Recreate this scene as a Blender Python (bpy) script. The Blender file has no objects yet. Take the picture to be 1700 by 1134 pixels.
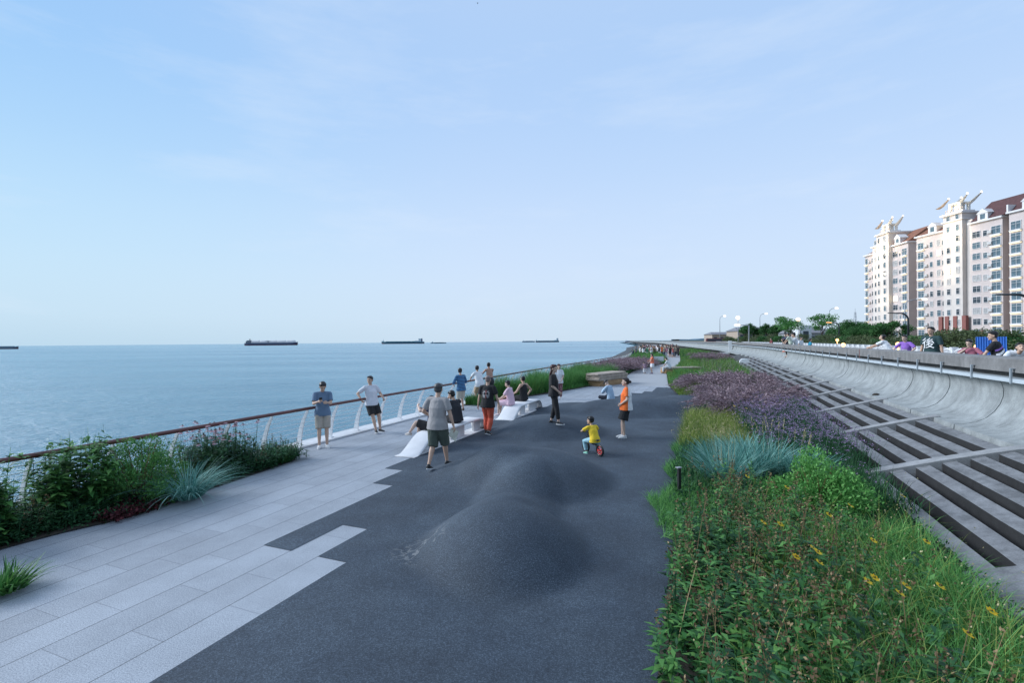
import bpy, bmesh, math, random
import numpy as np
from mathutils import Vector, Matrix, Quaternion, noise as mnoise

# ------------------------------------------------------------------ camera, world, sun, exposure
SC = bpy.context.scene
COL = SC.collection
CAM_H = 2.75
ROLL = 0.0087
cam_d = bpy.data.cameras.new("camera")
cam = bpy.data.objects.new("camera", cam_d)
COL.objects.link(cam)
cam_d.sensor_width = 36.0
cam_d.lens = 17.0
cam_d.clip_start = 0.1
cam_d.clip_end = 60000
cam.location = (0, 0, CAM_H)
cam.rotation_euler = (math.radians(90), 0, 0)
cam.matrix_world = (Matrix.Translation((0, 0, CAM_H)) @ Matrix.Rotation(math.radians(90), 4, 'X') @ Matrix.Rotation(-ROLL, 4, 'Z'))
SC.camera = cam
SC.render.resolution_x = 1024
SC.render.resolution_y = 684

W = bpy.data.worlds.new("World")
SC.world = W
W.use_nodes = True
wn, wl = W.node_tree.nodes, W.node_tree.links
wn.clear()
w_out = wn.new('ShaderNodeOutputWorld')
w_bg = wn.new('ShaderNodeBackground')
w_tc = wn.new('ShaderNodeTexCoord')
w_nm = wn.new('ShaderNodeVectorMath'); w_nm.operation = 'NORMALIZE'
w_sp = wn.new('ShaderNodeSeparateXYZ')
wl.new(w_tc.outputs['Generated'], w_nm.inputs[0])
wl.new(w_nm.outputs[0], w_sp.inputs[0])

def w_ramp(stops):
    r = wn.new('ShaderNodeValToRGB')
    r.color_ramp.interpolation = 'B_SPLINE'
    el = r.color_ramp.elements
    while len(el) < len(stops):
        el.new(0.5)
    for e, (p, c) in zip(el, stops):
        e.position = p
        e.color = (*c, 1)
    wl.new(w_sp.outputs['Z'], r.inputs[0])
    return r

SKY_L = [(0.0, (0.47, 0.65, 0.79)), (0.05, (0.56, 0.73, 0.86)), (0.16, (0.53, 0.75, 0.92)), (0.32, (0.39, 0.64, 0.92)), (0.52, (0.25, 0.50, 0.88)), (0.72, (0.46, 0.62, 0.85))]
SKY_R = [(0.0, (0.56, 0.69, 0.82)), (0.05, (0.60, 0.73, 0.87)), (0.16, (0.60, 0.735, 0.93)), (0.32, (0.49, 0.66, 0.92)), (0.52, (0.375, 0.57, 0.88)), (0.72, (0.48, 0.62, 0.85))]  # top stop of both ramps, overhead out of view, brightened to add light
ra, rb = w_ramp(SKY_L), w_ramp(SKY_R)
w_az = wn.new('ShaderNodeMapRange')
w_az.inputs['From Min'].default_value = -0.85
w_az.inputs['From Max'].default_value = 0.02
w_az.interpolation_type = 'SMOOTHSTEP'
wl.new(w_sp.outputs['X'], w_az.inputs['Value'])
w_mix = wn.new('ShaderNodeMixRGB')
wl.new(w_az.outputs[0], w_mix.inputs[0])
wl.new(ra.outputs[0], w_mix.inputs[1])
wl.new(rb.outputs[0], w_mix.inputs[2])
# thin cirrus veils
w_mp = wn.new('ShaderNodeMapping')
w_mp.inputs['Scale'].default_value = (1.3, 1.3, 6.0)
w_mp.inputs['Rotation'].default_value = (0.0, math.radians(-14), 0.2)
wl.new(w_nm.outputs[0], w_mp.inputs[0])
w_no = wn.new('ShaderNodeTexNoise')
w_no.inputs['Scale'].default_value = 1.7
w_no.inputs['Detail'].default_value = 7
w_no.inputs['Roughness'].default_value = 0.62
wl.new(w_mp.outputs[0], w_no.inputs['Vector'])
w_cr = wn.new('ShaderNodeMapRange')
w_cr.inputs['From Min'].default_value = 0.54
w_cr.inputs['From Max'].default_value = 0.78
w_cr.inputs['To Max'].default_value = 0.32
wl.new(w_no.outputs['Fac'], w_cr.inputs['Value'])
w_cl = wn.new('ShaderNodeMixRGB')
w_cl.inputs[2].default_value = (0.72, 0.81, 0.93, 1)
wl.new(w_cr.outputs[0], w_cl.inputs[0])
wl.new(w_mix.outputs[0], w_cl.inputs[1])
# the half of the sky behind the camera is already dimmer
w_bk = wn.new('ShaderNodeMapRange')
w_bk.inputs['From Min'].default_value = 0.15
w_bk.inputs['From Max'].default_value = -0.7
w_bk.inputs['To Min'].default_value = 1.0
w_bk.inputs['To Max'].default_value = 0.75
wl.new(w_sp.outputs['Y'], w_bk.inputs['Value'])
w_mul = wn.new('ShaderNodeVectorMath'); w_mul.operation = 'SCALE'
wl.new(w_cl.outputs[0], w_mul.inputs[0])
wl.new(w_bk.outputs[0], w_mul.inputs['Scale'])
wl.new(w_mul.outputs[0], w_bg.inputs['Color'])
w_bg.inputs['Strength'].default_value = 0.92
wl.new(w_bg.outputs[0], w_out.inputs[0])

sun_d = bpy.data.lights.new("sun", 'SUN')
sun_d.energy = 3.1
sun_d.angle = math.radians(30)
sun_d.color = (0.90, 0.94, 1.0)
sun = bpy.data.objects.new("sun", sun_d)
COL.objects.link(sun)
_d = Vector((0.88, -0.20, -0.50))          # light travels this way: from the sea side, high
sun.rotation_euler = _d.to_track_quat('-Z', 'Y').to_euler()

SC.view_settings.view_transform = 'Standard'
SC.view_settings.look = 'None'
SC.view_settings.exposure = 0.22
SC.view_settings.gamma = 1.0

# ------------------------------------------------------------------ frame of the promenade: s across (sea -, wall +), t along
ANG = math.radians(22.3)
CA, SA = math.cos(ANG), math.sin(ANG)
def P(s, t, z=0.0):
    return Vector((s * CA + t * SA, -s * SA + t * CA, z))
def ST(x, y):
    return x * CA - y * SA, x * SA + y * CA
F_PX = 17.0 / 36.0 * 1700
def G(px, py, z=0.0):
    """point of the plane at height z that the photograph shows at this pixel"""
    dx, dy = px - 850.0, py - 567.3
    u = (dx * math.cos(ROLL) - dy * math.sin(ROLL)) / F_PX
    w = -(dy * math.cos(ROLL) + dx * math.sin(ROLL)) / F_PX
    D = (z - CAM_H) / w
    return Vector((u * D, D, z))
def AT(px, py, D):
    dx, dy = px - 850.0, py - 567.3
    u = (dx * math.cos(ROLL) - dy * math.sin(ROLL)) / F_PX
    w = -(dy * math.cos(ROLL) + dx * math.sin(ROLL)) / F_PX
    return Vector((u * D, D, CAM_H + w * D))
def interp(t, pts):
    if t <= pts[0][0]: return pts[0][1]
    for (a, va), (b, vb) in zip(pts, pts[1:]):
        if t <= b:
            k = (t - a) / (b - a)
            return va + (vb - va) * k
    return pts[-1][1]
def smooth_interp(t, pts):
    return (interp(t - 3, pts) + interp(t, pts) * 2 + interp(t + 3, pts)) / 4

# ------------------------------------------------------------------ materials
MATS = {}
def new_mat(name):
    m = bpy.data.materials.new(name)
    m.use_nodes = True
    n = m.node_tree.nodes
    b = n['Principled BSDF']
    return m, n, m.node_tree.links, b
def noise_node(n, l, scale, detail=6, rough=0.6, coord='Object', mapping=None):
    tc = n.new('ShaderNodeTexCoord')
    no = n.new('ShaderNodeTexNoise')
    no.inputs['Scale'].default_value = scale
    no.inputs['Detail'].default_value = detail
    no.inputs['Roughness'].default_value = rough
    if mapping:
        mp = n.new('ShaderNodeMapping')
        mp.inputs['Scale'].default_value = mapping
        l.new(tc.outputs[coord], mp.inputs[0]); l.new(mp.outputs[0], no.inputs['Vector'])
    else:
        l.new(tc.outputs[coord], no.inputs['Vector'])
    return no
def ramp_node(n, l, src, stops):
    r = n.new('ShaderNodeValToRGB')
    el = r.color_ramp.elements
    while len(el) < len(stops): el.new(0.5)
    for e, (p, c) in zip(el, stops):
        e.position = p; e.color = (*c, 1)
    l.new(src, r.inputs[0])
    return r
def plain(name, c, rough=0.6, var=0.12, scale=6.0, metal=0.0, bump=0.0, bscale=60.0, spec=0.5):
    """base colour with a little procedural variation"""
    key = name
    if key in MATS: return MATS[key]
    m, n, l, b = new_mat(name)
    no = noise_node(n, l, scale)
    c0 = tuple(max(0, x * (1 - var)) for x in c); c1 = tuple(min(1, x * (1 + var)) for x in c)
    r = ramp_node(n, l, no.outputs['Fac'], [(0.3, c0), (0.7, c1)])
    l.new(r.outputs[0], b.inputs['Base Color'])
    b.inputs['Roughness'].default_value = rough
    b.inputs['Metallic'].default_value = metal
    b.inputs['Specular IOR Level'].default_value = spec
    if bump:
        n2 = noise_node(n, l, bscale, 4)
        bp = n.new('ShaderNodeBump'); bp.inputs['Strength'].default_value = bump; bp.inputs['Distance'].default_value = 0.01
        l.new(n2.outputs['Fac'], bp.inputs['Height']); l.new(bp.outputs[0], b.inputs['Normal'])
    MATS[key] = m
    return m
def emit(name, c, s):
    if name in MATS: return MATS[name]
    m, n, l, b = new_mat(name)
    b.inputs['Base Color'].default_value = (*c, 1)
    b.inputs['Emission Color'].default_value = (*c, 1)
    b.inputs['Emission Strength'].default_value = s
    MATS[name] = m
    return m
def leafmat(name, stops, rough=0.55, trans=0.25):
    """foliage: colour from the per-leaf 'tint' attribute"""
    if name in MATS: return MATS[name]
    m, n, l, b = new_mat(name)
    at = n.new('ShaderNodeAttribute'); at.attribute_name = 'tint'
    r = ramp_node(n, l, at.outputs['Fac'], stops)
    l.new(r.outputs[0], b.inputs['Base Color'])
    b.inputs['Roughness'].default_value = rough
    b.inputs['Specular IOR Level'].default_value = 0.25
    tr = n.new('ShaderNodeBsdfTranslucent')
    l.new(r.outputs[0], tr.inputs['Color'])
    mx = n.new('ShaderNodeMixShader'); mx.inputs[0].default_value = trans
    out = n['Material Output']
    l.new(b.outputs[0], mx.inputs[1]); l.new(tr.outputs[0], mx.inputs[2]); l.new(mx.outputs[0], out.inputs[0])
    MATS[name] = m
    return m

# ------------------------------------------------------------------ object helpers
def link(o, parent=None):
    COL.objects.link(o)
    if parent is not None: o.parent = parent
    return o
def tag(o, label=None, cat=None, group=None, kind=None):
    if label: o['label'] = label
    if cat: o['category'] = cat
    if group: o['group'] = group
    if kind: o['kind'] = kind
    return o
def empty(name, loc, label, cat, group=None, rz=0.0):
    o = bpy.data.objects.new(name, None)
    o.empty_display_size = 0.2
    o.location = loc; o.rotation_euler = (0, 0, rz)
    COL.objects.link(o)
    return tag(o, label, cat, group)
def copy_tree(o, parent=None):
    c = o.copy(); COL.objects.link(c)
    if parent is not None: c.parent = parent
    for ch in o.children: copy_tree(ch, c)
    return c

class MB:
    """collects shapes and links them as one mesh object"""
    def __init__(self):
        self.v = []; self.f = []; self.mi = []; self.m = 0
    def add(self, vs, fs):
        o = len(self.v)
        self.v.extend([tuple(x) for x in vs])
        self.f.extend([tuple(i + o for i in q) for q in fs])
        self.mi.extend([self.m] * len(fs))
        return self
    def box(self, c, d, rz=0.0, taper=1.0):
        x, y, z = d[0] / 2, d[1] / 2, d[2] / 2
        vs = [(sx * x * (taper if sz > 0 else 1), sy * y * (taper if sz > 0 else 1), sz * z) for sz in (-1, 1) for sy in (-1, 1) for sx in (-1, 1)]
        R = Matrix.Rotation(rz, 3, 'Z'); c = Vector(c)
        vs = [R @ Vector(v) + c for v in vs]
        return self.add(vs, [(0, 2, 3, 1), (4, 5, 7, 6), (0, 1, 5, 4), (2, 6, 7, 3), (0, 4, 6, 2), (1, 3, 7, 5)])
    def hexa(self, p):      # p: 4 bottom points, 4 top points
        return self.add(p, [(3, 2, 1, 0), (4, 5, 6, 7), (0, 1, 5, 4), (1, 2, 6, 5), (2, 3, 7, 6), (3, 0, 4, 7)])
    def tube(self, pts, radii, n=10, cap=True, side=None):
        """tapered tube; radii: numbers or (rx, ry) with rx along 'side'"""
        pts = [Vector(p) for p in pts]
        if not isinstance(radii, (list, tuple)): radii = [radii] * len(pts)
        o = len(self.v); L = len(pts)
        prev = None
        for i, p in enumerate(pts):
            d = (pts[min(i + 1, L - 1)] - pts[max(i - 1, 0)])
            if d.length < 1e-9: d = Vector((0, 0, 1))
            d.normalize()
            if side is not None: s = Vector(side)
            elif prev is not None: s = prev
            else: s = Vector((1, 0, 0)) if abs(d.x) < 0.8 else Vector((0, 1, 0))
            s = (s - d * s.dot(d))
            if s.length < 1e-6: s = d.orthogonal()
            s.normalize(); prev = s
            w = d.cross(s)
            r = radii[i]
            rx, ry = (r if isinstance(r, (list, tuple)) else (r, r))
            for k in range(n):
                a = 2 * math.pi * k / n
                q = p + s * (rx * math.cos(a)) + w * (ry * math.sin(a))
                self.v.append(tuple(q))
        fs = []
        for i in range(L - 1):
            for k in range(n):
                k2 = (k + 1) % n
                fs.append((o + i * n + k, o + i * n + k2, o + (i + 1) * n + k2, o + (i + 1) * n + k))
        if cap:
            fs.append(tuple(o + k for k in reversed(range(n))))
            fs.append(tuple(o + (L - 1) * n + k for k in range(n)))
        self.f.extend(fs); self.mi.extend([self.m] * len(fs))
        return self
    def limb(self, pts, radii, side=None, n=14):
        """tube with round ends"""
        pts = [Vector(p) for p in pts]
        R = [r if isinstance(r, (list, tuple)) else (r, r) for r in radii]
        d0 = (pts[0] - pts[1]).normalized(); d1 = (pts[-1] - pts[-2]).normalized()
        P0, R0 = [], []
        for k in (1.0, 0.75, 0.4):
            m = min(R[0]); P0.append(pts[0] + d0 * m * k); q = math.sqrt(max(1 - k * k, 0.01)); R0.append((R[0][0] * q, R[0][1] * q))
        P1, R1 = [], []
        for k in (0.4, 0.75, 1.0):
            m = min(R[-1]); P1.append(pts[-1] + d1 * m * k); q = math.sqrt(max(1 - k * k, 0.01)); R1.append((R[-1][0] * q, R[-1][1] * q))
        return self.tube(P0 + pts + P1, R0 + R + R1, n, True, side)
    def ball(self, c, r, rot=None, nu=14, nv=9):
        c = Vector(c)
        rx, ry, rz = r if isinstance(r, (list, tuple)) else (r, r, r)
        vs = [Vector((0, 0, -rz))]
        for j in range(1, nv):
            a = -math.pi / 2 + math.pi * j / nv
            for i in range(nu):
                b = 2 * math.pi * i / nu
                vs.append(Vector((rx * math.cos(a) * math.cos(b), ry * math.cos(a) * math.sin(b), rz * math.sin(a))))
        vs.append(Vector((0, 0, rz)))
        if rot is not None: vs = [rot @ v for v in vs]
        vs = [v + c for v in vs]
        fs = []
        for i in range(nu):
            i2 = (i + 1) % nu
            fs.append((0, 1 + i2, 1 + i))
            for j in range(nv - 2):
                a = 1 + j * nu
                fs.append((a + i, a + i2, a + nu + i2, a + nu + i))
            a = 1 + (nv - 2) * nu
            fs.append((a + i, a + i2, len(vs) - 1))
        return self.add(vs, fs)
    def sweep(self, prof, path, closed=True):
        """prof: list of (ds, z); path: list of (s, t) -> ribbon/solid along the promenade"""
        o = len(self.v); n = len(prof)
        for (s, t) in path:
            for (a, z) in prof:
                self.v.append(tuple(P(s + a, t, z)))
        fs = []
        m = n if closed else n - 1
        for i in range(len(path) - 1):
            for k in range(m):
                k2 = (k + 1) % n
                fs.append((o + i * n + k, o + (i + 1) * n + k, o + (i + 1) * n + k2, o + i * n + k2))
        if closed:
            fs.append(tuple(o + k for k in range(n)))
            fs.append(tuple(o + (len(path) - 1) * n + k for k in reversed(range(n))))
        self.f.extend(fs); self.mi.extend([self.m] * len(fs))
        return self
    def mesh(self, name, mats, smooth=False):
        me = bpy.data.meshes.new(name)
        me.from_pydata(self.v, [], self.f)
        if not isinstance(mats, (list, tuple)): mats = [mats]
        for m in mats: me.materials.append(m)
        if len(mats) > 1: me.polygons.foreach_set('material_index', self.mi)
        if smooth: me.polygons.foreach_set('use_smooth', [True] * len(self.f))
        me.update()
        return me
    def build(self, name, mats, parent=None, smooth=False, loc=None, bevel=0.0, fix=True):
        me = self.mesh(name, mats, smooth)
        if fix:
            bm = bmesh.new(); bm.from_mesh(me)
            bmesh.ops.recalc_face_normals(bm, faces=bm.faces)
            bm.to_mesh(me); bm.free()
        o = bpy.data.objects.new(name, me)
        if loc is not None: o.location = loc
        link(o, parent)
        if bevel:
            b = o.modifiers.new('bevel', 'BEVEL'); b.width = bevel; b.segments = 2; b.limit_method = 'ANGLE'
        return o

def np_mesh(name, V, Q, mats, tint=None, mi=None, smooth=False):
    """V (n,3), Q (m,4) arrays -> mesh, fast"""
    V = np.ascontiguousarray(V, dtype=np.float32).reshape(-1, 3); Q = np.ascontiguousarray(Q, dtype=np.int32).reshape(-1, 4)
    me = bpy.data.meshes.new(name)
    me.vertices.add(len(V)); me.vertices.foreach_set('co', V.ravel())
    me.loops.add(Q.size); me.loops.foreach_set('vertex_index', Q.ravel())
    me.polygons.add(len(Q))
    me.polygons.foreach_set('loop_start', np.arange(0, Q.size, 4, dtype=np.int32))
    if not isinstance(mats, (list, tuple)): mats = [mats]
    for m in mats: me.materials.append(m)
    if mi is not None: me.polygons.foreach_set('material_index', np.ascontiguousarray(mi, dtype=np.int32))
    if smooth: me.polygons.foreach_set('use_smooth', np.ones(len(Q), dtype=bool))
    if tint is not None:
        a = me.attributes.new('tint', 'FLOAT', 'FACE')
        a.data.foreach_set('value', np.ascontiguousarray(tint, dtype=np.float32))
    me.update(calc_edges=True)
    return me
def np_obj(name, me, parent=None, loc=None, rz=0, sc=1.0):
    o = bpy.data.objects.new(name, me)
    if loc is not None: o.location = loc
    o.rotation_euler = (0, 0, rz)
    o.scale = (sc, sc, sc) if not isinstance(sc, (tuple, list)) else sc
    return link(o, parent)

# ------------------------------------------------------------------ setting materials
def mat_boards():
    m, n, l, b = new_mat('granite_boards')
    tc = n.new('ShaderNodeTexCoord')
    mp = n.new('ShaderNodeMapping'); mp.vector_type = 'POINT'
    mp.inputs['Rotation'].default_value = (0, 0, ANG)       # world -> (s, t)
    l.new(tc.outputs['Object'], mp.inputs[0])
    sp = n.new('ShaderNodeSeparateXYZ'); l.new(mp.outputs[0], sp.inputs[0])
    def mth(op, a, bb=None):
        x = n.new('ShaderNodeMath'); x.operation = op
        for i, q in enumerate((a, bb)):
            if q is None: continue
            if isinstance(q, (int, float)): x.inputs[i].default_value = q
            else: l.new(q, x.inputs[i])
        return x.outputs[0]
    si = mth('DIVIDE', mth('ADD', sp.outputs['X'], 4.23 + 46.7), 0.467)
    row = mth('FLOOR', si); fr = mth('FRACT', si)
    wn_ = n.new('ShaderNodeTexWhiteNoise'); wn_.noise_dimensions = '1D'; l.new(row, wn_.inputs['W'])
    ti = mth('DIVIDE', mth('ADD', sp.outputs['Y'], mth('MULTIPLY', wn_.outputs['Value'], 1.9)), 1.24)
    cell = mth('FLOOR', ti); ft = mth('FRACT', ti)
    cmb = n.new('ShaderNodeCombineXYZ'); l.new(row, cmb.inputs[0]); l.new(cell, cmb.inputs[1])
    w2 = n.new('ShaderNodeTexWhiteNoise'); w2.noise_dimensions = '2D'; l.new(cmb.outputs[0], w2.inputs['Vector'])
    j1 = mth('LESS_THAN', mth('ABSOLUTE', mth('SUBTRACT', fr, 0.5)), 0.4885)
    j2 = mth('LESS_THAN', mth('ABSOLUTE', mth('SUBTRACT', ft, 0.5)), 0.4965)
    no = noise_node(n, l, 85, 4, 0.9)
    no2 = noise_node(n, l, 1.3, 9, 0.72)
    r = ramp_node(n, l, no.outputs['Fac'], [(0.34, (0.13, 0.145, 0.17)), (0.5, (0.31, 0.34, 0.38)), (0.66, (0.56, 0.59, 0.63))])
    k = mth('ADD', mth('MULTIPLY', w2.outputs['Value'], 0.15), mth('ADD', 0.56, mth('MULTIPLY', no2.outputs['Fac'], 0.68)))
    jj = mth('MULTIPLY', mth('ADD', mth('MULTIPLY', j1, 0.70), 0.30), mth('ADD', mth('MULTIPLY', j2, 0.35), 0.65))
    k = mth('MULTIPLY', k, jj)
    vm = n.new('ShaderNodeVectorMath'); vm.operation = 'SCALE'
    l.new(r.outputs[0], vm.inputs[0]); l.new(k, vm.inputs['Scale'])
    l.new(vm.outputs[0], b.inputs['Base Color'])
    b.inputs['Roughness'].default_value = 0.75
    bp = n.new('ShaderNodeBump'); bp.inputs['Strength'].default_value = 0.35; bp.inputs['Distance'].default_value = 0.006
    l.new(j1, bp.inputs['Height']); l.new(bp.outputs[0], b.inputs['Normal'])
    return m
M_BOARD = mat_boards()
def mat_rubber():
    m, n, l, b = new_mat('rubber_crumb')
    no = noise_node(n, l, 70, 4, 0.9)
    no2 = noise_node(n, l, 1.3, 5, 0.6)
    r = ramp_node(n, l, no.outputs['Fac'], [(0.34, (0.009, 0.015, 0.023)), (0.52, (0.036, 0.054, 0.076)), (0.68, (0.12, 0.16, 0.205))])
    r2 = ramp_node(n, l, no2.outputs['Fac'], [(0.3, (0.82, 0.84, 0.88)), (0.7, (1.12, 1.08, 1.05))])
    mx = n.new('ShaderNodeMixRGB'); mx.blend_type = 'MULTIPLY'; mx.inputs[0].default_value = 1
    l.new(r.outputs[0], mx.inputs[1]); l.new(r2.outputs[0], mx.inputs[2])
    # chalky scuffs worn into the surface beside the first mound, and faint dusty patches
    tc = n.new('ShaderNodeTexCoord'); ds = n.new('ShaderNodeVectorMath'); ds.operation = 'DISTANCE'; ds.inputs[1].default_value = (-1.18, 6.35, 0.0)
    l.new(tc.outputs['Object'], ds.inputs[0])
    mr = n.new('ShaderNodeMapRange'); mr.inputs['From Min'].default_value = 0.50; mr.inputs['From Max'].default_value = 0.18; l.new(ds.outputs['Value'], mr.inputs['Value'])
    n4 = noise_node(n, l, 3.2, 5, 0.55)
    r4 = ramp_node(n, l, n4.outputs['Fac'], [(0.47, (0, 0, 0)), (0.50, (1, 1, 1)), (0.53, (0, 0, 0))])
    mm = n.new('ShaderNodeMath'); mm.operation = 'MULTIPLY'; l.new(mr.outputs[0], mm.inputs[0]); l.new(r4.outputs[0], mm.inputs[1])
    mm2 = n.new('ShaderNodeMath'); mm2.operation = 'MULTIPLY'; mm2.inputs[1].default_value = 0.55; l.new(mm.outputs[0], mm2.inputs[0])
    m5 = n.new('ShaderNodeMixRGB'); m5.inputs[2].default_value = (0.30, 0.31, 0.31, 1); l.new(mm2.outputs[0], m5.inputs[0]); l.new(mx.outputs[0], m5.inputs[1])
    n6 = noise_node(n, l, 0.55, 9, 0.72)
    r6 = ramp_node(n, l, n6.outputs['Fac'], [(0.33, (0.68, 0.68, 0.70)), (0.5, (1.0, 1.0, 1.0)), (0.68, (1.45, 1.42, 1.38))])
    m6 = n.new('ShaderNodeMixRGB'); m6.blend_type = 'MULTIPLY'; m6.inputs[0].default_value = 1; l.new(m5.outputs[0], m6.inputs[1]); l.new(r6.outputs[0], m6.inputs[2])
    l.new(m6.outputs[0], b.inputs['Base Color'])
    b.inputs['Roughness'].default_value = 0.8
    bp = n.new('ShaderNodeBump'); bp.inputs['Strength'].default_value = 0.5; bp.inputs['Distance'].default_value = 0.004
    l.new(no.outputs['Fac'], bp.inputs['Height']); l.new(bp.outputs[0], b.inputs['Normal'])
    return m
M_RUBBER = mat_rubber()
def mat_sea():
    m, n, l, b = new_mat('sea_water')
    tc = n.new('ShaderNodeTexCoord')
    def wv(scale, sx, rot):
        mp = n.new('ShaderNodeMapping'); mp.inputs['Scale'].default_value = (sx, 1, 1); mp.inputs['Rotation'].default_value = (0, 0, rot)
        l.new(tc.outputs['Object'], mp.inputs[0])
        no = n.new('ShaderNodeTexNoise'); no.inputs['Scale'].default_value = scale; no.inputs['Detail'].default_value = 7; no.inputs['Roughness'].default_value = 0.68
        l.new(mp.outputs[0], no.inputs['Vector'])
        return no
    a = wv(0.55, 0.45, 0.15); c = wv(0.045, 0.5, -0.2); e = wv(0.012, 0.22, 0.1)
    ad = n.new('ShaderNodeMath'); ad.operation = 'ADD'
    ml = n.new('ShaderNodeMath'); ml.operation = 'MULTIPLY'; ml.inputs[1].default_value = 4.0
    l.new(c.outputs['Fac'], ml.inputs[0]); l.new(a.outputs['Fac'], ad.inputs[0]); l.new(ml.outputs[0], ad.inputs[1])
    bp = n.new('ShaderNodeBump'); bp.inputs['Strength'].default_value = 0.85; bp.inputs['Distance'].default_value = 0.55
    g_ = wv(2.6, 0.5, 0.3)
    m7 = n.new('ShaderNodeMath'); m7.operation = 'MULTIPLY'; m7.inputs[1].default_value = 0.35; l.new(g_.outputs['Fac'], m7.inputs[0])
    ad2 = n.new('ShaderNodeMath'); ad2.operation = 'ADD'; l.new(ad.outputs[0], ad2.inputs[0]); l.new(m7.outputs[0], ad2.inputs[1])
    l.new(ad2.outputs[0], bp.inputs['Height']); l.new(bp.outputs[0], b.inputs['Normal'])
    r = ramp_node(n, l, e.outputs['Fac'], [(0.36, (0.06, 0.205, 0.295)), (0.5, (0.105, 0.275, 0.365)), (0.62, (0.18, 0.37, 0.45))])
    l.new(r.outputs[0], b.inputs['Base Color'])
    b.inputs['Roughness'].default_value = 0.22
    b.inputs['IOR'].default_value = 1.33
    return m
M_SEA = mat_sea()
def mat_concrete(name, c, dark=0.45, stretch=(1, 1, 1), streak=True, wet=None, scale=2.5):
    m, n, l, b = new_mat(name)
    n1 = noise_node(n, l, scale, 8, 0.7)
    n2 = noise_node(n, l, 60, 4, 0.8)
    c0 = tuple(x * dark for x in c)
    r = ramp_node(n, l, n1.outputs['Fac'], [(0.28, c0), (0.48, tuple(x * 0.85 for x in c)), (0.72, tuple(min(1, x * 1.2) for x in c))])
    r2 = ramp_node(n, l, n2.outputs['Fac'], [(0.3, (0.7, 0.7, 0.7)), (0.7, (1.15, 1.15, 1.15))])
    mx = n.new('ShaderNodeMixRGB'); mx.blend_type = 'MULTIPLY'; mx.inputs[0].default_value = 1
    l.new(r.outputs[0], mx.inputs[1]); l.new(r2.outputs[0], mx.inputs[2])
    last = mx
    if streak:
        tc = n.new('ShaderNodeTexCoord')
        mp0 = n.new('ShaderNodeMapping'); mp0.inputs['Rotation'].default_value = (0, 0, ANG)
        mp = n.new('ShaderNodeMapping'); mp.inputs['Scale'].default_value = stretch
        l.new(tc.outputs['Object'], mp0.inputs[0]); l.new(mp0.outputs[0], mp.inputs[0])
        n3 = n.new('ShaderNodeTexNoise'); n3.inputs['Scale'].default_value = 1.0; n3.inputs['Detail'].default_value = 8; n3.inputs['Roughness'].default_value = 0.65
        l.new(mp.outputs[0], n3.inputs['Vector'])
        r3 = ramp_node(n, l, n3.outputs['Fac'], [(0.30, (0.42, 0.43, 0.43)), (0.46, (0.95, 0.95, 0.95)), (0.7, (1.15, 1.15, 1.15))])
        m2 = n.new('ShaderNodeMixRGB'); m2.blend_type = 'MULTIPLY'; m2.inputs[0].default_value = 0.6
        l.new(mx.outputs[0], m2.inputs[1]); l.new(r3.outputs[0], m2.inputs[2])
        last = m2
    l.new(last.outputs[0], b.inputs['Base Color'])
    b.inputs['Roughness'].default_value = 0.85
    bp = n.new('ShaderNodeBump'); bp.inputs['Strength'].default_value = 0.6; bp.inputs['Distance'].default_value = 0.01
    l.new(n2.outputs['Fac'], bp.inputs['Height']); l.new(bp.outputs[0], b.inputs['Normal'])
    return m
M_WALL = mat_concrete('wave_wall_concrete', (0.36, 0.385, 0.385), 0.6, (0.55, 3.2, 0.5))
M_PARA = mat_concrete('parapet_concrete', (0.245, 0.24, 0.235), 0.65, (1.0, 5.0, 0.7))
M_BEAM = mat_concrete('beam_concrete', (0.23, 0.235, 0.245), 0.5, (3.0, 1.0, 1.0), scale=5)
M_CROSS = mat_concrete('crossbar_concrete', (0.36, 0.365, 0.37), 0.7, streak=False, scale=4)
M_BSIDE = mat_concrete('shaded_beam_side', (0.026, 0.026, 0.027), 0.6, (1.0, 3.0, 1.0), scale=5)  # shade of the gaps painted into the beam sides as near-black concrete
M_SOIL = plain('dark_soil', (0.045, 0.034, 0.027), 0.95, 0.5, 9, bump=0.6, bscale=30)
M_BED = plain('bed_soil', (0.05, 0.042, 0.032), 0.95, 0.5, 9, bump=0.6, bscale=30)
M_WHITE = plain('white_paint', (0.78, 0.79, 0.80), 0.4, 0.05, 3)
M_PATH = plain('path_concrete', (0.36, 0.37, 0.385), 0.85, 0.16, 14, bump=0.2)
M_CURB = plain('pale_curb_stone', (0.62, 0.63, 0.645), 0.7, 0.08, 5)

# ------------------------------------------------------------------ setting geometry
WALLS = [(0, 0.0), (28, 0.0), (60, -0.5), (104, -3.6), (182, -15.0), (300, -30), (600, -75), (1500, -240)]
SHORE = [(-40, -10.45), (30, -10.45), (45, -10.0), (60, -10.1), (75, -11.6), (92, -14.5), (130, -17.0), (182, -24), (300, -38), (600, -85), (1500, -260)]
def WO(t): return smooth_interp(t, WALLS)
def SH(t): return smooth_interp(t, SHORE)
def trange(a, b, step, grow=1.0):
    out = [a]; d = step
    while out[-1] < b - 1e-6:
        out.append(min(out[-1] + d, b)); d *= grow
    return out

# sea
mb = MB()
mb.add([(-30000, -30000, -3.2), (30000, -30000, -3.2), (30000, 30000, -3.2), (-30000, 30000, -3.2)], [(0, 1, 2, 3)])
tag(mb.build('water', M_SEA), kind='structure')
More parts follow.
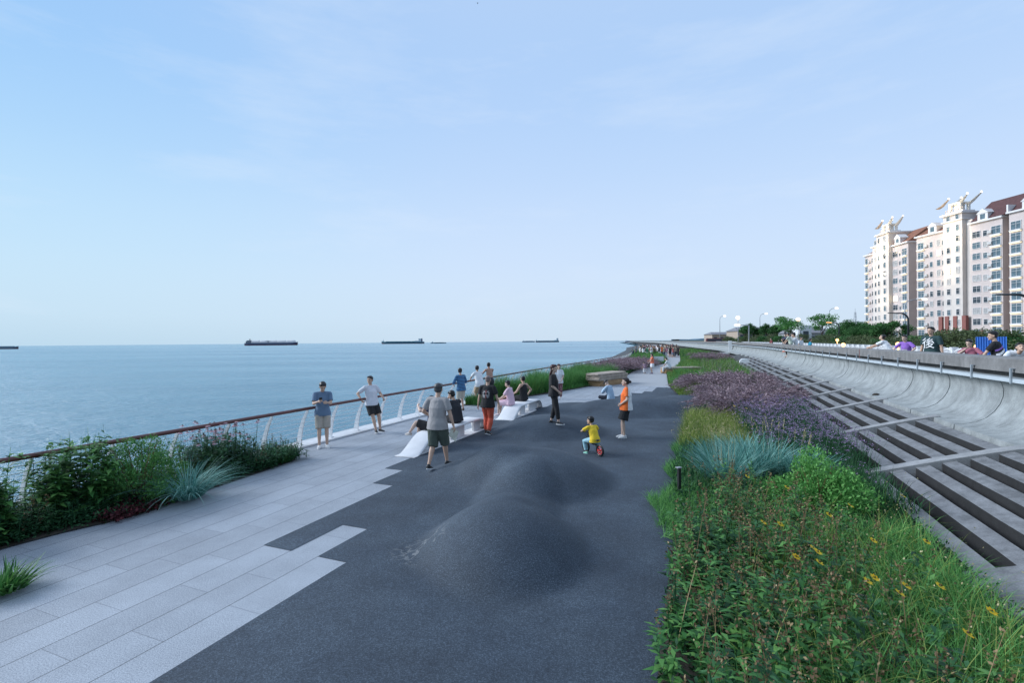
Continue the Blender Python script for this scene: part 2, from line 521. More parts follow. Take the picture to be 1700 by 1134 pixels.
# land sheet
mb = MB()
TT = trange(-40, 1500, 4, 1.06)
prof = []
for t in TT: prof.append((SH(t), t))
vs, fs = [], []
for i, (s, t) in enumerate(prof):
    vs += [P(s - 0.1, t, -0.06), P(s + 12.4, t, -0.06)]
for i in range(len(prof) - 1): fs.append((2 * i, 2 * i + 1, 2 * i + 3, 2 * i + 2))
mb.add(vs, fs)
tag(mb.build('ground', M_SOIL), kind='structure')
# revetment slope down to the water
mb = MB(); vs, fs = [], []
TR = trange(-20, 400, 1.2, 1.03)
for t in TR:
    s = SH(t)
    vs += [P(s - 0.05, t, -0.12), P(s - 0.25, t, -0.9), P(s - 4, t, -1.9), P(s - 11, t, -3.5)]
for i in range(len(TR) - 1):
    for k in range(3): fs.append((4 * i + k, 4 * i + k + 1, 4 * i + 5 + k, 4 * i + 4 + k))
mb.add(vs, fs)
tag(mb.build('shore_slope', plain('wet_rock', (0.045, 0.05, 0.052), 0.7, 0.5, 3)), kind='structure')
rng = np.random.default_rng(5)
def rock_into(mb, c, r, seed):
    rr = random.Random(seed)
    o = Vector((rr.random() * 50, rr.random() * 50, rr.random() * 50))
    base = MB(); base.ball((0, 0, 0), (r, r * rr.uniform(0.7, 1.2), r * rr.uniform(0.55, 0.8)), Matrix.Rotation(rr.random() * 6, 3, 'Z'), 9, 6)
    vs = []
    for v in base.v:
        v = Vector(v); k = 1 + 0.45 * mnoise.noise(v / r * 0.9 + o)
        vs.append(v * k + Vector(c))
    mb.add(vs, base.f)
mb = MB()
for i in range(420):
    t = rng.uniform(-2, 60); ds = rng.uniform(0.8, 10.5)
    rock_into(mb, P(SH(t) - ds, t, -0.95 - 0.23 * ds), rng.uniform(0.25, 0.7), i)
tag(mb.build('shore_rocks', plain('dark_rock', (0.06, 0.062, 0.065), 0.8, 0.45, 4), fix=False), kind='stuff')

# paving of the promenade (granite boards) and the concrete path that continues it
mb = MB()
TT = trange(-8, 30, 2)
vs, fs = [], []
for t in TT: vs += [P(-10.40, t, 0), P(0.5, t, 0)]
for i in range(len(TT) - 1): fs.append((2 * i, 2 * i + 1, 2 * i + 3, 2 * i + 2))
mb.add(vs, fs)
tag(mb.build('pavement', M_BOARD), kind='structure')
mb = MB(); vs, fs = [], []
TT = trange(30, 300, 3)
for t in TT: vs += [P(SH(t) + 0.1, t, 0), P(SH(t) + 11.5, t, 0)]
for i in range(len(TT) - 1): fs.append((2 * i, 2 * i + 1, 2 * i + 3, 2 * i + 2))
mb.add(vs, fs)
tag(mb.build('path', M_PATH), kind='structure')
# pale kerb under the railing
mb = MB()
mb.sweep([(-0.30, -0.35), (-0.30, 0.045), (0.30, 0.045), (0.30, -0.35)], [(SH(t) + 0.28, t) for t in trange(-6, 75, 1.5)])
tag(mb.build('kerb', M_CURB), kind='structure')

# rubber play surface with its mounds
def mound(x, y):
    z = 0.0
    for (cx, cy, rx, ry, h, rot) in MOUNDS:
        dx, dy = x - cx, y - cy
        c, s = math.cos(rot), math.sin(rot)
        u, v = (dx * c + dy * s) / rx, (-dx * s + dy * c) / ry
        r2 = u * u + v * v
        if r2 < 1: z += h * (1 - r2) ** 1.3 * (1 + 0.2 * r2)
    return z
MOUNDS = [(-0.14, 6.45, 1.16, 1.38, 0.56, 0.10), (0.45, 9.8, 1.62, 1.75, 0.54, 0.1), (-0.75, 10.1, 1.1, 1.2, 0.24, 0.0), (0.05, 8.1, 0.80, 1.5, 0.20, -0.1),
          (1.1, 14.8, 1.9, 1.6, 0.48, 0.0), (5.2, 18.8, 3.0, 1.9, 0.50, 0.15), (2.6, 19.6, 1.8, 1.8, 0.2, 0), (8.0, 21.5, 2.0, 2.0, 0.25, 0)]
def rub_edge(t):
    if t < 4.80: return -4.23
    if t < 5.77: return -5.165 if False else -4.69
    return -6.59
def in_rubber(s, t):
    right = interp(t, [(-8, 0.3), (0, -0.2), (4, -0.42), (23, -0.2), (25.2, -1.4), (30, -2.2)])
    if s > right or t < -8: return False
    S = (-4.23, -4.69, -5.155, -5.65, -6.12, -6.59)
    if t < 30:
        if s < -6.59:
            if t < 13.35: return False
            if t < 15.6: return s > -7.04
            return False
        if s < S[4]: return 8.70 < t < 18.6
        if s < S[3]: return 7.70 < t < 19.6
        if s < S[2]: return 4.80 < t < 20.8
        if s < S[1]: return 5.77 < t < 21.0
        if s < S[0]: return 4.80 < t < 24.0
        if s < -3.3: return t < 25.7
        if s < -2.9: return t < 26.7
        return t < 29.2
    return False
ss = sorted(set([round(x, 3) for x in np.arange(-7.04, 0.4, 0.09)] + [-4.23, -4.69, -5.155, -5.65, -6.12, -6.59, -3.3, -2.9]))
ts = sorted(set([round(x, 3) for x in np.arange(-3, 29.3, 0.1)] + [4.80, 5.77, 7.70, 8.70, 13.35, 15.6, 18.6, 19.6, 20.8, 21.0, 24.0, 25.7, 26.7, 29.2]))
idx = {}; vs = []; fs = []
def vid(i, j):
    if (i, j) not in idx:
        p = P(ss[i], ts[j]); idx[(i, j)] = len(vs)
        vs.append((p.x, p.y, 0.006 + mound(p.x, p.y)))
    return idx[(i, j)]
for i in range(len(ss) - 1):
    for j in range(len(ts) - 1):
        if in_rubber((ss[i] + ss[i + 1]) / 2, (ts[j] + ts[j + 1]) / 2):
            fs.append((vid(i, j), vid(i + 1, j), vid(i + 1, j + 1), vid(i, j + 1)))
mb = MB(); mb.add(vs, fs)
tag(mb.build('play_surface', M_RUBBER, smooth=True, fix=False), kind='structure')
def GZ(px, py):
    """ground point (with the mounds) seen at a pixel"""
    z = 0.0
    for _ in range(12):
        g = G(px, py, z); s, t = ST(g.x, g.y)
        z = z * 0.4 + 0.6 * (mound(g.x, g.y) if in_rubber(s, t) else 0.0)
    g = G(px, py, z)
    return g
# planting soil beds
def bed(name, left, right, z=0.02):
    mb = MB(); vs, fs = [], []
    tt = [t for t, _ in left]
    for (t, a), (_, b) in zip(left, right): vs += [P(a, t, z), P(b, t, z)]
    for i in range(len(tt) - 1): fs.append((2 * i, 2 * i + 1, 2 * i + 3, 2 * i + 2))
    mb.add(vs, fs)
    return tag(mb.build(name, M_BED), kind='structure')
RB = [(-4, 0.2), (0, -0.15), (4, -0.42), (7.2, -0.5), (10, -0.7), (15, -0.7), (20.5, -0.4), (24.8, -0.4), (25, -1.5), (30.8, -2.4), (42, -3.4), (55, -3.3), (66, -3.6), (90, -5.0), (140, -9)]
def RBE(t): return interp(t, RB)
tb = trange(-4, 140, 0.8, 1.01)
bed('planting_soil', [(t, RBE(t)) for t in tb], [(t, 3.0 + WO(t)) for t in tb], 0.03)
LB1 = [(-3, -8.84), (3.8, -8.84), (4.9, -8.5), (6.3, -8.75), (8.6, -9.0), (9.3, -9.75)]
bed('planting_soil', [(t, -10.0) for t in trange(-3, 9.2, 0.5)], [(t, interp(t, LB1)) for t in trange(-3, 9.2, 0.5)], 0.02)
LB2 = [(18.3, -9.9), (19.5, -9.4), (23.8, -7.9), (25.5, -7.45), (29.6, -6.5), (37.8, -6.0), (43, -6.3), (48.7, -6.0), (59, -4.9), (70, -5.4), (90, -8.2), (100, -12)]
tb = trange(18.3, 100, 0.7)
bed('planting_soil', [(t, SH(t) + 0.5) for t in tb], [(t, interp(t, LB2)) for t in tb], 0.02)

# dyke slope (bare soil under the concrete grid, its colour blackened for the gap shade)
GS0, GS1 = 2.35, 5.16
def gz(s): return 0.79 - 0.29 * (5.16 - s)
TW = trange(-4, 700, 1.285, 1.0)[:48] + trange(60, 1400, 3, 1.08)
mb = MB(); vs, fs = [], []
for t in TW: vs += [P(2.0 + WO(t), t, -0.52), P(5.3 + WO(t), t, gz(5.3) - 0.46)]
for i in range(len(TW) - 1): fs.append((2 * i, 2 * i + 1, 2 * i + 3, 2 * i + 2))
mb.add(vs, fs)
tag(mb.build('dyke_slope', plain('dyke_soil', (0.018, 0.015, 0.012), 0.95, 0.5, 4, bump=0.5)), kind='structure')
# concrete lattice on the slope
lat = empty('dyke_lattice', P(2.6, 8, 0), 'grey lattice of long concrete beams and crossbars on the dyke slope below the curved wall', 'concrete grid')
def lp(s, t, z): return P(s, t, z) - Vector(lat.location)
NB = 7
for k in range(NB):
    s0 = GS0 + k * 0.40
    mb = MB(); vs = []; fs = []
    tt = trange(-2, 62, 0.7, 1.01)
    rr = random.Random(k)
    for t in tt:
        w = WO(t); jn = lambda: rr.uniform(-0.008, 0.008)
        a, b = s0 + w, s0 + 0.205 + w
        vs += [lp(a + jn(), t, gz(s0) - 0.50), lp(b + jn(), t, gz(s0) - 0.50), lp(b + jn(), t, gz(s0 + 0.215) - 0.012 + jn() * 0.5), lp(a + jn(), t, gz(s0) - 0.012 + jn() * 0.5)]
    for i in range(len(tt) - 1):
        for q in range(4): fs.append((4 * i + q, 4 * i + (q + 1) % 4, 4 * i + 4 + (q + 1) % 4, 4 * i + 4 + q))
    mb.add(vs, fs)
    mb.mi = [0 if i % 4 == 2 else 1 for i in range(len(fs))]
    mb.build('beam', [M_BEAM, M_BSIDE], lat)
tc = 2.75
while tc < 75:
    mb = MB(); w = WO(tc); wd = 0.13 if abs(tc - 6.55) > 0.01 else 0.48
    vs = []
    S_ = [2.3, 3.0, 3.9, 4.6, 5.0, 5.25]
    for s in S_:
        z = gz(s) + (0.02 if s < 5.1 else 0.0) + 0.03 * math.sin((s - 2.3) / 2.95 * math.pi)
        for (dt, dz) in ((-wd, -0.4), (wd, -0.4), (wd, 0.0), (-wd, 0.0)): vs.append(lp(s + w, tc + dt, z + dz))
    fs = []
    for i in range(len(S_) - 1):
        for q in range(4): fs.append((4 * i + q, 4 * i + (q + 1) % 4, 4 * i + 4 + (q + 1) % 4, 4 * i + 4 + q))
    fs += [(0, 1, 2, 3), tuple(len(vs) - 1 - i for i in range(4))]
    mb.add(vs, fs); mb.build('crossbar', M_CROSS if wd < 0.3 else M_BEAM, lat, bevel=0.012)
    tc = 11.4 if abs(tc - 6.55) < 0.01 else tc + 3.8

# ------------------------------------------------------------------ sea wall with its wave-return curve
wall = empty('sea_wall', P(5.8, 8, 0.8), 'long grey concrete sea wall with a concave wave-return face and flat parapet', 'sea wall')
WL = Vector(wall.location)
curve = [(5.10, 0.60), (5.12, 0.775), (5.30, 0.795), (5.50, 0.85), (5.68, 0.95), (5.82, 1.10), (5.92, 1.27), (5.975, 1.45), (5.98, 1.60), (5.95, 1.73), (5.90, 1.80)]
back = [(6.3, 1.80), (6.3, 0.60)]
def wall_piece(name, t0, t1, step, mat, prof):
    mb = MB(); vs, fs = [], []
    tt = trange(t0, t1, step); n = len(prof)
    for t in tt:
        for (s, z) in prof: vs.append(P(s + WO(t), t, z) - WL)
    for i in range(len(tt) - 1):
        for k in range(n):
            k2 = (k + 1) % n
            fs.append((i * n + k, (i + 1) * n + k, (i + 1) * n + k2, i * n + k2))
    fs += [tuple(range(n)), tuple(reversed(range((len(tt) - 1) * n, len(tt) * n)))]
    mb.add(vs, fs)
    o = mb.build(name, mat, wall)
    for p in o.data.polygons: p.use_smooth = True
    o.data.set_sharp_from_angle(angle=math.radians(35))
    return o
t = 1.15 - 2.57 * 2
k = 0
rr = random.Random(3)
while t < 120:
    jx = rr.uniform(-0.012, 0.012)
    wall_piece('curved_panel', t + rr.uniform(0.010, 0.035), t + 2.57 - 0.014, 1.3, M_WALL, [(s + jx, z) for s, z in curve] + back)
    t += 2.57
wall_piece('curved_panel', t + 0.015, 1300, 6, M_WALL, curve + back)
wall_piece('joint_backing', -4, 120, 2, plain('joint_dark', (0.05, 0.05, 0.05), 0.9), [(5.25, 0.6)] + [(s + 0.05, z - 0.02) for s, z in curve[2:]] + [(6.25, 1.78), (6.25, 0.6)])
wall_piece('parapet', -6, 1300, 5, M_PARA, [(5.77, 2.02), (5.77, 2.29), (5.80, 2.31), (6.40, 2.31), (6.40, 1.2), (6.32, 1.2), (6.32, 2.02)])
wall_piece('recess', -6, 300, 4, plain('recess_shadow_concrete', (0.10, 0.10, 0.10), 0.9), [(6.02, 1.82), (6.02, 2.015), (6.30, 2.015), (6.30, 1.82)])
wall_piece('ledge_rail', -6, 400, 4, plain('pale_blue_metal', (0.50, 0.56, 0.60), 0.45, 0.06), [(5.73, 1.815), (5.73, 1.895), (5.97, 1.905), (5.97, 1.815)])
t = 13.1 - 1.62 * 10
while t < 60:
    mb = MB(); w = WO(t)
    mb.box(P(5.715 + w, t, 1.95) - WL, (0.03, 0.05, 0.32), -ANG)
    mb.box(P(5.74 + w, t, 2.10) - WL, (0.05, 0.09, 0.012), -ANG)
    mb.build('bracket', plain('bracket_steel', (0.30, 0.34, 0.37), 0.5), wall)
    t += 1.62
mb = MB()
mb.box(P(5.765, 24.2, 2.12) - WL, (0.012, 0.035, 0.36), -ANG)
mb.build('rust_stain', plain('rust_red', (0.24, 0.09, 0.08), 0.9), wall)

# upper promenade behind the wall and land inland
mb = MB(); vs, fs = [], []
TT = trange(-30, 1300, 5, 1.04)
for t in TT: vs += [P(6.36 + WO(t), t, 1.25), P(14 + WO(t), t, 1.25)]
for i in range(len(TT) - 1): fs.append((2 * i, 2 * i + 1, 2 * i + 3, 2 * i + 2))
mb.add(vs, fs)
tag(mb.build('upper_promenade', plain('promenade_tiles', (0.30, 0.29, 0.28), 0.85, 0.15, 2)), kind='structure')
mb = MB(); vs, fs = [], []
for t in TT: vs += [P(14 + WO(t), t, 1.24), P(900 + WO(t) * 0.5, t, 1.24)]
for i in range(len(TT) - 1): fs.append((2 * i, 2 * i + 1, 2 * i + 3, 2 * i + 2))
mb.add(vs, fs)
tag(mb.build('land', plain('inland_green', (0.07, 0.085, 0.055), 0.95, 0.4, 0.05)), kind='structure')
# a low strip of far coast along the horizon beyond the end of the wall
mb = MB()
rr = random.Random(9); vs = []; fs = []
for i in range(60):
    x = 1350 + i * 60; h = rr.uniform(3, 16)
    vs += [(x, 3900 - i * 12, -3.2), (x, 3900 - i * 12, h), (x, 4100 - i * 12, -3.2), (x, 4100 - i * 12, h)]
for i in range(59): fs += [(4 * i, 4 * i + 4, 4 * i + 5, 4 * i + 1), (4 * i + 1, 4 * i + 5, 4 * i + 7, 4 * i + 3), (4 * i + 3, 4 * i + 7, 4 * i + 6, 4 * i + 2)]
mb.add(vs, fs)
tag(mb.build('far_coast', plain('far_coast_blue', (0.22, 0.30, 0.36), 1.0)), kind='structure')

# ------------------------------------------------------------------ railing on the sea side
rail = empty('railing', P(-10.1, 8, 0.045), 'white cable railing with curved flat posts and a dark red-brown handrail along the sea edge', 'railing')
RL = Vector(rail.location)
def rs(t): return SH(t) + 0.31
post_prof = [(0.0, 0.0, 0.085), (0.035, 0.22, 0.075), (0.09, 0.46, 0.062), (0.18, 0.70, 0.05), (0.315, 0.93, 0.038)]
M_POST = plain('post_white', (0.80, 0.81, 0.82), 0.35, 0.03)
mb = MB(); vs = []; fs = []
th = 0.014
for (ds, z, w) in post_prof:
    for (a, b) in ((-w, -th), (w, -th), (w, th), (-w, th)): vs.append(Vector((a * CA + ds * CA + b * SA, -(a + ds) * SA + b * CA, z)))
for i in range(4):
    for q in range(4): fs.append((4 * i + q, 4 * i + (q + 1) % 4, 4 * i + 4 + (q + 1) % 4, 4 * i + 4 + q))
fs += [(3, 2, 1, 0), (16, 17, 18, 19)]
mb.add(vs, fs)
mb.box(Vector((0, 0, 0.01)), (0.22, 0.10, 0.02), -ANG)
mb.tube([Vector((0.315 * CA, -0.315 * SA, 0.92)), Vector((0.33 * CA, -0.33 * SA, 0.965))], 0.014, 8)
pmesh = mb.mesh('post', M_POST)
def post(t):
    o = bpy.data.objects.new('post', pmesh); o.location = P(rs(t), t, 0.045) - RL
    link(o, rail)
for i in range(-2, 72):
    t = 10.85 + 1.12 * (i - 5)
    if t > 75: break
    post(t)
    if i in (13, 24, 35, 46, 57): post(t + 0.2)
tt = trange(-1.2, 76, 0.9)
mb = MB()
mb.tube([P(rs(t) + 0.335, t, 0.045 + 0.985) - RL for t in tt], 0.042, 12)
M_HR = plain('handrail_maroon', (0.13, 0.045, 0.04), 0.35, 0.35, 1.5)
mb.build('handrail', M_HR, rail, smooth=True)
for k in range(7):
    z = 0.10 + k * 0.125
    ds = interp(z, [(q[1], q[0]) for q in post_prof])
    mb = MB(); mb.tube([P(rs(t) + ds + 0.01, t, 0.045 + z) - RL for t in tt], 0.0065, 6)
    mb.build('cable', plain('cable_steel', (0.72, 0.74, 0.76), 0.3, 0.03, metal=0.3), rail, smooth=True)

# ------------------------------------------------------------------ foliage generators (numpy)
def cat_parts(parts):
    V, Q, T, M = [], [], [], []; o = 0
    for (v, q, t, m) in parts:
        V.append(v.reshape(-1, 3)); Q.append(q.reshape(-1, 4) + o); o += len(v.reshape(-1, 3))
        T.append(np.broadcast_to(t, (len(q.reshape(-1, 4)),))); M.append(np.full(len(q.reshape(-1, 4)), m))
    return np.concatenate(V), np.concatenate(Q), np.concatenate(T), np.concatenate(M)
def blades(rng, base, L, width, lean=0.35, droop=0.5, k=4, az=None, az_sd=0.5, tint=(0, 1), curl=1.8, wpow=0.8):
    """ribbon grass blades; base (n,3), L lengths (n,)"""
    n = len(base)
    L = np.broadcast_to(L, (n,)); lean = np.broadcast_to(lean, (n,)); droop = np.broadcast_to(droop, (n,))
    a = rng.uniform(0, 2 * np.pi, n) if az is None else az + rng.normal(0, az_sd, n)
    u = np.linspace(0, 1, k + 1)[None, :]
    out = (lean[:, None] * u + droop[:, None] * u ** curl * 0.6) * L[:, None]
    up = (u * np.sqrt(np.maximum(1 - lean[:, None] ** 2, 0.1)) - droop[:, None] * 0.55 * u ** (curl + 0.7)) * L[:, None]
    ca, sa = np.cos(a)[:, None], np.sin(a)[:, None]
    C = np.stack([out * ca, out * sa, up], -1) + base[:, None, :]
    tw = a + rng.normal(0, 0.6, n) + np.pi / 2
    W_ = np.broadcast_to(width, (n,))[:, None] * np.maximum(1 - u, 0.02) ** wpow * 0.5
    Sd = np.stack([np.cos(tw)[:, None] * W_, np.sin(tw)[:, None] * W_, np.zeros_like(W_)], -1)
    V = np.stack([C - Sd, C + Sd], 2).reshape(n, 2 * (k + 1), 3)
    q = np.array([[2 * i, 2 * i + 1, 2 * i + 3, 2 * i + 2] for i in range(k)])
    Q = (np.arange(n)[:, None, None] * (2 * (k + 1)) + q[None])
    T = np.repeat(rng.uniform(tint[0], tint[1], n), k)
    return V.reshape(-1, 3), Q.reshape(-1, 4), T, C[:, -1], a, C
def cards(rng, c, size, aspect=0.45, d=None, up_bias=0.3, tint=(0, 1), spread=1.0):
    """rhombic leaves at centres c; d: preferred directions"""
    n = len(c)
    r = rng.normal(size=(n, 3)) * spread
    if d is not None: r = r * 0.6 + d
    r[:, 2] += up_bias
    r /= np.linalg.norm(r, axis=1, keepdims=True) + 1e-9
    s = np.cross(r, rng.normal(size=(n, 3))); s /= np.linalg.norm(s, axis=1, keepdims=True) + 1e-9
    sz = np.broadcast_to(size, (n,))[:, None] * rng.uniform(0.6, 1.25, (n, 1))
    V = np.stack([c, c + r * sz * 0.5 + s * sz * aspect * 0.5, c + r * sz, c + r * sz * 0.5 - s * sz * aspect * 0.5], 1)
    Q = np.arange(4 * n).reshape(n, 4)
    T = rng.uniform(tint[0], tint[1], n) if isinstance(tint, tuple) else tint
    return V.reshape(-1, 3), Q, T
def disc(rng, n, r, sq=1.0):
    a = rng.uniform(0, 2 * np.pi, n); q = np.sqrt(rng.uniform(0, 1, n)) * r
    return np.stack([q * np.cos(a), q * np.sin(a) * sq, np.zeros(n)], 1)

G_DK = leafmat('leaf_dark_green', [(0.0, (0.012, 0.043, 0.020)), (0.5, (0.032, 0.116, 0.046)), (1.0, (0.080, 0.217, 0.080))])
G_MID = leafmat('leaf_mid_green', [(0.0, (0.024, 0.089, 0.024)), (0.5, (0.064, 0.209, 0.054)), (1.0, (0.177, 0.386, 0.099))])
G_BRT = leafmat('leaf_bright_green', [(0.0, (0.039, 0.146, 0.032)), (0.5, (0.106, 0.317, 0.075)), (1.0, (0.225, 0.489, 0.139))])
G_YEL = leafmat('leaf_yellow_green', [(0.0, (0.079, 0.146, 0.025)), (0.5, (0.251, 0.330, 0.069)), (1.0, (0.476, 0.529, 0.151))])
G_BLUE = leafmat('leaf_glaucous', [(0.0, (0.044, 0.163, 0.144)), (0.5, (0.138, 0.362, 0.312)), (1.0, (0.338, 0.575, 0.500))])
G_PALE = leafmat('leaf_pale_yellow', [(0.0, (0.220, 0.230, 0.080)), (1.0, (0.520, 0.480, 0.220))])
G_MAR = leafmat('leaf_maroon', [(0.0, (0.019, 0.008, 0.010)), (0.6, (0.098, 0.023, 0.031)), (1.0, (0.221, 0.058, 0.065))])
G_BRN = leafmat('seed_brown', [(0.0, (0.088, 0.051, 0.029)), (0.6, (0.208, 0.136, 0.072)), (1.0, (0.368, 0.272, 0.144))])
G_MAUVE = leafmat('plume_mauve', [(0.0, (0.075, 0.045, 0.055)), (0.5, (0.235, 0.165, 0.19)), (1.0, (0.50, 0.38, 0.42))])
G_VIO = leafmat('flower_violet', [(0.0, (0.11, 0.07, 0.13)), (0.5, (0.30, 0.21, 0.37)), (1.0, (0.54, 0.42, 0.66))])
G_PINK = leafmat('petal_pink', [(0.0, (0.38, 0.20, 0.26)), (1.0, (0.70, 0.48, 0.54))])
G_YFL = leafmat('petal_yellow', [(0.0, (0.90, 0.50, 0.01)), (1.0, (1.0, 0.72, 0.03))])
G_REED = leafmat('seed_straw', [(0.0, (0.300, 0.250, 0.120)), (1.0, (0.620, 0.550, 0.320))])
G_GREY = leafmat('leaf_grey_green', [(0.0, (0.021, 0.063, 0.049)), (0.5, (0.070, 0.168, 0.119)), (1.0, (0.168, 0.294, 0.210))])
G_TREE = leafmat('tree_leaf', [(0.0, (0.014, 0.054, 0.017)), (0.5, (0.042, 0.132, 0.036)), (1.0, (0.102, 0.240, 0.072))])
G_TREE2 = leafmat('tree_leaf_olive', [(0.0, (0.033, 0.046, 0.019)), (0.5, (0.078, 0.111, 0.046)), (1.0, (0.169, 0.208, 0.091))])

def grass_tuft_mesh(name, seed, n, r, h, width, lean, droop, mat, tint=(0, 1), k=4, extra=None):
    rng = np.random.default_rng(seed)
    b = disc(rng, n, r)
    q = np.linalg.norm(b[:, :2], axis=1) / max(r, 1e-6)
    az = np.arctan2(b[:, 1], b[:, 0])
    v, f, t, tip, a, C = blades(rng, b, h * rng.uniform(0.55, 1.1, n), width * rng.uniform(0.6, 1.3, n), lean * (0.25 + q), droop * rng.uniform(0.3, 1.3, n), k, az, 0.6, tint)
    parts = [(v, f, t, 0)]; mats = [mat]
    if extra: extra(rng, parts, mats, tip, a, C)
    V, Q, T, M = cat_parts(parts)
    return np_mesh(name, V, Q, mats, T, M)
def fountain_mesh(seed, r=0.6, h=0.95):
    """arching fountain grass with mauve plumes"""
    rng = np.random.default_rng(seed)
    n = 520
    b = disc(rng, n, r * 0.35); az = np.arctan2(b[:, 1], b[:, 0])
    v, f, t, tip, a, C = blades(rng, b, h * rng.uniform(0.6, 1.05, n), 0.012, rng.uniform(0.2, 0.6, n), rng.uniform(0.4, 1.1, n), 5, az, 0.7, (0, 0.7))
    parts = [(v, f, t, 0)]
    m = 330
    b = disc(rng, m, r * 0.35); az = np.arctan2(b[:, 1], b[:, 0])
    v, f, t, tip, a, C = blades(rng, b, h * rng.uniform(0.95, 1.35, m), 0.006, rng.uniform(0.15, 0.72, m), rng.uniform(0.5, 1.15, m), 6, az, 0.7, (0, 0.5))
    parts.append((v, f, t, 0))
    # plume: small cards along the last third of each stem
    seg = C[:, 4:, :]
    for j in range(13):
        u = j / 12.0 * (seg.shape[1] - 1.001); i0 = int(u); k = u - i0
        p = seg[:, i0] * (1 - k) + seg[:, i0 + 1] * k
        d = seg[:, i0 + 1] - seg[:, i0]; d /= np.linalg.norm(d, axis=1, keepdims=True) + 1e-9
        sz = 0.070 * (0.5 + math.sin(math.pi * (j + 1) / 14))
        v, f, t = cards(rng, p, sz, 0.34, d * 1.5, 0.0, (0.15, 1), 0.6)
        parts.append((v, f, t, 1))
    V, Q, T, M = cat_parts(parts)
    return np_mesh('fountain_grass', V, Q, [G_TREE2, G_MAUVE], T, M)
def bush_mesh(seed, rx, rz, n, leaf, mat, gaps=0.35, name='bush', tint_top=True, aspect=0.5):
    rng = np.random.default_rng(seed)
    nc = 46
    cd = rng.normal(size=(nc, 3)); cd /= np.linalg.norm(cd, axis=1, keepdims=True); cd[:, 2] = np.abs(cd[:, 2]) * 0.95
    cr = rng.uniform(0.5, 0.95, nc)[:, None]
    cc = cd * cr * np.array([rx, rx, rz])
    rad = rng.uniform(0.22, 0.40, nc) * rx
    i = rng.integers(0, nc, n)
    d = rng.normal(size=(n, 3)); d /= np.linalg.norm(d, axis=1, keepdims=True)
    p = cc[i] + d * (rad[i] * rng.uniform(0.6, 1.05, n))[:, None]
    p = p[p[:, 2] > 0.02]; m = len(p)
    ct = rng.uniform(0, 0.35, nc)[i][:m]
    t = np.clip(rng.uniform(0.1, 0.75, m) + ct, 0, 1)
    out = p / (np.linalg.norm(p, axis=1, keepdims=True) + 1e-6)
    v, f, t = cards(rng, p, leaf, aspect, out * 0.8, 0.25, t)
    parts = [(v, f, t, 0)]
    b = disc(rng, 40, rx * 0.15)
    v, f, t, *_ = blades(rng, b, rz * rng.uniform(0.6, 1.0, 40), 0.02, rng.uniform(0.1, 0.5, 40), 0.1, 3, None, 0.5, (0, 0.5), wpow=0.3)
    parts.append((v, f, t, 1))
    V, Q, T, M = cat_parts(parts)
    return np_mesh(name, V, Q, [mat, G_BRN], T, M)
def leafy_stems(rng, base, h, leaf_len, n_leaf=14, seedhead=True):
    """upright stems with broad lance leaves and brown seed heads -> parts (0 leaf, 1 brown)"""
    n = len(base)
    v, f, t, tip, a, C = blades(rng, base, h, 0.012, rng.uniform(0.02, 0.22, n), 0.06, 4, None, 0.5, (0.1, 0.5), wpow=0.25)
    parts = [(v, f, t, 0)]
    for j in range(n_leaf):
        u = rng.uniform(0.08, 0.9, n); q = u * 4; i0 = np.minimum(q.astype(int), 3); k = (q - i0)[:, None]
        ar = np.arange(n); p = C[ar, i0] * (1 - k) + C[ar, i0 + 1] * k
        az = rng.uniform(0, 2 * np.pi, n)
        L = leaf_len * rng.uniform(0.6, 1.3, n) * (1.15 - 0.55 * u)
        # a leaf of two quads: rises then droops
        d = np.stack([np.cos(az), np.sin(az), np.zeros(n)], 1); s = np.stack([-np.sin(az), np.cos(az), np.zeros(n)], 1)
        w = (L * 0.17)[:, None]; Lc = L[:, None]
        z = np.array([[0, 0, 1.0]])
        rise = rng.uniform(0.1, 0.6, (n, 1)); dr = rng.uniform(-0.5, 0.25, (n, 1))
        p1 = p + d * Lc * 0.4 + z * Lc * rise * 0.5; p2 = p + d * Lc * 0.95 + z * Lc * (rise * 0.5 + dr * 0.6)
        V = np.stack([p - s * w * 0.2, p + s * w * 0.2, p1 + s * w, p1 - s * w, p2 + s * w * 0.06, p2 - s * w * 0.06], 1)
        Q = np.arange(n)[:, None, None] * 6 + np.array([[0, 1, 2, 3], [3, 2, 4, 5]])[None]
        parts.append((V.reshape(-1, 3), Q.reshape(-1, 4), np.repeat(rng.uniform(0, 1, n), 2), 0))
    if seedhead is not False:
        m = rng.uniform(0, 1, n) < (0.5 if seedhead is True else seedhead)
        tp, dn = tip[m], (tip - C[:, -2])[m]
        dn = dn / (np.linalg.norm(dn, axis=1, keepdims=True) + 1e-9)
        for j in range(20):
            p = tp + np.array([[0, 0, 0.05]]) - dn * (j / 20.0) * 0.20 + rng.normal(0, 0.013, tp.shape) * (0.4 + j / 11)
            v, f, t = cards(rng, p, 0.030, 0.6, None, 0.6, (0, 1))
            parts.append((v, f, t, 1))
    return parts
def fill(s0, s1, t0, t1, dens, rng, edge=None):
    n = int(abs(t1 - t0) * 1.0 * dens * max(s1 - s0, 0.1))
    s = rng.uniform(s0, s1, n); t = rng.uniform(t0, t1, n)
    return s, t
def world(s, t, z=0.03):
    s = np.asarray(s); t = np.asarray(t)
    return np.stack([s * CA + t * SA, -s * SA + t * CA, np.full(s.shape, z)], 1)
def stuff(name, parts, mats, label=None):
    V, Q, T, M = cat_parts(parts)
    o = np_obj(name, np_mesh(name, V, Q, mats, T, M))
    return tag(o, kind='stuff')
def place(name, me, s, t, label, cat, group=None, rz=0, sc=1.0, z=0.03):
    o = np_obj(name, me, None, P(s, t, z), rz, sc)
    return tag(o, label, cat, group)
RBEv = np.vectorize(RBE); WOv = np.vectorize(WO)

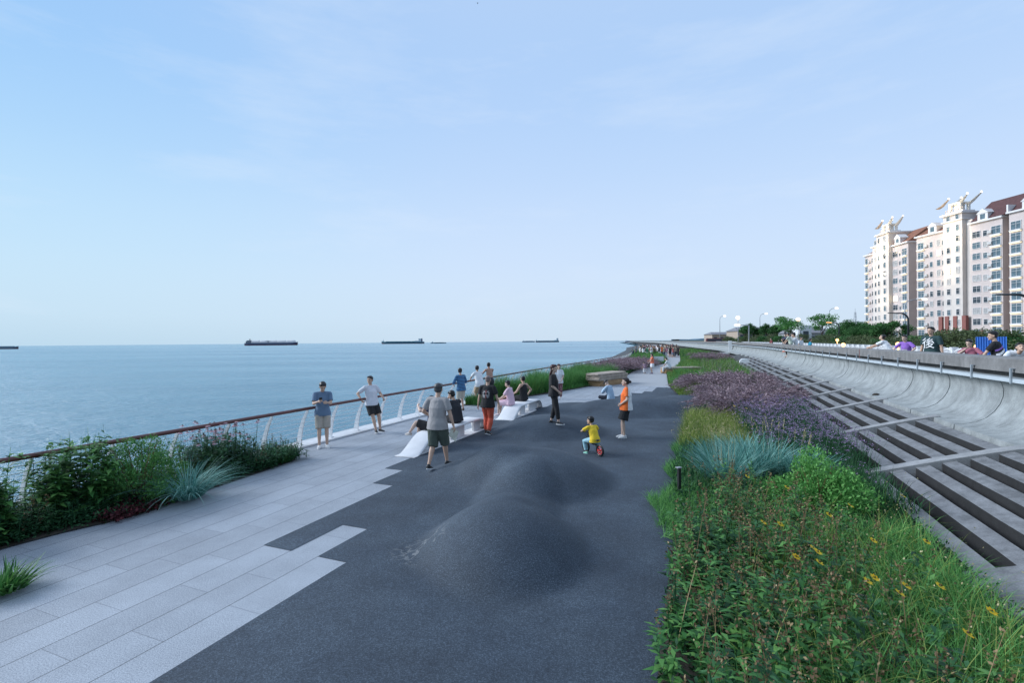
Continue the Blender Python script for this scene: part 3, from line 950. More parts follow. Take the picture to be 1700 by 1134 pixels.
rng = np.random.default_rng(11)
# ---- right bed, foreground: broad-leaved herbs with brown seed heads
s, t = fill(-0.75, 2.1, 0.8, 9.2, 52, rng)
k = s > RBEv(t) + 0.02
dens = np.clip((2.0 - s) / 1.2, 0.12, 1)          # thins out towards the grid where fine grass takes over
k &= rng.uniform(0, 1, len(s)) < dens
k &= ~((s < 0.05) & (t > 6.9))
k &= (s - 1.60) ** 2 + (t - 8.5) ** 2 > 0.85
k &= s > RBEv(t) + 0.14 * np.sin(t * 2.7) * np.sin(t * 6.1 + 1) + 0.05
s, t = s[k], t[k]; n = len(s)
hh = rng.uniform(0.34, 0.74, n) * (1 + 0.30 * np.sin(s * 3.3 + t * 1.9) * np.sin(t * 2.6 - s * 1.3)) * (0.72 + 0.28 * np.clip((s - RBEv(t)) / 0.6, 0, 1))
for k_, mt_, sh_ in ((rng.uniform(0, 1, n) < 0.42, G_DK, 0.40), (None, G_MID, 0.75)):
    if k_ is None: k_ = ~kprev
    kprev = k_
    stuff('herbs', leafy_stems(rng, world(s[k_], t[k_]), hh[k_] * (1.0 if mt_ is G_DK else 1.06), 0.135, 22, sh_), [mt_, G_BRN])
# ---- right bed, foreground: fine bright grass and coreopsis foliage
s, t = fill(0.2, 2.5, 0.8, 9.4, 950, rng)
k = (rng.uniform(0, 1, len(s)) < np.clip((s - 0.3) / 1.2, 0.12, 1)) & ((s - 1.60) ** 2 + (t - 8.5) ** 2 > 0.75)
s, t = s[k], t[k]; n = len(s)
cl = np.sin(s * 5.1 + 1) * np.sin(t * 4.3 + s * 2)
h = rng.uniform(0.26, 0.56, n) * (1 + 0.3 * cl)
v, f, tt_, *_ = blades(rng, world(s, t), h, 0.010, rng.uniform(0.05, 0.6, n), rng.uniform(0.1, 0.9, n), 4, None, 0.5, (0, 0.85))
parts = [(v, f, tt_, 0)]
m = rng.uniform(0, 1, n) < 0.05
v, f, tt_, tip, a, C = blades(rng, world(s[m], t[m]), rng.uniform(0.5, 0.85, m.sum()), 0.006, rng.uniform(0.05, 0.4, m.sum()), 0.3, 5, None, 0.5, (0.4, 1))
parts.append((v, f, tt_, 1))
v, f, tt_ = cards(rng, tip, 0.022, 0.8, None, 0.5, (0, 1)); parts.append((v, f, tt_, 2))
stuff('grass', parts, [G_BRT, G_YEL, G_REED])
# leaf litter of low leaves everywhere in the near bed, so no bare soil shows
s, t = fill(-0.7, 2.7, 0.8, 12, 900, rng); k = s > RBEv(t) + 0.0; s, t = s[k], t[k]
c = world(s, t); c[:, 2] += rng.uniform(0.0, 0.18, len(s))
v, f, tt_ = cards(rng, c, 0.06, 0.42, None, 0.5, (0, 0.6))
stuff('low_leaves', [(v, f, tt_, 0)], [G_DK])
# dead and seeding stalks standing loosely above the herbs
s, t = fill(-0.55, 1.7, 1.2, 8.4, 9, rng); k = (s > RBEv(t) + 0.08) & ((s - 1.60) ** 2 + (t - 8.5) ** 2 > 1.3); s, t = s[k], t[k]; n = len(s)
v, f, tt_, tip, a, C = blades(rng, world(s, t), rng.uniform(0.65, 1.0, n), 0.008, rng.uniform(0.03, 0.35, n), 0.1, 4, None, 0.5, (0.3, 1), wpow=0.15)
parts = [(v, f, tt_, 0)]
for j in range(16):
    p = C[:, -1] * (1 - j / 16 * 0.9) + C[:, -2] * (j / 16 * 0.9) + rng.normal(0, 0.016, tip.shape)
    v, f, tt_ = cards(rng, p, 0.032, 0.5, None, 0.6, (0.2, 1)); parts.append((v, f, tt_, 0))
stuff('seed_stalks', parts, [G_BRN])
# tall loose grass arching out of the bed
s, t = fill(0.3, 2.3, 1.0, 8.6, 85, rng); k = (s - 1.60) ** 2 + (t - 8.5) ** 2 > 1.2; s, t = s[k], t[k]; n = len(s)
v, f, tt_, *_ = blades(rng, world(s, t), rng.uniform(0.6, 1.0, n), 0.010, rng.uniform(0.1, 0.6, n), rng.uniform(0.4, 1.3, n), 6, None, 0.5, (0.1, 0.9))
stuff('grass', [(v, f, tt_, 0)], [G_YEL])
s, t = fill(0.7, 2.5, 1.0, 8.4, 420, rng); k = (s - 1.60) ** 2 + (t - 8.5) ** 2 > 1.0; s, t = s[k], t[k]; n = len(s)
v, f, tt_, *_ = blades(rng, world(s, t), rng.uniform(0.40, 0.68, n), 0.011, rng.uniform(0.05, 0.5, n), rng.uniform(0.2, 0.9, n), 5, None, 0.5, (0.2, 1))
stuff('grass', [(v, f, tt_, 0)], [G_BRT])
# ---- strip of soft grass at the path edge
s, t = fill(-1.15, 0.25, 6.9, 14.2, 2100, rng)
k = (s > RBEv(t) - 0.12 * np.sin(t * 3.1) - 0.10 - 0.22 * ((t > 7.3) & (t < 8.6))) & (s < RBEv(t) + 0.75)
s, t = s[k], t[k]; n = len(s)
v, f, tt_, *_ = blades(rng, world(s, t), rng.uniform(0.12, 0.30, n), 0.008, rng.uniform(0.05, 0.6, n), rng.uniform(0.2, 1.0, n), 3, None, 0.5, (0, 1))
stuff('grass', [(v, f, tt_, 0)], [G_BRT])
# ---- yellow-green grass further along the edge
s, t = fill(-0.75, 0.9, 12.6, 18.0, 850, rng); n = len(s)
v, f, tt_, tip, a, C = blades(rng, world(s, t), rng.uniform(0.35, 0.62, n), 0.011, rng.uniform(0.05, 0.45, n), rng.uniform(0.1, 0.6, n), 4, None, 0.5, (0, 0.8))
parts = [(v, f, tt_, 0)]
v, f, tt_ = cards(rng, tip[::4], 0.045, 0.25, None, 1.2, (0.2, 1)); parts.append((v, f, tt_, 1))
stuff('grass', parts, [G_YEL, G_REED])
# under-layer for the whole right bed beyond
s, t = fill(-0.7, 3.0, 9, 34, 260, rng); k = (s > RBEv(t)); s, t = s[k], t[k]; n = len(s)
v, f, tt_, *_ = blades(rng, world(s, t), rng.uniform(0.2, 0.5, n), 0.022, rng.uniform(0.05, 0.5, n), rng.uniform(0.1, 0.8, n), 3, None, 0.5, (0, 0.9))
stuff('grass', [(v, f, tt_, 0)], [G_DK])

# ---- verbena mass: thin stems with violet heads
def verbena(name, sr, tr, dens, hmin, hmax, keep=None):
    s, t = fill(sr[0], sr[1], tr[0], tr[1], dens, rng)
    if keep is not None: k = keep(s, t); s, t = s[k], t[k]
    n = len(s)
    v, f, tt_, tip, a, C = blades(rng, world(s, t), rng.uniform(hmin, hmax, n), 0.009, rng.uniform(0.03, 0.35, n), 0.12, 4, None, 0.5, (0.1, 0.7), wpow=0.2)
    parts = [(v, f, tt_, 0)]
    for j in range(7):
        p = tip + rng.normal(0, 0.022, tip.shape) * np.array([1, 1, 0.35])
        v, f, tt_ = cards(rng, p, 0.022, 0.8, None, 0.3, (0, 1)); parts.append((v, f, tt_, 1))
    c = C[:, 1] + rng.normal(0, 0.05, tip.shape); v, f, tt_ = cards(rng, c, 0.10, 0.2, None, 0.5, (0, 0.6)); parts.append((v, f, tt_, 0))
    c = C[:, 2] + rng.normal(0, 0.05, tip.shape); v, f, tt_ = cards(rng, c, 0.08, 0.2, None, 0.5, (0, 0.6)); parts.append((v, f, tt_, 0))
    return stuff(name, parts, [G_DK, G_VIO])
verbena('verbena', (0.7, 2.95), (11.4, 19.5), 150, 0.50, 0.90, lambda s, t: s > 0.7 + 0.35 * np.abs(t - 15.5) / 4)
verbena('verbena', (2.1, 2.6), (9.5, 12.0), 30, 0.3, 0.6)
# fine dark green foliage under the verbena's near edge
s, t = fill(1.6, 2.6, 9.6, 12.5, 900, rng); n = len(s)
v, f, tt_, *_ = blades(rng, world(s, t), rng.uniform(0.3, 0.6, n), 0.007, rng.uniform(0.05, 0.4, n), 0.2, 3, None, 0.5, (0.2, 1))
stuff('grass', [(v, f, tt_, 0)], [G_DK])

# ---- lyme grass clumps, blue-green
def seed_stalks(rng, parts, mats, tip, a, C):
    n = 9
    b = disc(rng, n, 0.3)
    v, f, t, tp, aa, CC = blades(rng, b, rng.uniform(0.95, 1.3, n), 0.008, rng.uniform(0.05, 0.25, n), 0.1, 4, None, 0.5, (0.3, 1))
    parts.append((v, f, t, 1))
    for j in range(12):
        p = tp - (tp - CC[:, -2]) * (j / 11.0) * 0.85 + rng.normal(0, 0.004, tp.shape)
        v, f, t = cards(rng, p, 0.04, 0.4, np.tile([[0, 0, 1.5]], (n, 1)), 1.0, (0, 1)); parts.append((v, f, t, 1))
    mats.append(G_REED)
ly = [grass_tuft_mesh('lyme_grass', 40 + i, 460, 0.40, 0.92, 0.026, 0.50, 0.45, G_BLUE, k=5, extra=seed_stalks if i == 0 else None) for i in range(2)]
for i, (s, t, sc, lab) in enumerate([(0.30, 10.1, 0.95, 'blue-green lyme grass clump nearest the low black bollard'), (0.95, 10.9, 1.05, 'tall blue-green lyme grass clump with straw seed spikes, middle of the bed group'),
                                     (1.55, 10.6, 0.85, 'blue-green lyme grass clump beside the round green bush'), (0.65, 11.8, 0.9, 'blue-green lyme grass clump in front of the violet flowers'), (0.15, 11.2, 0.8, 'blue-green lyme grass clump leaning over the bright edge grass')]):
    place('lyme_grass', ly[i % 2 if i != 1 else 0], s, t, lab, 'grass clump', 'lyme grass in the right bed', rz=i * 1.9, sc=sc)
place('lyme_grass', grass_tuft_mesh('lyme_grass', 60, 380, 0.22, 0.98, 0.020, 0.55, 0.85, G_BLUE, (0.2, 1), k=6), *ST(*G(312, 830).xy), 'grey-green lyme grass tussock drooping onto the paving beside the maroon leaves', 'grass clump', sc=0.95)
# ---- shrubs
p = G(1372, 905); s0, t0 = ST(p.x, p.y)
place('round_bush', bush_mesh(1, 0.80, 0.92, 13000, 0.050, G_BRT, name='round_bush'), 1.55, 8.75, 'round bright green small-leaved bush in the right bed before the lattice', 'bush')
place('thin_leaved_bush', bush_mesh(2, 0.66, 1.24, 15000, 0.048, G_MID, name='thin_leaved_bush', aspect=0.35), *ST(*G(232, 838).xy), 'upright dark green fine-leaved bush against the railing', 'bush', z=0.0)
rngb = np.random.default_rng(77)
def big_leaf_bush():
    rng = np.random.default_rng(21)
    b = disc(rng, 46, 0.5)
    parts = leafy_stems(rng, b, rng.uniform(0.75, 1.45, 46), 0.22, 48, False)
    V, Q, T, M = cat_parts(parts)
    return np_mesh('leafy_bush', V, Q, [G_MID], T, M)
blb = big_leaf_bush()
place('leafy_bush', blb, -9.50, 4.55, 'tall leafy green bush hiding the railing end at the far left', 'bush', 'broad-leaved bushes on the left', sc=1.0)
place('leafy_bush', blb, -9.45, 3.3, 'leafy green bush cut by the left edge of the view', 'bush', 'broad-leaved bushes on the left', rz=2.0, sc=0.95)
# low dark herbs of the left bed
s, t = fill(-10.0, -8.9, 1.8, 8.8, 150, rng); n = len(s)
stuff('herbs', leafy_stems(rng, world(s, t), rng.uniform(0.18, 0.5, n), 0.12, 14, 0.1), [G_DK, G_BRN])
LBEv = np.vectorize(lambda t: interp(t, LB1))
s, t = fill(-10.0, -8.4, 1.5, 9.2, 1500, rng); k = s < LBEv(t); s, t = s[k], t[k]; n = len(s)
c = world(s, t); c[:, 2] += rng.uniform(0, 0.16, n)
v, f, tt_ = cards(rng, c, 0.06, 0.4, None, 0.5, (0, 0.7)); stuff('low_leaves', [(v, f, tt_, 0)], [G_DK])
# grey-green lavender-like tufts along its edge
lav = grass_tuft_mesh('grey_tuft', 90, 420, 0.17, 0.34, 0.010, 0.5, 0.15, G_GREY, k=3)
for i, (px, py, w_) in enumerate([(40, 872, 'nearest the left edge of the view'), (95, 870, 'second from the left'), (150, 862, 'beside the maroon leaves'), (205, 842, 'half over the maroon leaves'), (120, 850, 'behind the others'), (12, 890, 'at the front corner of the bed')]):
    s, t = ST(*G(px, py).xy)
    place('grey_tuft', lav, s - 0.1, t, 'small grey-green herb tuft in the left bed, ' + w_, 'tuft', 'grey tufts of the left bed', rz=i * 1.3, sc=1.0 + 0.15 * math.sin(i * 2))
# maroon ground cover
pts = [ST(*G(x, y).xy) for x, y in ((205, 862), (240, 850), (268, 838), (285, 828), (230, 845))]
parts = []
for (s, t) in pts:
    n = 900; b = disc(rng, n, 0.30); c = b + np.array(P(s - 0.12, t, 0.03)); c[:, 2] += rng.uniform(0, 0.13, n)
    v, f, tt_ = cards(rng, c, 0.05, 0.7, None, 0.5, (0, 1)); parts.append((v, f, tt_, 0))
stuff('maroon_ground_cover', parts, [G_MAR])
# coneflowers by the railing
def coneflowers(seed):
    rng = np.random.default_rng(seed)
    n = 26; b = disc(rng, n, 0.42)
    parts = leafy_stems(rng, b, rng.uniform(0.55, 0.98, n), 0.17, 26, False); n = 13
    tips = b[:13] + np.stack([rng.normal(0, 0.08, n), rng.normal(0, 0.08, n), rng.uniform(0.72, 1.08, n)], 1)
    stem = []
    for i in range(n):
        c = tips[i]
        for j in range(11):
            a = j * 2 * math.pi / 11 + i
            d = np.array([math.cos(a), math.sin(a), -0.45]); sdv = np.array([-math.sin(a), math.cos(a), 0]) * 0.011
            V = np.array([c + d * 0.012 - sdv * 0.6, c + d * 0.012 + sdv * 0.6, c + d * 0.052 + sdv, c + d * 0.052 - sdv]); stem.append((V, np.array([[0, 1, 2, 3]]), np.array([rng.uniform()]), 2))
        v, f, t = cards(rng, np.tile(c, (8, 1)) + rng.normal(0, 0.006, (8, 3)), 0.026, 0.9, None, 1.2, (0, 0.4)); stem.append((v, f, t, 1))
        v, f, t, *_ = blades(rng, (b[i] * 1.0)[None], np.array([c[2] * 1.02]), 0.008, 0.05, 0.02, 3, None, 0.5, (0.2, 0.5), wpow=0.1)
        V = v.reshape(1, 8, 3); dx = c - V[0, -1]; V = V + np.linspace(0, 1, 4).repeat(2)[None, :, None] * dx
        stem.append((V, f, t, 0))
    V, Q, T, M = cat_parts(parts + stem)
    return np_mesh('coneflower', V, Q, [G_DK, G_BRN, G_PINK], T, M)
cf = [coneflowers(31), coneflowers(32)]
for i, (px, py, w_) in enumerate([(355, 800, 'beside the drooping lyme grass'), (385, 790, 'the middle of the three clumps'), (408, 782, 'nearest the open railing'), (335, 785, 'hard against the railing')]):
    s, t = ST(*G(px, py).xy)
    place('coneflower', cf[i % 2], s - 0.25, t, 'pink coneflower clump in the left bed, ' + w_, 'flower clump', 'pink coneflowers of the left bed', rz=i, sc=0.95)
place('coneflower', cf[1], -9.75, 6.95, 'pink coneflower clump behind the lyme grass near the railing', 'flower clump', 'pink coneflowers of the left bed', rz=4)
sg = grass_tuft_mesh('small_grass', 95, 700, 0.34, 0.32, 0.010, 0.4, 0.7, G_MID, (0.0, 0.8), k=4)
place('small_grass', sg, *ST(*G(460, 768).xy), 'low green grass tuft at the far tip of the left bed', 'grass clump')
place('small_grass', grass_tuft_mesh('broad_leaf_tuft', 96, 260, 0.20, 0.36, 0.03, 0.6, 0.5, G_MID, k=4), *ST(*G(4, 985).xy), 'isolated green leafy tuft growing on the pale paving at the lower left corner', 'tuft', sc=1.0)
sp_ = grass_tuft_mesh('stone_pocket_grass', 97, 900, 0.55, 0.62, 0.012, 0.35, 0.5, G_MID, (0, 0.8), k=4)
place('grass_clump', sp_, *ST(*G(797, 672).xy), 'round green grass clump at the railing behind the man in red trousers', 'grass clump', sc=1.0)

# ---- second left bed: tall green grass, a yellow-green fringe, mauve fountain grass
LB2v = np.vectorize(lambda t: interp(t, LB2)); SHv = np.vectorize(SH)
def left_bed(t0, t1, dens, hmin, hmax, mat, w, name='grass', cond=None, tintr=(0, 1)):
    t = rng.uniform(t0, t1, int((t1 - t0) * 3 * dens)); s = rng.uniform(-14, -4, len(t)) if False else None
    lo = SHv(t) + 0.75; hi = LB2v(t) - 0.1
    u = rng.uniform(0, 1, len(t)); s = lo + (hi - lo) * u
    if cond is not None: k = cond(s, t, u); s, t, u = s[k], t[k], u[k]
    n = len(t)
    edge = np.clip((LB2v(t) - s) / 0.7, 0.45, 1)
    v, f, tt_, tip, a, C = blades(rng, world(s, t), rng.uniform(hmin, hmax, n) * edge * (1 + 0.18 * np.sin(t * 1.3 + s * 2.1)), w, rng.uniform(0.05, 0.4, n), rng.uniform(0.1, 0.7, n), 4, None, 0.5, tintr)
    return stuff(name, [(v, f, tt_, 0)], [mat])
left_bed(18.6, 37, 330, 0.85, 1.32, G_MID, 0.016, cond=lambda s, t, u: u < 0.9, tintr=(0.1, 1))
left_bed(19.5, 37, 130, 0.85, 1.38, G_BRT, 0.014, cond=lambda s, t, u: u < 0.9, tintr=(0, 0.6))
left_bed(24.5, 37, 230, 0.45, 0.75, G_BRT, 0.018, cond=lambda s, t, u: u > 0.74)
left_bed(18.6, 24, 260, 0.6, 0.95, G_YEL, 0.014, cond=lambda s, t, u: (u > 0.2) & (u < 0.85), tintr=(0, 0.6))
left_bed(36, 52, 120, 0.3, 0.55, G_BRT, 0.03, cond=lambda s, t, u: u > 0.6)
left_bed(37, 58, 120, 0.5, 0.8, G_DK, 0.035)
left_bed(56, 100, 90, 0.6, 1.1, G_MID, 0.06, tintr=(0.1, 1))
left_bed(56, 100, 40, 0.5, 0.9, G_YEL, 0.05, tintr=(0, 0.5))

ftn = [fountain_mesh(50 + i) for i in range(3)]
spots = []
rf = random.Random(4)
for t in np.arange(37.5, 53, 1.7):
    for u in (0.2, 0.5, 0.82):
        lo, hi = SH(t) + 0.9, interp(t, LB2) - 0.3
        if u > 0.8 and t < 41: continue
        spots.append((lo + (hi - lo) * u + rf.uniform(-.2, .2), t + rf.uniform(-.4, .4), 1.15 + rf.uniform(-.1, .15)))
for i, (s, t, sc) in enumerate(spots):
    place('fountain_grass', ftn[i % 3], s, t, 'mauve fountain grass clump in the drift between the path and the railing, behind the layered stone', 'grass clump', 'mauve fountain grass drift by the railing', rz=rf.random() * 6, sc=sc)
spots = [(0.45, 19.2), (1.5, 19.4), (0.75, 21.3), (1.9, 21.2), (2.6, 22.9), (0.5, 23.4), (1.6, 23.6), (0.95, 17.9)]
for i, (s, t) in enumerate(spots):
    place('fountain_grass', ftn[i % 3], s + rf.uniform(-.12, .12), t + rf.uniform(-.2, .2), 'mauve fountain grass clump in the nearer drift behind the violet flowers', 'grass clump', 'nearer mauve fountain grass drift', rz=rf.random() * 6, sc=(0.98, 0.98, 1.12 + rf.uniform(-.1, .1)))
for i, (s, t) in enumerate([(s, t) for t in (26.6, 28.6, 30.6) for s in (-0.5, 0.6, 1.7)]):
    place('fountain_grass', ftn[i % 3], s + rf.uniform(-.2, .2), t + rf.uniform(-.2, .2), 'mauve fountain grass clump in the farther low drift of the right bed', 'grass clump', 'farther mauve fountain grass drift', rz=rf.random() * 6, sc=1.08 + rf.uniform(-.08, .12))
for i in range(16):
    s, t = rf.uniform(-0.5, 2.6), rf.uniform(62, 78)
    place('fountain_grass', ftn[i % 3], s + WO(t), t, 'mauve fountain grass clump in the far patch at the foot of the sea wall', 'grass clump', 'far mauve fountain grass patch by the wall', rz=rf.random() * 6, sc=1.1)
# light green tuft bed tip and the green meadow beyond
def right_bed(t0, t1, n, hmin, hmax, mat, w, u0=0.0, u1=1.0, tintr=(0, 1)):
    t = rng.uniform(t0, t1, n); lo = RBEv(t) + 0.05; hi = 3.0 + WOv(t)
    u = rng.uniform(u0, u1, n); s = lo + (hi - lo) * u
    edge = np.clip((s - RBEv(t)) / 0.8, 0.45, 1)
    v, f, tt_, *_ = blades(rng, world(s, t), rng.uniform(hmin, hmax, n) * edge * (1 + 0.22 * np.sin(t * 1.1 + s * 1.7)), w, rng.uniform(0.05, 0.45, n), rng.uniform(0.1, 0.8, n), 4, None, 0.5, tintr)
    return stuff('grass', [(v, f, tt_, 0)], [mat])
right_bed(18.5, 25, 5200, 0.35, 0.7, G_MID, 0.016, 0.0, 1.0, (0.1, 0.9))
right_bed(24.6, 31, 5200, 0.45, 0.75, G_YEL, 0.013, 0.0, 0.42, (0, 0.55))
right_bed(24.6, 33, 3500, 0.35, 0.65, G_MID, 0.016, 0.0, 0.5)
right_bed(31, 40, 4200, 0.4, 0.7, G_BRT, 0.02, 0.0, 0.4, (0, 0.8))
right_bed(31, 62, 11000, 0.4, 0.8, G_MID, 0.028, 0.0, 1.0, (0.2, 1))
right_bed(31, 62, 6000, 0.45, 0.9, G_YEL, 0.024, 0.0, 1.0, (0, 0.5))
right_bed(31, 62, 900, 0.6, 0.95, G_MAUVE, 0.03, 0.4, 1.0, (0.2, 0.8))
right_bed(60, 130, 8000, 0.5, 1.0, G_MID, 0.06, 0.0, 1.0, (0.1, 0.9))
right_bed(60, 130, 4000, 0.5, 1.0, G_YEL, 0.05, 0.0, 1.0, (0, 0.5))
place('pale_flower_clump', grass_tuft_mesh('pale_flower_clump', 99, 700, 0.45, 0.52, 0.014, 0.5, 0.5, G_PALE, k=4), 0.62, 13.6, 'pale yellow flowering clump beside the violet flowers', 'flower clump', sc=0.9)
# ---- coreopsis: single yellow flowers standing over the grass
def coreopsis_mesh(seed):
    rng = np.random.default_rng(seed); parts = []
    v, f, t, tip, a, C = blades(rng, np.zeros((1, 3)), np.array([0.5]), 0.006, 0.12, 0.1, 4, None, 0.5, (0.2, 0.8), wpow=0.15)
    parts.append((v, f, t, 0)); c = tip[0]
    nrm = np.array([0.25, -0.45, 0.85]); nrm /= np.linalg.norm(nrm)
    e1 = np.cross(nrm, [0, 0, 1.0]); e1 /= np.linalg.norm(e1); e2 = np.cross(nrm, e1)
    for j in range(8):
        a = j * math.pi / 4 + rng.uniform(-.1, .1); d = e1 * math.cos(a) + e2 * math.sin(a); s = e1 * -math.sin(a) + e2 * math.cos(a)
        V = np.array([c + d * 0.006, c + d * 0.022 + s * 0.010, c + d * 0.036 + nrm * 0.003, c + d * 0.022 - s * 0.010]); parts.append((V, np.array([[0, 1, 2, 3]]), np.array([rng.uniform()]), 1))
    v, f, t = cards(rng, np.tile(c + nrm * 0.003, (6, 1)), 0.012, 0.9, None, 0.4, (0, 0.5)); parts.append((v, f, t, 2))
    V, Q, T, M = cat_parts(parts)
    return np_mesh('yellow_flower', V, Q, [G_MID, G_YFL, G_BRN], T, M)
cor = [coreopsis_mesh(70 + i) for i in range(3)]
FL = [(1285, 875), (1307, 883), (1359, 857), (1371, 919), (1375, 932), (1338, 937), (1344, 937), (1516, 833), (1516, 901), (1479, 974), (1463, 984), (1533, 974), (1532, 986), (1522, 1004), (1573, 1054), (1681, 1034), (1467, 912), (1228, 794), (1246, 681), (1428, 850), (1292, 812), (1225, 677)]
FLAB = ['yellow flower at the lower left of the round green bush', 'yellow flower just below the round green bush, right of another', 'yellow flower on the lower middle of the round green bush', 'single yellow flower in the fine grass left of centre of the bed', 'yellow flower just below and right of the single one in fine grass',
        'left flower of the close yellow pair in the fine grass', 'right flower of the close yellow pair in the fine grass', 'highest yellow flower, standing out against the concrete beams', 'yellow flower in the grass right below the one against the beams', 'yellow flower left of the cluster of three', 'lowest left yellow flower near the cluster of three',
        'top yellow flower of the cluster of three', 'middle yellow flower of the cluster of three', 'bottom yellow flower of the cluster of three', 'large yellow flower low in the bed, below the cluster of three', 'yellow flower at the right edge of the view by the concrete', 'small yellow flower in the pale grass above the close pair', 'yellow flower at the foot of the lyme grass',
        'yellow flower beside the pale yellow clump', 'yellow flower at the right end of the round green bush', 'small yellow flower between the lyme grass and the round bush', 'orange-yellow flower below the nearer mauve fountain grass']
for i, (px, py) in enumerate(FL):
    z = 0.74
    g = G(px, py, z); s, t = ST(g.x, g.y)
    o = np_obj('yellow_flower', cor[i % 3], None, (g.x, g.y, 0.24), rf.random() * 0.6, 1.15)
    tag(o, FLAB[i], 'flower', 'golden yellow flowers scattered over the right bed')

# ------------------------------------------------------------------ people
def remesh_eval(mb, voxel, smooth_it=4, wrinkle=0.0, seed=0):
    me = mb.mesh('tmp', plain('tmp_mat', (0.5, 0.5, 0.5)))
    bm = bmesh.new(); bm.from_mesh(me); bmesh.ops.recalc_face_normals(bm, faces=bm.faces); bm.to_mesh(me); bm.free()
    o = bpy.data.objects.new('tmp', me); COL.objects.link(o)
    r = o.modifiers.new('r', 'REMESH'); r.mode = 'VOXEL'; r.voxel_size = voxel; r.use_smooth_shade = True
    if smooth_it:
        s = o.modifiers.new('s', 'SMOOTH'); s.factor = 0.5; s.iterations = smooth_it
    dg = bpy.context.evaluated_depsgraph_get()
    out = bpy.data.meshes.new_from_object(o.evaluated_get(dg))
    bpy.data.objects.remove(o); bpy.data.meshes.remove(me)
    if wrinkle:
        n = len(out.vertices); co = np.empty(n * 3, np.float32); no = np.empty(n * 3, np.float32)
        out.vertices.foreach_get('co', co); out.vertices.foreach_get('normal', no)
        co = co.reshape(-1, 3); no = no.reshape(-1, 3)
        so = Vector((seed * 3.1, 0, 0))
        d = np.array([mnoise.noise(Vector((c[0] * 11, c[1] * 11, c[2] * 5)) + so) + 0.5 * mnoise.noise(Vector((c[0] * 26, c[1] * 26, c[2] * 14)) + so) for c in co])
        co += no * (d * wrinkle)[:, None]
        out.vertices.foreach_set('co', co.ravel())
    out.polygons.foreach_set('use_smooth', np.ones(len(out.polygons), dtype=bool))
    return out
def ik(a, b, l1, l2, hint):
    """joint between a and b, bending towards hint"""
    a, b = Vector(a), Vector(b); d = b - a; L = min(d.length, (l1 + l2) * 0.999); d.normalize(); b2 = a + d * L
    x = (l1 * l1 - l2 * l2 + L * L) / (2 * L); h = math.sqrt(max(l1 * l1 - x * x, 0))
    hv = Vector(hint); hv = hv - d * hv.dot(d)
    if hv.length < 1e-5: hv = d.orthogonal()
    hv.normalize()
    return a + d * x + hv * h, b2
SKIN = lambda: plain('skin', (0.56, 0.36, 0.26), 0.5, 0.06, 8)
SKIN_P = lambda: plain('skin_pale', (0.60, 0.42, 0.33), 0.5, 0.06, 8)
def cloth(name, c, var=0.10): return plain('cloth_' + name, c, 0.85, var, 12)

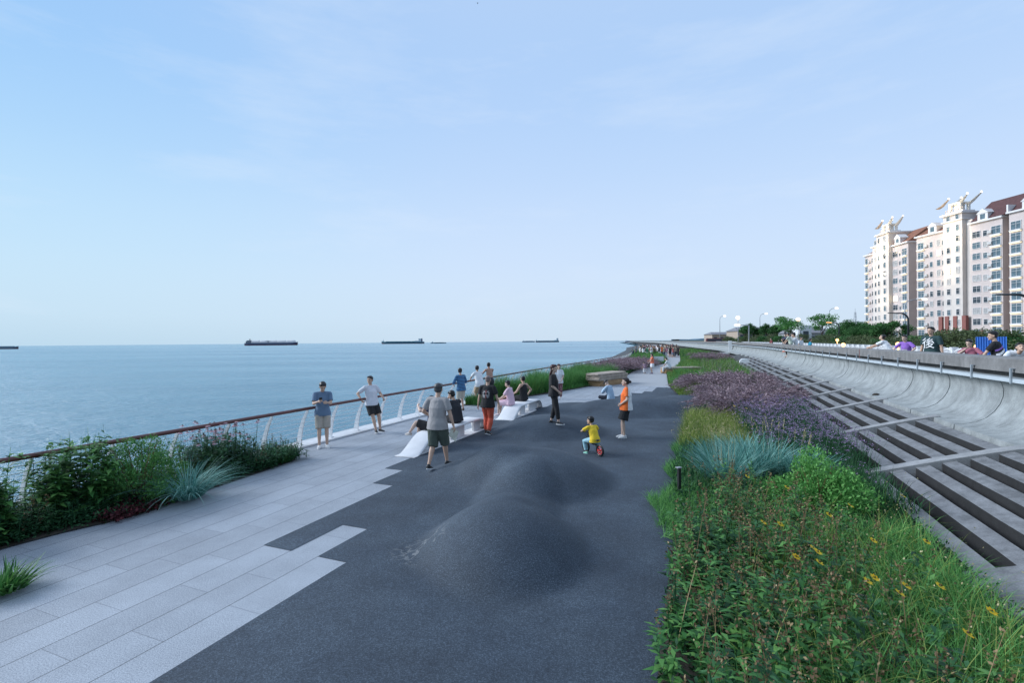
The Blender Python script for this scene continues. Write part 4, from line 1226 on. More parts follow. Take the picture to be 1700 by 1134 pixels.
class Fig:
    """a figure in its own frame: faces +Y, right hand at +X, metres for a 1.72 m adult, later scaled"""
    def __init__(self, pelvis=(0, 0, 0.92), lean=4, side=0, twist=0, head=(0, 0), ankles=None, knees=((0.0, 1, 0.1), (0.0, 1, 0.1)), wrists=None, elbows=((0.5, -1, -0.3), (-0.5, -1, -0.3)), toes=(8, -8), build=1.0, female=False, heel=(0, 0), curl=0.5, bend=0.0, hipyaw=0):
        self.f = female; self.bd = build
        pv = Vector(pelvis); self.pv = pv
        self.R0 = Matrix.Rotation(math.radians(hipyaw), 3, 'Z')
        R = Matrix.Rotation(math.radians(twist), 3, 'Z') @ Matrix.Rotation(math.radians(-lean), 3, 'X') @ Matrix.Rotation(math.radians(side), 3, 'Y')
        Rm = Matrix.Rotation(math.radians(twist * 0.5), 3, 'Z') @ Matrix.Rotation(math.radians(-(lean - bend) * 0.6), 3, 'X') @ Matrix.Rotation(math.radians(side * 0.6), 3, 'Y')
        self.R = R
        self.waist = pv + Rm @ Vector((0, 0, 0.14)); self.chest = self.waist + R @ Vector((0, 0.0, 0.20))
        self.shc = self.waist + R @ Vector((0, -0.005, 0.36)); self.neck = self.waist + R @ Vector((0, 0.0, 0.42))
        sw = (0.165 if female else 0.185) * (0.5 + 0.5 * build)
        self.sh = [self.shc + R @ Vector((x * sw, 0, -0.01)) for x in (1, -1)]
        self.hip = [pv + self.R0 @ Vector((x * 0.088, 0, 0)) for x in (1, -1)]
        HR = Matrix.Rotation(math.radians(twist + head[0]), 3, 'Z') @ Matrix.Rotation(math.radians(-head[1]), 3, 'X')
        self.HR = HR
        self.hb = self.neck + (R @ Vector((0, 0.01, 0.05))); self.hc = self.hb + HR @ Vector((0, 0.022, 0.105)); self.HR = HR = HR * 1.05
        ankles = ankles or ((0.10, -0.01, 0.085), (-0.10, -0.01, 0.085))
        self.kn, self.an = [], []
        for i in range(2):
            k, a = ik(self.hip[i], ankles[i], 0.435, 0.415, knees[i]); self.kn.append(k); self.an.append(a)
        wrists = wrists or ((0.27, 0.04, 0.86), (-0.27, 0.04, 0.86))
        self.el, self.wr = [], []
        for i in range(2):
            e, w = ik(self.sh[i], wrists[i], 0.285, 0.25, elbows[i]); self.el.append(e); self.wr.append(w)
        self.toes = toes; self.heel = heel; self.curl = curl
    def hand_pts(self, i):
        d = (self.wr[i] - self.el[i]).normalized()
        inw = Vector((-1 if i == 0 else 1, 0.0, 0)); inw = (inw - d * inw.dot(d))
        if inw.length < 0.1: inw = Vector((0, 0, -1)) - d * Vector((0, 0, -1)).dot(d)
        inw.normalize(); side = d.cross(inw)
        return d, inw, side
    def body(self, fine=True):
        m = MB(); b = self.bd; X = self.R @ Vector((1, 0, 0)); X0 = self.R0 @ Vector((1, 0, 0)); sf = 0.93 if self.f else 1.0
        bw = 1.0 + (b - 1) * 0.6
        m.limb([self.pv + Vector((0, 0, -0.06)), self.pv + Vector((0, 0, 0.03)), self.waist, self.chest, self.shc + self.R @ Vector((0, 0, -0.05))],
               [(0.14 * bw, 0.10 * bw), (0.165 * bw, 0.115 * b), (0.138 * b * sf, 0.10 * b), (0.163 * sf * bw, 0.115 * b), (0.155 * sf * bw, 0.085)], X)
        for i in range(2):
            m.limb([self.shc + self.R @ Vector((0, 0, 0.0)), self.sh[i]], [(0.062, 0.062), (0.055 * bw, 0.058 * bw)])
        m.limb([self.shc + self.R @ Vector((0, -0.005, 0)), self.neck, self.hb + self.HR @ Vector((0, 0.005, 0.03))], [(0.075, 0.06), (0.052, 0.052), (0.05, 0.052)], X)
        Y = Vector((0, 1, 0))
        for i in range(2):
            m.limb([self.hip[i], (self.hip[i] + self.kn[i]) / 2, self.kn[i]], [0.083 * bw, 0.070 * bw, 0.052 * bw])
            cf = self.kn[i] * 0.68 + self.an[i] * 0.32
            m.limb([self.kn[i], cf, self.an[i] * 0.8 + self.kn[i] * 0.2, self.an[i]], [0.050 * bw, 0.053 * bw, 0.036, 0.034])
            m.limb([self.sh[i], (self.sh[i] + self.el[i]) / 2, self.el[i]], [0.050 * bw, 0.044 * bw, 0.036 * bw])
            m.limb([self.el[i], self.el[i] * 0.7 + self.wr[i] * 0.3, self.wr[i]], [0.036 * bw, 0.037 * bw, 0.024])
            # foot
            f0, f1 = self.foot_dir(i)
            m.limb([self.an[i] + Vector((0, 0, -0.03)) - f0 * 0.03, self.an[i] + f0 * 0.12 + Vector((0, 0, -0.055)) + f1 * 0.0], [(0.034, 0.032), (0.038, 0.022)], f0.cross(Vector((0, 0, 1))))
            # hand: palm, four fingers of different length, thumb from the side
            d, inw, side = self.hand_pts(i); w = self.wr[i]
            if fine:
                m.limb([w, w + d * 0.035, w + d * 0.085], [(0.024, 0.018), (0.036, 0.016), (0.040, 0.014)], side, 10)
                for k, (o, L) in enumerate(((-0.029, 0.068), (-0.010, 0.078), (0.010, 0.073), (0.028, 0.058))):
                    c = self.curl; p0 = w + d * 0.085 + side * o; p1 = p0 + (d * math.cos(c * 0.7) + inw * math.sin(c * 0.7)) * L * 0.5; p2 = p1 + (d * math.cos(c * 1.9) + inw * math.sin(c * 1.9)) * L * 0.5
                    m.limb([p0, p1, p2], [0.0088, 0.0082, 0.007], None, 8)
                ts = -1
                p0 = w + d * 0.03 + side * 0.026 * ts; p1 = p0 + (d * 0.6 + side * 0.75 * ts + inw * 0.4).normalized() * 0.035; p2 = p1 + (d * 0.85 + inw * 0.5).normalized() * 0.03
                m.limb([p0, p1, p2], [0.0115, 0.010, 0.0085], None, 8)
            else:
                m.limb([w, w + d * 0.06, w + d * 0.14], [(0.022, 0.02), (0.034, 0.018), (0.024, 0.015)], side, 8)
        H = self.HR; c = self.hc
        m.ball(c + H @ Vector((0, -0.012, 0.018)), (0.075, 0.090, 0.092), H)
        m.ball(c + H @ Vector((0, 0.022, -0.045)), (0.056, 0.062, 0.066), H)
        m.ball(c + H @ Vector((0, 0.072, -0.092)), (0.024, 0.018, 0.018), H, 8, 6)
        m.limb([c + H @ Vector((0, 0.082, 0.002)), c + H @ Vector((0, 0.100, -0.036))], [0.008, 0.0135], None, 8)
        for x in (1, -1): m.ball(c + H @ Vector((x * 0.077, -0.005, -0.012)), (0.009, 0.018, 0.031), H, 8, 6)
        return m
    def foot_dir(self, i):
        a = math.radians(self.toes[i]); f0 = Vector((math.sin(a), math.cos(a), 0)); hl = math.radians(self.heel[i])
        f0 = Vector((f0.x * math.cos(hl), f0.y * math.cos(hl), -math.sin(hl)))
        return f0, Vector((0, 0, 1))
    def shirt(self, sleeve=0.55, hem=-0.10, loose=0.022, sleeve_r=0.016, tank=False, neck=0.0, dress=None):
        m = MB(); b = self.bd; X = self.R @ Vector((1, 0, 0)); bw = 1.0 + (b - 1) * 0.6; sf = 0.93 if self.f else 1.0; L = loose
        low = self.pv + Vector((0, 0, hem))
        pts = [low, self.pv + Vector((0, 0, 0.02)), self.waist, self.chest, self.shc + self.R @ Vector((0, 0, -0.05))]
        rd = [(0.192 * bw + L, 0.138 * b + L), (0.182 * bw + L * 0.9, 0.130 * b + L * 0.9), (0.148 * b + L * 0.8, 0.106 * b + L), (0.166 * sf * bw + L * 0.6, 0.118 * b + L * 0.6), (0.158 * sf * bw + L * 0.3, 0.088 + L * 0.4)]
        m.tube([pts[0] - (pts[1] - pts[0]) * 0.02] + pts[1:4], rd[:1] + rd[1:4], 22, True, X)
        m.limb(pts[2:], rd[2:], X, 22)
        if not tank:
            for i in range(2):
                e = self.sh[i] + (self.el[i] - self.sh[i]) * min(sleeve, 1.0)
                m.limb([self.shc + self.R @ Vector((0, 0, 0.005)), self.sh[i]], [(0.068, 0.064), (0.060 * bw, 0.063 * bw)], None, 16)
                if sleeve > 0.1:
                    m.tube([self.sh[i], (self.sh[i] + e) / 2, e], [0.056 * bw + sleeve_r * 0.4, 0.050 * bw + sleeve_r, 0.046 * bw + sleeve_r * 1.2], 16)
                if sleeve > 1.0:
                    q = self.el[i] + (self.wr[i] - self.el[i]) * (sleeve - 1.0)
                    m.limb([self.el[i], q], [0.044 * bw + sleeve_r * 0.8, 0.034 + sleeve_r * 0.8], None, 14)
        else:
            for i in range(2):
                m.limb([self.shc + self.R @ Vector(((0.05 if i == 0 else -0.05), 0, -0.02)), self.shc * 0.35 + self.sh[i] * 0.65], [(0.055, 0.06), (0.046, 0.062)], None, 14)
        return m
    def legs(self, length=1.0, loose=0.022, flare=0.0, low_rise=0.0):
        """length: 0..1 of thigh, 1..2 of shin"""
        m = MB(); b = self.bd; bw = 1.0 + (b - 1) * 0.6; L = loose; X0 = self.R0 @ Vector((1, 0, 0))
        m.limb([self.pv + Vector((0, 0, -0.03)), self.pv + Vector((0, 0, 0.04)), self.pv * 0.4 + self.waist * 0.6], [(0.158 * bw + L * 0.6, 0.108 * bw + L * 0.7), (0.170 * bw + L * 0.4, 0.118 * b + L * 0.4), (0.150 * b + L * 0.2, 0.108 * b + L * 0.2)], X0, 20)
        for i in range(2):
            h, k, a = self.hip[i], self.kn[i], self.an[i]
            if length <= 1.0:
                e = h + (k - h) * length
                m.tube([h, (h + e) / 2, e], [0.088 * bw + L, 0.078 * bw + L * 1.1, 0.068 * bw + L * 1.3 + flare], 16)
            else:
                e = k + (a - k) * (length - 1)
                m.tube([h, (h + k) / 2, k, (k + e) / 2, e], [0.088 * bw + L, 0.074 * bw + L, 0.056 * bw + L, 0.055 * bw + L, 0.042 + L + flare], 16)
        return m
    def skirt(self, z_end, r_end, loose=0.02, yofs=0.0):
        m = MB(); b = self.bd; X0 = self.R0 @ Vector((1, 0, 0))
        m.limb([self.pv + Vector((0, 0, 0.04)), self.waist], [(0.175 * b + loose, 0.125 * b + loose), (0.150 * b + loose, 0.11 * b + loose)], X0, 20)
        m.tube([self.pv + Vector((0, 0, 0.05)), self.pv + Vector((0, yofs * 0.5, (z_end - self.pv.z) * 0.5)), Vector((self.pv.x, self.pv.y + yofs, z_end))], [(0.175 * b + loose, 0.13 * b + loose), ((0.175 + r_end) / 2 + loose, (0.13 + r_end * 0.8) / 2 + loose), (r_end, r_end * 0.8)], 20, True, X0)
        return m
    def shoe(self, i, r=1.0):
        m = MB(); f0, up = self.foot_dir(i); a = self.an[i]; sd = f0.cross(Vector((0, 0, 1)))
        up = sd.cross(f0).normalized() * 1.0
        m.limb([a - f0 * 0.035 - up * 0.035, a + f0 * 0.05 - up * 0.045, a + f0 * 0.135 - up * 0.058], [(0.038 * r, 0.040 * r), (0.043 * r, 0.036), (0.043 * r, 0.022)], sd, 14)
        m.limb([a - up * 0.01 - f0 * 0.01, a - up * 0.045], [0.040 * r, 0.042 * r], None, 12)
        return m, up, a
    def sole(self, i):
        m = MB(); f0, up = self.foot_dir(i); a = self.an[i]; sd = f0.cross(Vector((0, 0, 1))); up = sd.cross(f0).normalized()
        pts = []
        for k in range(18):
            an = 2 * math.pi * k / 18; x = math.cos(an); y = math.sin(an)
            pts.append(a + f0 * (0.055 + 0.132 * y) + sd * (0.044 * x * (1.0 if y > -0.3 else 0.9)) - up * 0.062)
        vs = pts + [p - up * 0.023 for p in pts]
        m.add(vs, [tuple(range(17, -1, -1)), tuple(range(18, 36))] + [(k, (k + 1) % 18, 18 + (k + 1) % 18, 18 + k) for k in range(18)])
        return m
    def hair(self, style='short'):
        m = MB(); H = self.HR; c = self.hc
        B = lambda p, r, nu=14, nv=9: m.ball(c + H @ Vector(p), r, H, nu, nv)
        if style in ('short', 'crew', 'grey'):
            k = 0.004 if style == 'crew' else 0.012
            B((0, -0.030, 0.046), (0.076 + k, 0.084 + k, 0.070 + k)); B((0, -0.045, -0.012), (0.069 + k, 0.058 + k, 0.060))
            if style != 'crew': B((0.02, 0.030, 0.092), (0.052, 0.044, 0.026)); B((-0.02, 0.030, 0.090), (0.050, 0.042, 0.025))
        elif style == 'bun':
            B((0, -0.030, 0.042), (0.086, 0.092, 0.080)); B((0, -0.05, -0.02), (0.074, 0.060, 0.062)); B((0, -0.135, 0.0), (0.042, 0.042, 0.040))
            B((0, 0.02, 0.08), (0.062, 0.062, 0.035))
        elif style == 'long':
            B((0, -0.030, 0.042), (0.088, 0.093, 0.082)); B((0, 0.02, 0.082), (0.062, 0.062, 0.035))
            d = self.R @ Vector((0, -1, 0))
            m.limb([c + H @ Vector((0, -0.05, -0.02)), self.neck + d * 0.075 + Vector((0, 0, 0.02)), self.chest + d * 0.115 + Vector((0, 0, 0.03))], [(0.082, 0.056), (0.075, 0.040), (0.045, 0.024)], self.R @ Vector((1, 0, 0)), 14)
        elif style == 'bob':
            B((0, -0.028, 0.042), (0.090, 0.093, 0.082)); B((0, -0.04, -0.05), (0.085, 0.062, 0.070)); B((0, 0.02, 0.082), (0.062, 0.062, 0.035))
        elif style == 'cap':
            B((0, -0.01, 0.045), (0.088, 0.100, 0.080)); m.limb([c + H @ Vector((0, 0.07, 0.055)), c + H @ Vector((0, 0.15, 0.045))], [(0.07, 0.012), (0.055, 0.008)], H @ Vector((1, 0, 0)), 12)
        return m

def person(fig, loc, face, label, scale=1.0, skin=None, parts=(), shoes=('black', (0.02, 0.02, 0.022), (0.75, 0.75, 0.76)), hair=('short', 'hair_black', (0.012, 0.011, 0.012)), group=None, voxel=0.0085, eyes=True, cat='person', sole=True):
    """loc: point under the figure's origin; face: heading in degrees in the (s,t) sense of world X->Y (0 = looks along +Y)"""
    root = empty('person', loc, label, cat, group, math.radians(face))
    root.scale = (scale,) * 3
    me = remesh_eval(fig.body(), voxel * 0.85, 3)
    me.materials.clear(); me.materials.append(skin or SKIN())
    o = bpy.data.objects.new('body', me); link(o, root)
    for k, (nm, mbx, mats, fn, wr) in enumerate(parts):
        me = remesh_eval(mbx, voxel, 3, wr, k + int(abs(loc[0]) * 10))
        me.materials.clear()
        for m in (mats if isinstance(mats, (list, tuple)) else [mats]): me.materials.append(m)
        if fn:
            ctr = np.empty(len(me.polygons) * 3, np.float32); me.polygons.foreach_get('center', ctr); ctr = ctr.reshape(-1, 3)
            Ri = fig.R.inverted(); me.polygons.foreach_set('material_index', np.array([fn(Ri @ (Vector(c) - fig.waist)) for c in ctr], np.int32))
        link(bpy.data.objects.new(nm, me), root)
    if hair:
        me = remesh_eval(fig.hair(hair[0]), 0.010, 2, 0.003, 1); me.materials.clear(); me.materials.append(plain(hair[1], hair[2], 0.45, 0.3, 40))
        link(bpy.data.objects.new('hair' if hair[0] != 'cap' else 'cap', me), root)
    if shoes:
        for i in range(2):
            mm, up, a = fig.shoe(i); me = remesh_eval(mm, 0.009, 2); me.materials.clear(); me.materials.append(plain('shoe_' + shoes[0], shoes[1], 0.55))
            so = bpy.data.objects.new('shoe', me); link(so, root)
            if sole: fig.sole(i).build('sole', plain('sole_%s' % shoes[0], shoes[2], 0.6), so)
    if eyes:
        for x in (1, -1):
            m = MB(); m.ball(fig.hc + fig.HR @ Vector((x * 0.030, 0.074, 0.002)), (0.010, 0.0045, 0.0045), fig.HR, 8, 6); m.ball(fig.hc + fig.HR @ Vector((x * 0.031, 0.074, 0.021)), (0.016, 0.004, 0.0028), fig.HR, 8, 6)
            m.build('eye', plain('eye_dark', (0.02, 0.015, 0.012), 0.4), root, smooth=True)
        m = MB(); m.ball(fig.hc + fig.HR @ Vector((0, 0.079, -0.060)), (0.021, 0.007, 0.006), fig.HR, 8, 6); m.build('mouth', plain('lips', (0.30, 0.11, 0.09), 0.5), root, smooth=True)
    return root
def SH_(fig, nm, c, fn=None, mats=None, wr=0.006, **k): return ('shirt', fig.shirt(**k), mats or cloth(nm, c), fn, wr)
def LG_(fig, name, nm, c, wr=0.005, **k): return (name, fig.legs(**k), cloth(nm, c), None, wr)

def yaw_to(s_dir, t_dir):
    """heading (degrees about Z, 0 looks along +Y) of a direction given in the promenade frame"""
    x = s_dir * CA + t_dir * SA; y = -s_dir * SA + t_dir * CA
    return math.degrees(math.atan2(-x, y))
BLK = (0.018, 0.018, 0.020)

# 1 man in blue polo shirt and tan shorts, leaning back on the railing, looking at his phone
f = Fig(pelvis=(0, -0.10, 0.90), lean=-3, head=(6, 32), ankles=((0.10, 0.14, 0.085), (-0.09, 0.14, 0.085)), wrists=((0.12, 0.24, 1.23), (-0.09, 0.25, 1.19)), elbows=((0.55, -0.4, -1), (-0.55, -0.4, -1)), toes=(12, -12), curl=1.0, build=0.98)
P1 = G(534, 742) + Vector((0.05 * CA, -0.05 * SA, 0)); f1 = yaw_to(0.75, -0.7)
person(f, P1, f1, 'man in blue polo shirt and tan shorts looking at his phone, back to the railing', 1.0, None,
       (SH_(f, 'blue_polo', (0.13, 0.20, 0.30), sleeve=0.75, hem=-0.08, loose=0.03), LG_(f, 'shorts', 'tan', (0.42, 0.37, 0.31), length=0.98, loose=0.028)), shoes=('white', (0.72, 0.71, 0.70), (0.8, 0.8, 0.8)))
Rz = Matrix.Rotation(math.radians(f1), 3, 'Z')
mb = MB(); mb.box((0, 0, 0), (0.075, 0.010, 0.15)); ph = mb.build('phone', plain('phone_black', BLK, 0.2), None, bevel=0.004)
ph.location = P1 + Rz @ Vector((0.07, 0.33, 1.30)); ph.rotation_euler = (math.radians(-50), 0, math.radians(f1)); tag(ph, 'black phone held up by the man in the blue polo shirt', 'phone')

# 2 man in white polo and black shorts, elbows back on the rail
f = Fig(pelvis=(0.0, -0.13, 0.89), lean=-9, head=(-62, 2), twist=8, ankles=((0.06, 0.22, 0.085), (-0.17, 0.06, 0.085)), wrists=((0.36, -0.12, 1.03), (-0.30, 0.04, 1.02)), elbows=((0.6, -1, 0.0), (-0.6, -1, 0.0)), toes=(20, -25), curl=0.9, build=1.1)
person(f, G(617, 718) + Vector((0.10 * CA, -0.10 * SA, 0)), yaw_to(0.85, -0.35), 'man in white polo shirt and black shorts leaning his elbows on the railing', 1.0, None,
       (SH_(f, 'white', (0.66, 0.67, 0.72), sleeve=0.75, hem=-0.06, loose=0.032), LG_(f, 'shorts', 'black', BLK, length=0.86, loose=0.035)), shoes=('black', BLK, (0.78, 0.78, 0.78)))

# 3 man in blue striped shirt facing the sea
f = Fig(pelvis=(0, 0.0, 0.92), lean=7, head=(-35, 4), ankles=((0.09, 0, 0.085), (-0.09, -0.03, 0.085)), wrists=((0.17, 0.28, 1.05), (-0.18, 0.28, 1.04)), elbows=((1, -0.8, -0.2), (-1, -0.8, -0.2)), build=1.0)
stripe = lambda p: 1 if (p.z * 17) % 1.0 < 0.45 else 0
person(f, G(766, 682), yaw_to(-0.95, 0.5), 'man in blue and navy striped shirt and pale shorts facing the sea at the railing', 0.97, None,
       (SH_(f, 'stripe', BLK, fn=stripe, mats=[cloth('navy_stripe', (0.02, 0.04, 0.10)), cloth('blue_stripe', (0.08, 0.27, 0.50))], sleeve=1.25, hem=-0.10, loose=0.03), LG_(f, 'shorts', 'pale_tan', (0.50, 0.46, 0.38), length=0.98, loose=0.028)), shoes=('sandal_brown', (0.10, 0.06, 0.04), (0.05, 0.05, 0.05)))

# 4 man in grey T-shirt and olive cargo shorts walking away, sheet of paper in his hand
f = Fig(pelvis=(0, 0.0, 0.905), lean=3, head=(8, 6), ankles=((0.09, 0.24, 0.085), (-0.09, -0.22, 0.10)), wrists=((0.34, 0.06, 0.86), (-0.25, 0.20, 1.02)), elbows=((0.6, -1, -0.2), (-0.8, -1, -0.2)), toes=(6, -4), heel=(0, 12), build=1.06)
f4 = yaw_to(-0.05, 1)
P4 = GZ(727, 777)
person(f, P4, f4 - 0, 'man in grey T-shirt and olive cargo shorts walking away with a paper sheet', 1.03, None,
       (SH_(f, 'warm_grey', (0.36, 0.34, 0.335), sleeve=0.72, hem=-0.10, loose=0.036, sleeve_r=0.022), LG_(f, 'cargo_shorts', 'olive', (0.085, 0.105, 0.085), length=1.10, loose=0.045, wr=0.010)), shoes=('black', BLK, (0.78, 0.78, 0.78)), hair=('grey', 'hair_greying', (0.06, 0.058, 0.06)))
mb = MB(); vs = []
for i in range(5):
    for j in range(6): vs.append((-0.09 + i * 0.045, 0.012 * math.sin(i * 1.3 + j), -j * 0.045 - 0.02 * (i - 2) * (j / 5)))
mb.add(vs, [(i * 6 + j, i * 6 + j + 1, i * 6 + 7 + j, i * 6 + 6 + j) for i in range(4) for j in range(5)])
pp = mb.build('paper_sheet', plain('cream_paper', (0.78, 0.76, 0.64), 0.8), None, fix=False)
Rz = Matrix.Rotation(math.radians(f4), 3, 'Z'); pp.location = P4 + Rz @ Vector((0.37, 0.08, 0.82)); pp.rotation_euler = (0.15, 0.35, math.radians(f4 + 10))
sol = pp.modifiers.new('s', 'SOLIDIFY'); sol.thickness = 0.0015
tag(pp, 'creased cream paper sheet in the hand of the man in the grey T-shirt', 'paper')

# 5, 6 seated on the nearer bench
SEAT = 0.43
f = Fig(pelvis=(0, -0.02, SEAT + 0.10), lean=-2, bend=14, head=(25, 26), ankles=((0.05, 0.40, 0.085), (0.02, 0.66, 0.34)), knees=((0.1, 0.6, 1), (-0.4, 0.5, 1)), wrists=((0.10, 0.32, 0.98), (-0.12, 0.34, 1.08)), elbows=((1, 0, -0.8), (-1, 0.1, -0.5)), build=1.12, curl=1.0, toes=(0, 20))
pB = P(-6.85, 11.05, 0)
person(f, pB, yaw_to(-1, -0.15), 'person in navy T-shirt sitting on the nearer white bench, legs crossed towards the sea', 0.98, SKIN_P(),
       (SH_(f, 'navy', (0.045, 0.055, 0.105), sleeve=0.75, hem=-0.03, loose=0.03), LG_(f, 'shorts', 'black', BLK, length=0.9, loose=0.03)), shoes=('pale', (0.5, 0.45, 0.42), (0.6, 0.55, 0.5)))
f = Fig(pelvis=(0, -0.02, SEAT + 0.10), lean=12, bend=14, head=(20, 22), ankles=((0.10, 0.42, 0.085), (-0.14, 0.44, 0.085)), knees=((0.1, 0.6, 1), (-0.1, 0.6, 1)), wrists=((0.10, 0.36, 0.98), (0.02, 0.26, 1.16)), elbows=((1, 0, -0.8), (-0.8, 0.1, -0.8)), build=1.18, curl=1.0)
person(f, P(-6.80, 12.25, 0), yaw_to(-1, 0.25), 'heavy man in black T-shirt sitting with his back to us on the nearer white bench', 1.0, None,
       (SH_(f, 'charcoal', (0.026, 0.028, 0.034), sleeve=0.8, hem=-0.05, loose=0.035), LG_(f, 'shorts', 'black', BLK, length=0.95, loose=0.03)), shoes=('black', BLK, (0.1, 0.1, 0.1)))
mb = MB(); mb.tube([(0, 0, 0), (0, 0, 0.10), (0, 0, 0.17), (0, 0, 0.19), (0, 0, 0.205)], [0.036, 0.036, 0.033, 0.015, 0.014], 14)
mb.m = 1; mb.tube([(0, 0, 0.205), (0, 0, 0.235)], [0.017, 0.017], 12); mb.m = 2
mb.tube([(0, 0, 0.05), (0, 0, 0.075)], [0.0372, 0.0372], 14); mb.tube([(0, 0, 0.10), (0, 0, 0.12)], [0.0372, 0.0366], 14)
bo = mb.build('water_bottle', [plain('bottle_blue', (0.10, 0.22, 0.36), 0.25), plain('bottle_cap', (0.03, 0.05, 0.08), 0.4), plain('bottle_white', (0.7, 0.75, 0.8), 0.4)], None, smooth=True, loc=P(-6.62, 11.32, 0.435))
bo.scale = (1.15,) * 3
tag(bo, 'blue drinks bottle standing on the white bench between the two sitting people', 'bottle')

# 7 man in black T-shirt with a winged skull print and red trousers, walking away
def wings(p):
    if p.y > -0.02 or p.z < -0.02 or p.z > 0.27: return 0
    x, z = abs(p.x), p.z
    if x < 0.012 and z > 0.03: return 2
    w = ((x - 0.060) / 0.052) ** 2 + ((z - 0.15) / 0.105) ** 2 < 1 and not (((x - 0.045) / 0.024) ** 2 + ((z - 0.17) / 0.045) ** 2 < 1)
    f_ = w and (int((z * 55 + x * 40)) % 3 != 0)
    return 1 if f_ else 0
f = Fig(pelvis=(0, 0.0, 0.91), lean=2, head=(5, 4), ankles=((0.06, -0.12, 0.11), (-0.10, 0.10, 0.085)), wrists=((0.36, 0.05, 0.84), (-0.30, -0.02, 0.84)), elbows=((0.7, -1, -0.1), (-0.7, -1, -0.1)), toes=(25, -8), heel=(20, 0), build=1.08)
P7 = GZ(810, 722)
person(f, P7, yaw_to(-0.06, 1), 'grey-haired man in black T-shirt with pale wing print and red trousers walking away', 1.0, None,
       (SH_(f, 'print', BLK, fn=wings, mats=[cloth('black', BLK), cloth('print_pale', (0.42, 0.42, 0.42), 0.5), cloth('print_red', (0.22, 0.03, 0.03))], sleeve=0.75, hem=-0.10, loose=0.032, sleeve_r=0.02), LG_(f, 'trousers', 'red', (0.58, 0.10, 0.055), length=1.9, loose=0.026, wr=0.010)),
       shoes=('black', BLK, (0.85, 0.85, 0.85)), hair=('crew', 'hair_grey_brown', (0.22, 0.165, 0.15)))

# 8 man in white shirt leaning forward on the rail; 9 shirtless man beside him
f = Fig(pelvis=(0, -0.22, 0.89), lean=20, head=(-30, -4), ankles=((0.09, -0.32, 0.085), (-0.10, -0.10, 0.085)), wrists=((0.16, 0.34, 1.08), (-0.10, 0.36, 1.07)), elbows=((1, 0.2, -0.3), (-1, 0.2, -0.3)), build=1.05)
person(f, P(-9.62, 19.3, 0), yaw_to(-1, 0.55), 'man in white T-shirt and tan shorts bending over the railing beside the shirtless man', 1.0, None,
       (SH_(f, 'white2', (0.74, 0.76, 0.78), sleeve=0.8, hem=-0.12, loose=0.036), LG_(f, 'shorts', 'tan_light', (0.48, 0.34, 0.22), length=0.95, loose=0.03)), shoes=('black', BLK, (0.1, 0.1, 0.1)))
f = Fig(pelvis=(0, -0.12, 0.91), lean=12, head=(-35, 0), ankles=((0.09, -0.1, 0.085), (-0.10, 0.02, 0.085)), wrists=((0.22, 0.36, 1.06), (-0.20, 0.30, 1.06)), elbows=((1, 0.0, -0.3), (-1, 0.0, -0.3)), build=1.0)
person(f, P(-9.55, 20.4, 0), yaw_to(-1, 0.6), 'shirtless man standing at the railing above the sitting pair', 1.03, plain('skin_tan', (0.44, 0.25, 0.18), 0.5), (LG_(f, 'shorts', 'dark_grey', (0.04, 0.04, 0.045), length=0.95, loose=0.03),), shoes=('black', BLK, (0.1, 0.1, 0.1)), hair=('crew', 'hair_black', (0.012, 0.011, 0.012)))

# 10, 11 on the farther bench
f = Fig(pelvis=(0, -0.02, SEAT + 0.10), lean=8, bend=10, head=(5, 15), female=True, ankles=((0.08, 0.44, 0.085), (-0.06, 0.46, 0.085)), knees=((0.1, 0.6, 1), (-0.1, 0.6, 1)), wrists=((0.10, 0.34, 0.66), (-0.12, 0.36, 0.66)), elbows=((0.8, -0.3, -0.6), (-0.8, -0.3, -0.6)))
person(f, P(-6.85, 16.45, 0), yaw_to(-1, 0.0), 'person in pink T-shirt and pink shorts sitting on the farther white bench', 0.97, SKIN_P(),
       (SH_(f, 'pink', (0.76, 0.53, 0.62), sleeve=0.8, hem=-0.08, loose=0.035), LG_(f, 'shorts', 'pink', (0.76, 0.53, 0.62), length=0.92, loose=0.03)), shoes=('pink_white', (0.75, 0.6, 0.6), (0.85, 0.8, 0.8)), hair=('short', 'hair_black', (0.012, 0.011, 0.012)))
f = Fig(pelvis=(0, -0.02, SEAT + 0.10), lean=2, bend=8, head=(-18, 3), ankles=((0.10, 0.44, 0.085), (-0.12, 0.46, 0.085)), knees=((0.1, 0.6, 1), (-0.1, 0.6, 1)), wrists=((0.26, -0.02, 0.62), (-0.16, 0.30, 0.70)), elbows=((1, -0.6, 0.1), (-0.8, -0.3, -0.5)), build=1.08)
person(f, P(-6.75, 17.55, 0), yaw_to(-1, 0.25), 'man in black tank top sitting behind the person in pink on the farther bench', 1.03, None,
       (SH_(f, 'black', BLK, tank=True, hem=-0.06, loose=0.02), LG_(f, 'shorts', 'black', BLK, length=0.95, loose=0.03)), shoes=('black', BLK, (0.1, 0.1, 0.1)), hair=('crew', 'hair_black', (0.012, 0.011, 0.012)))

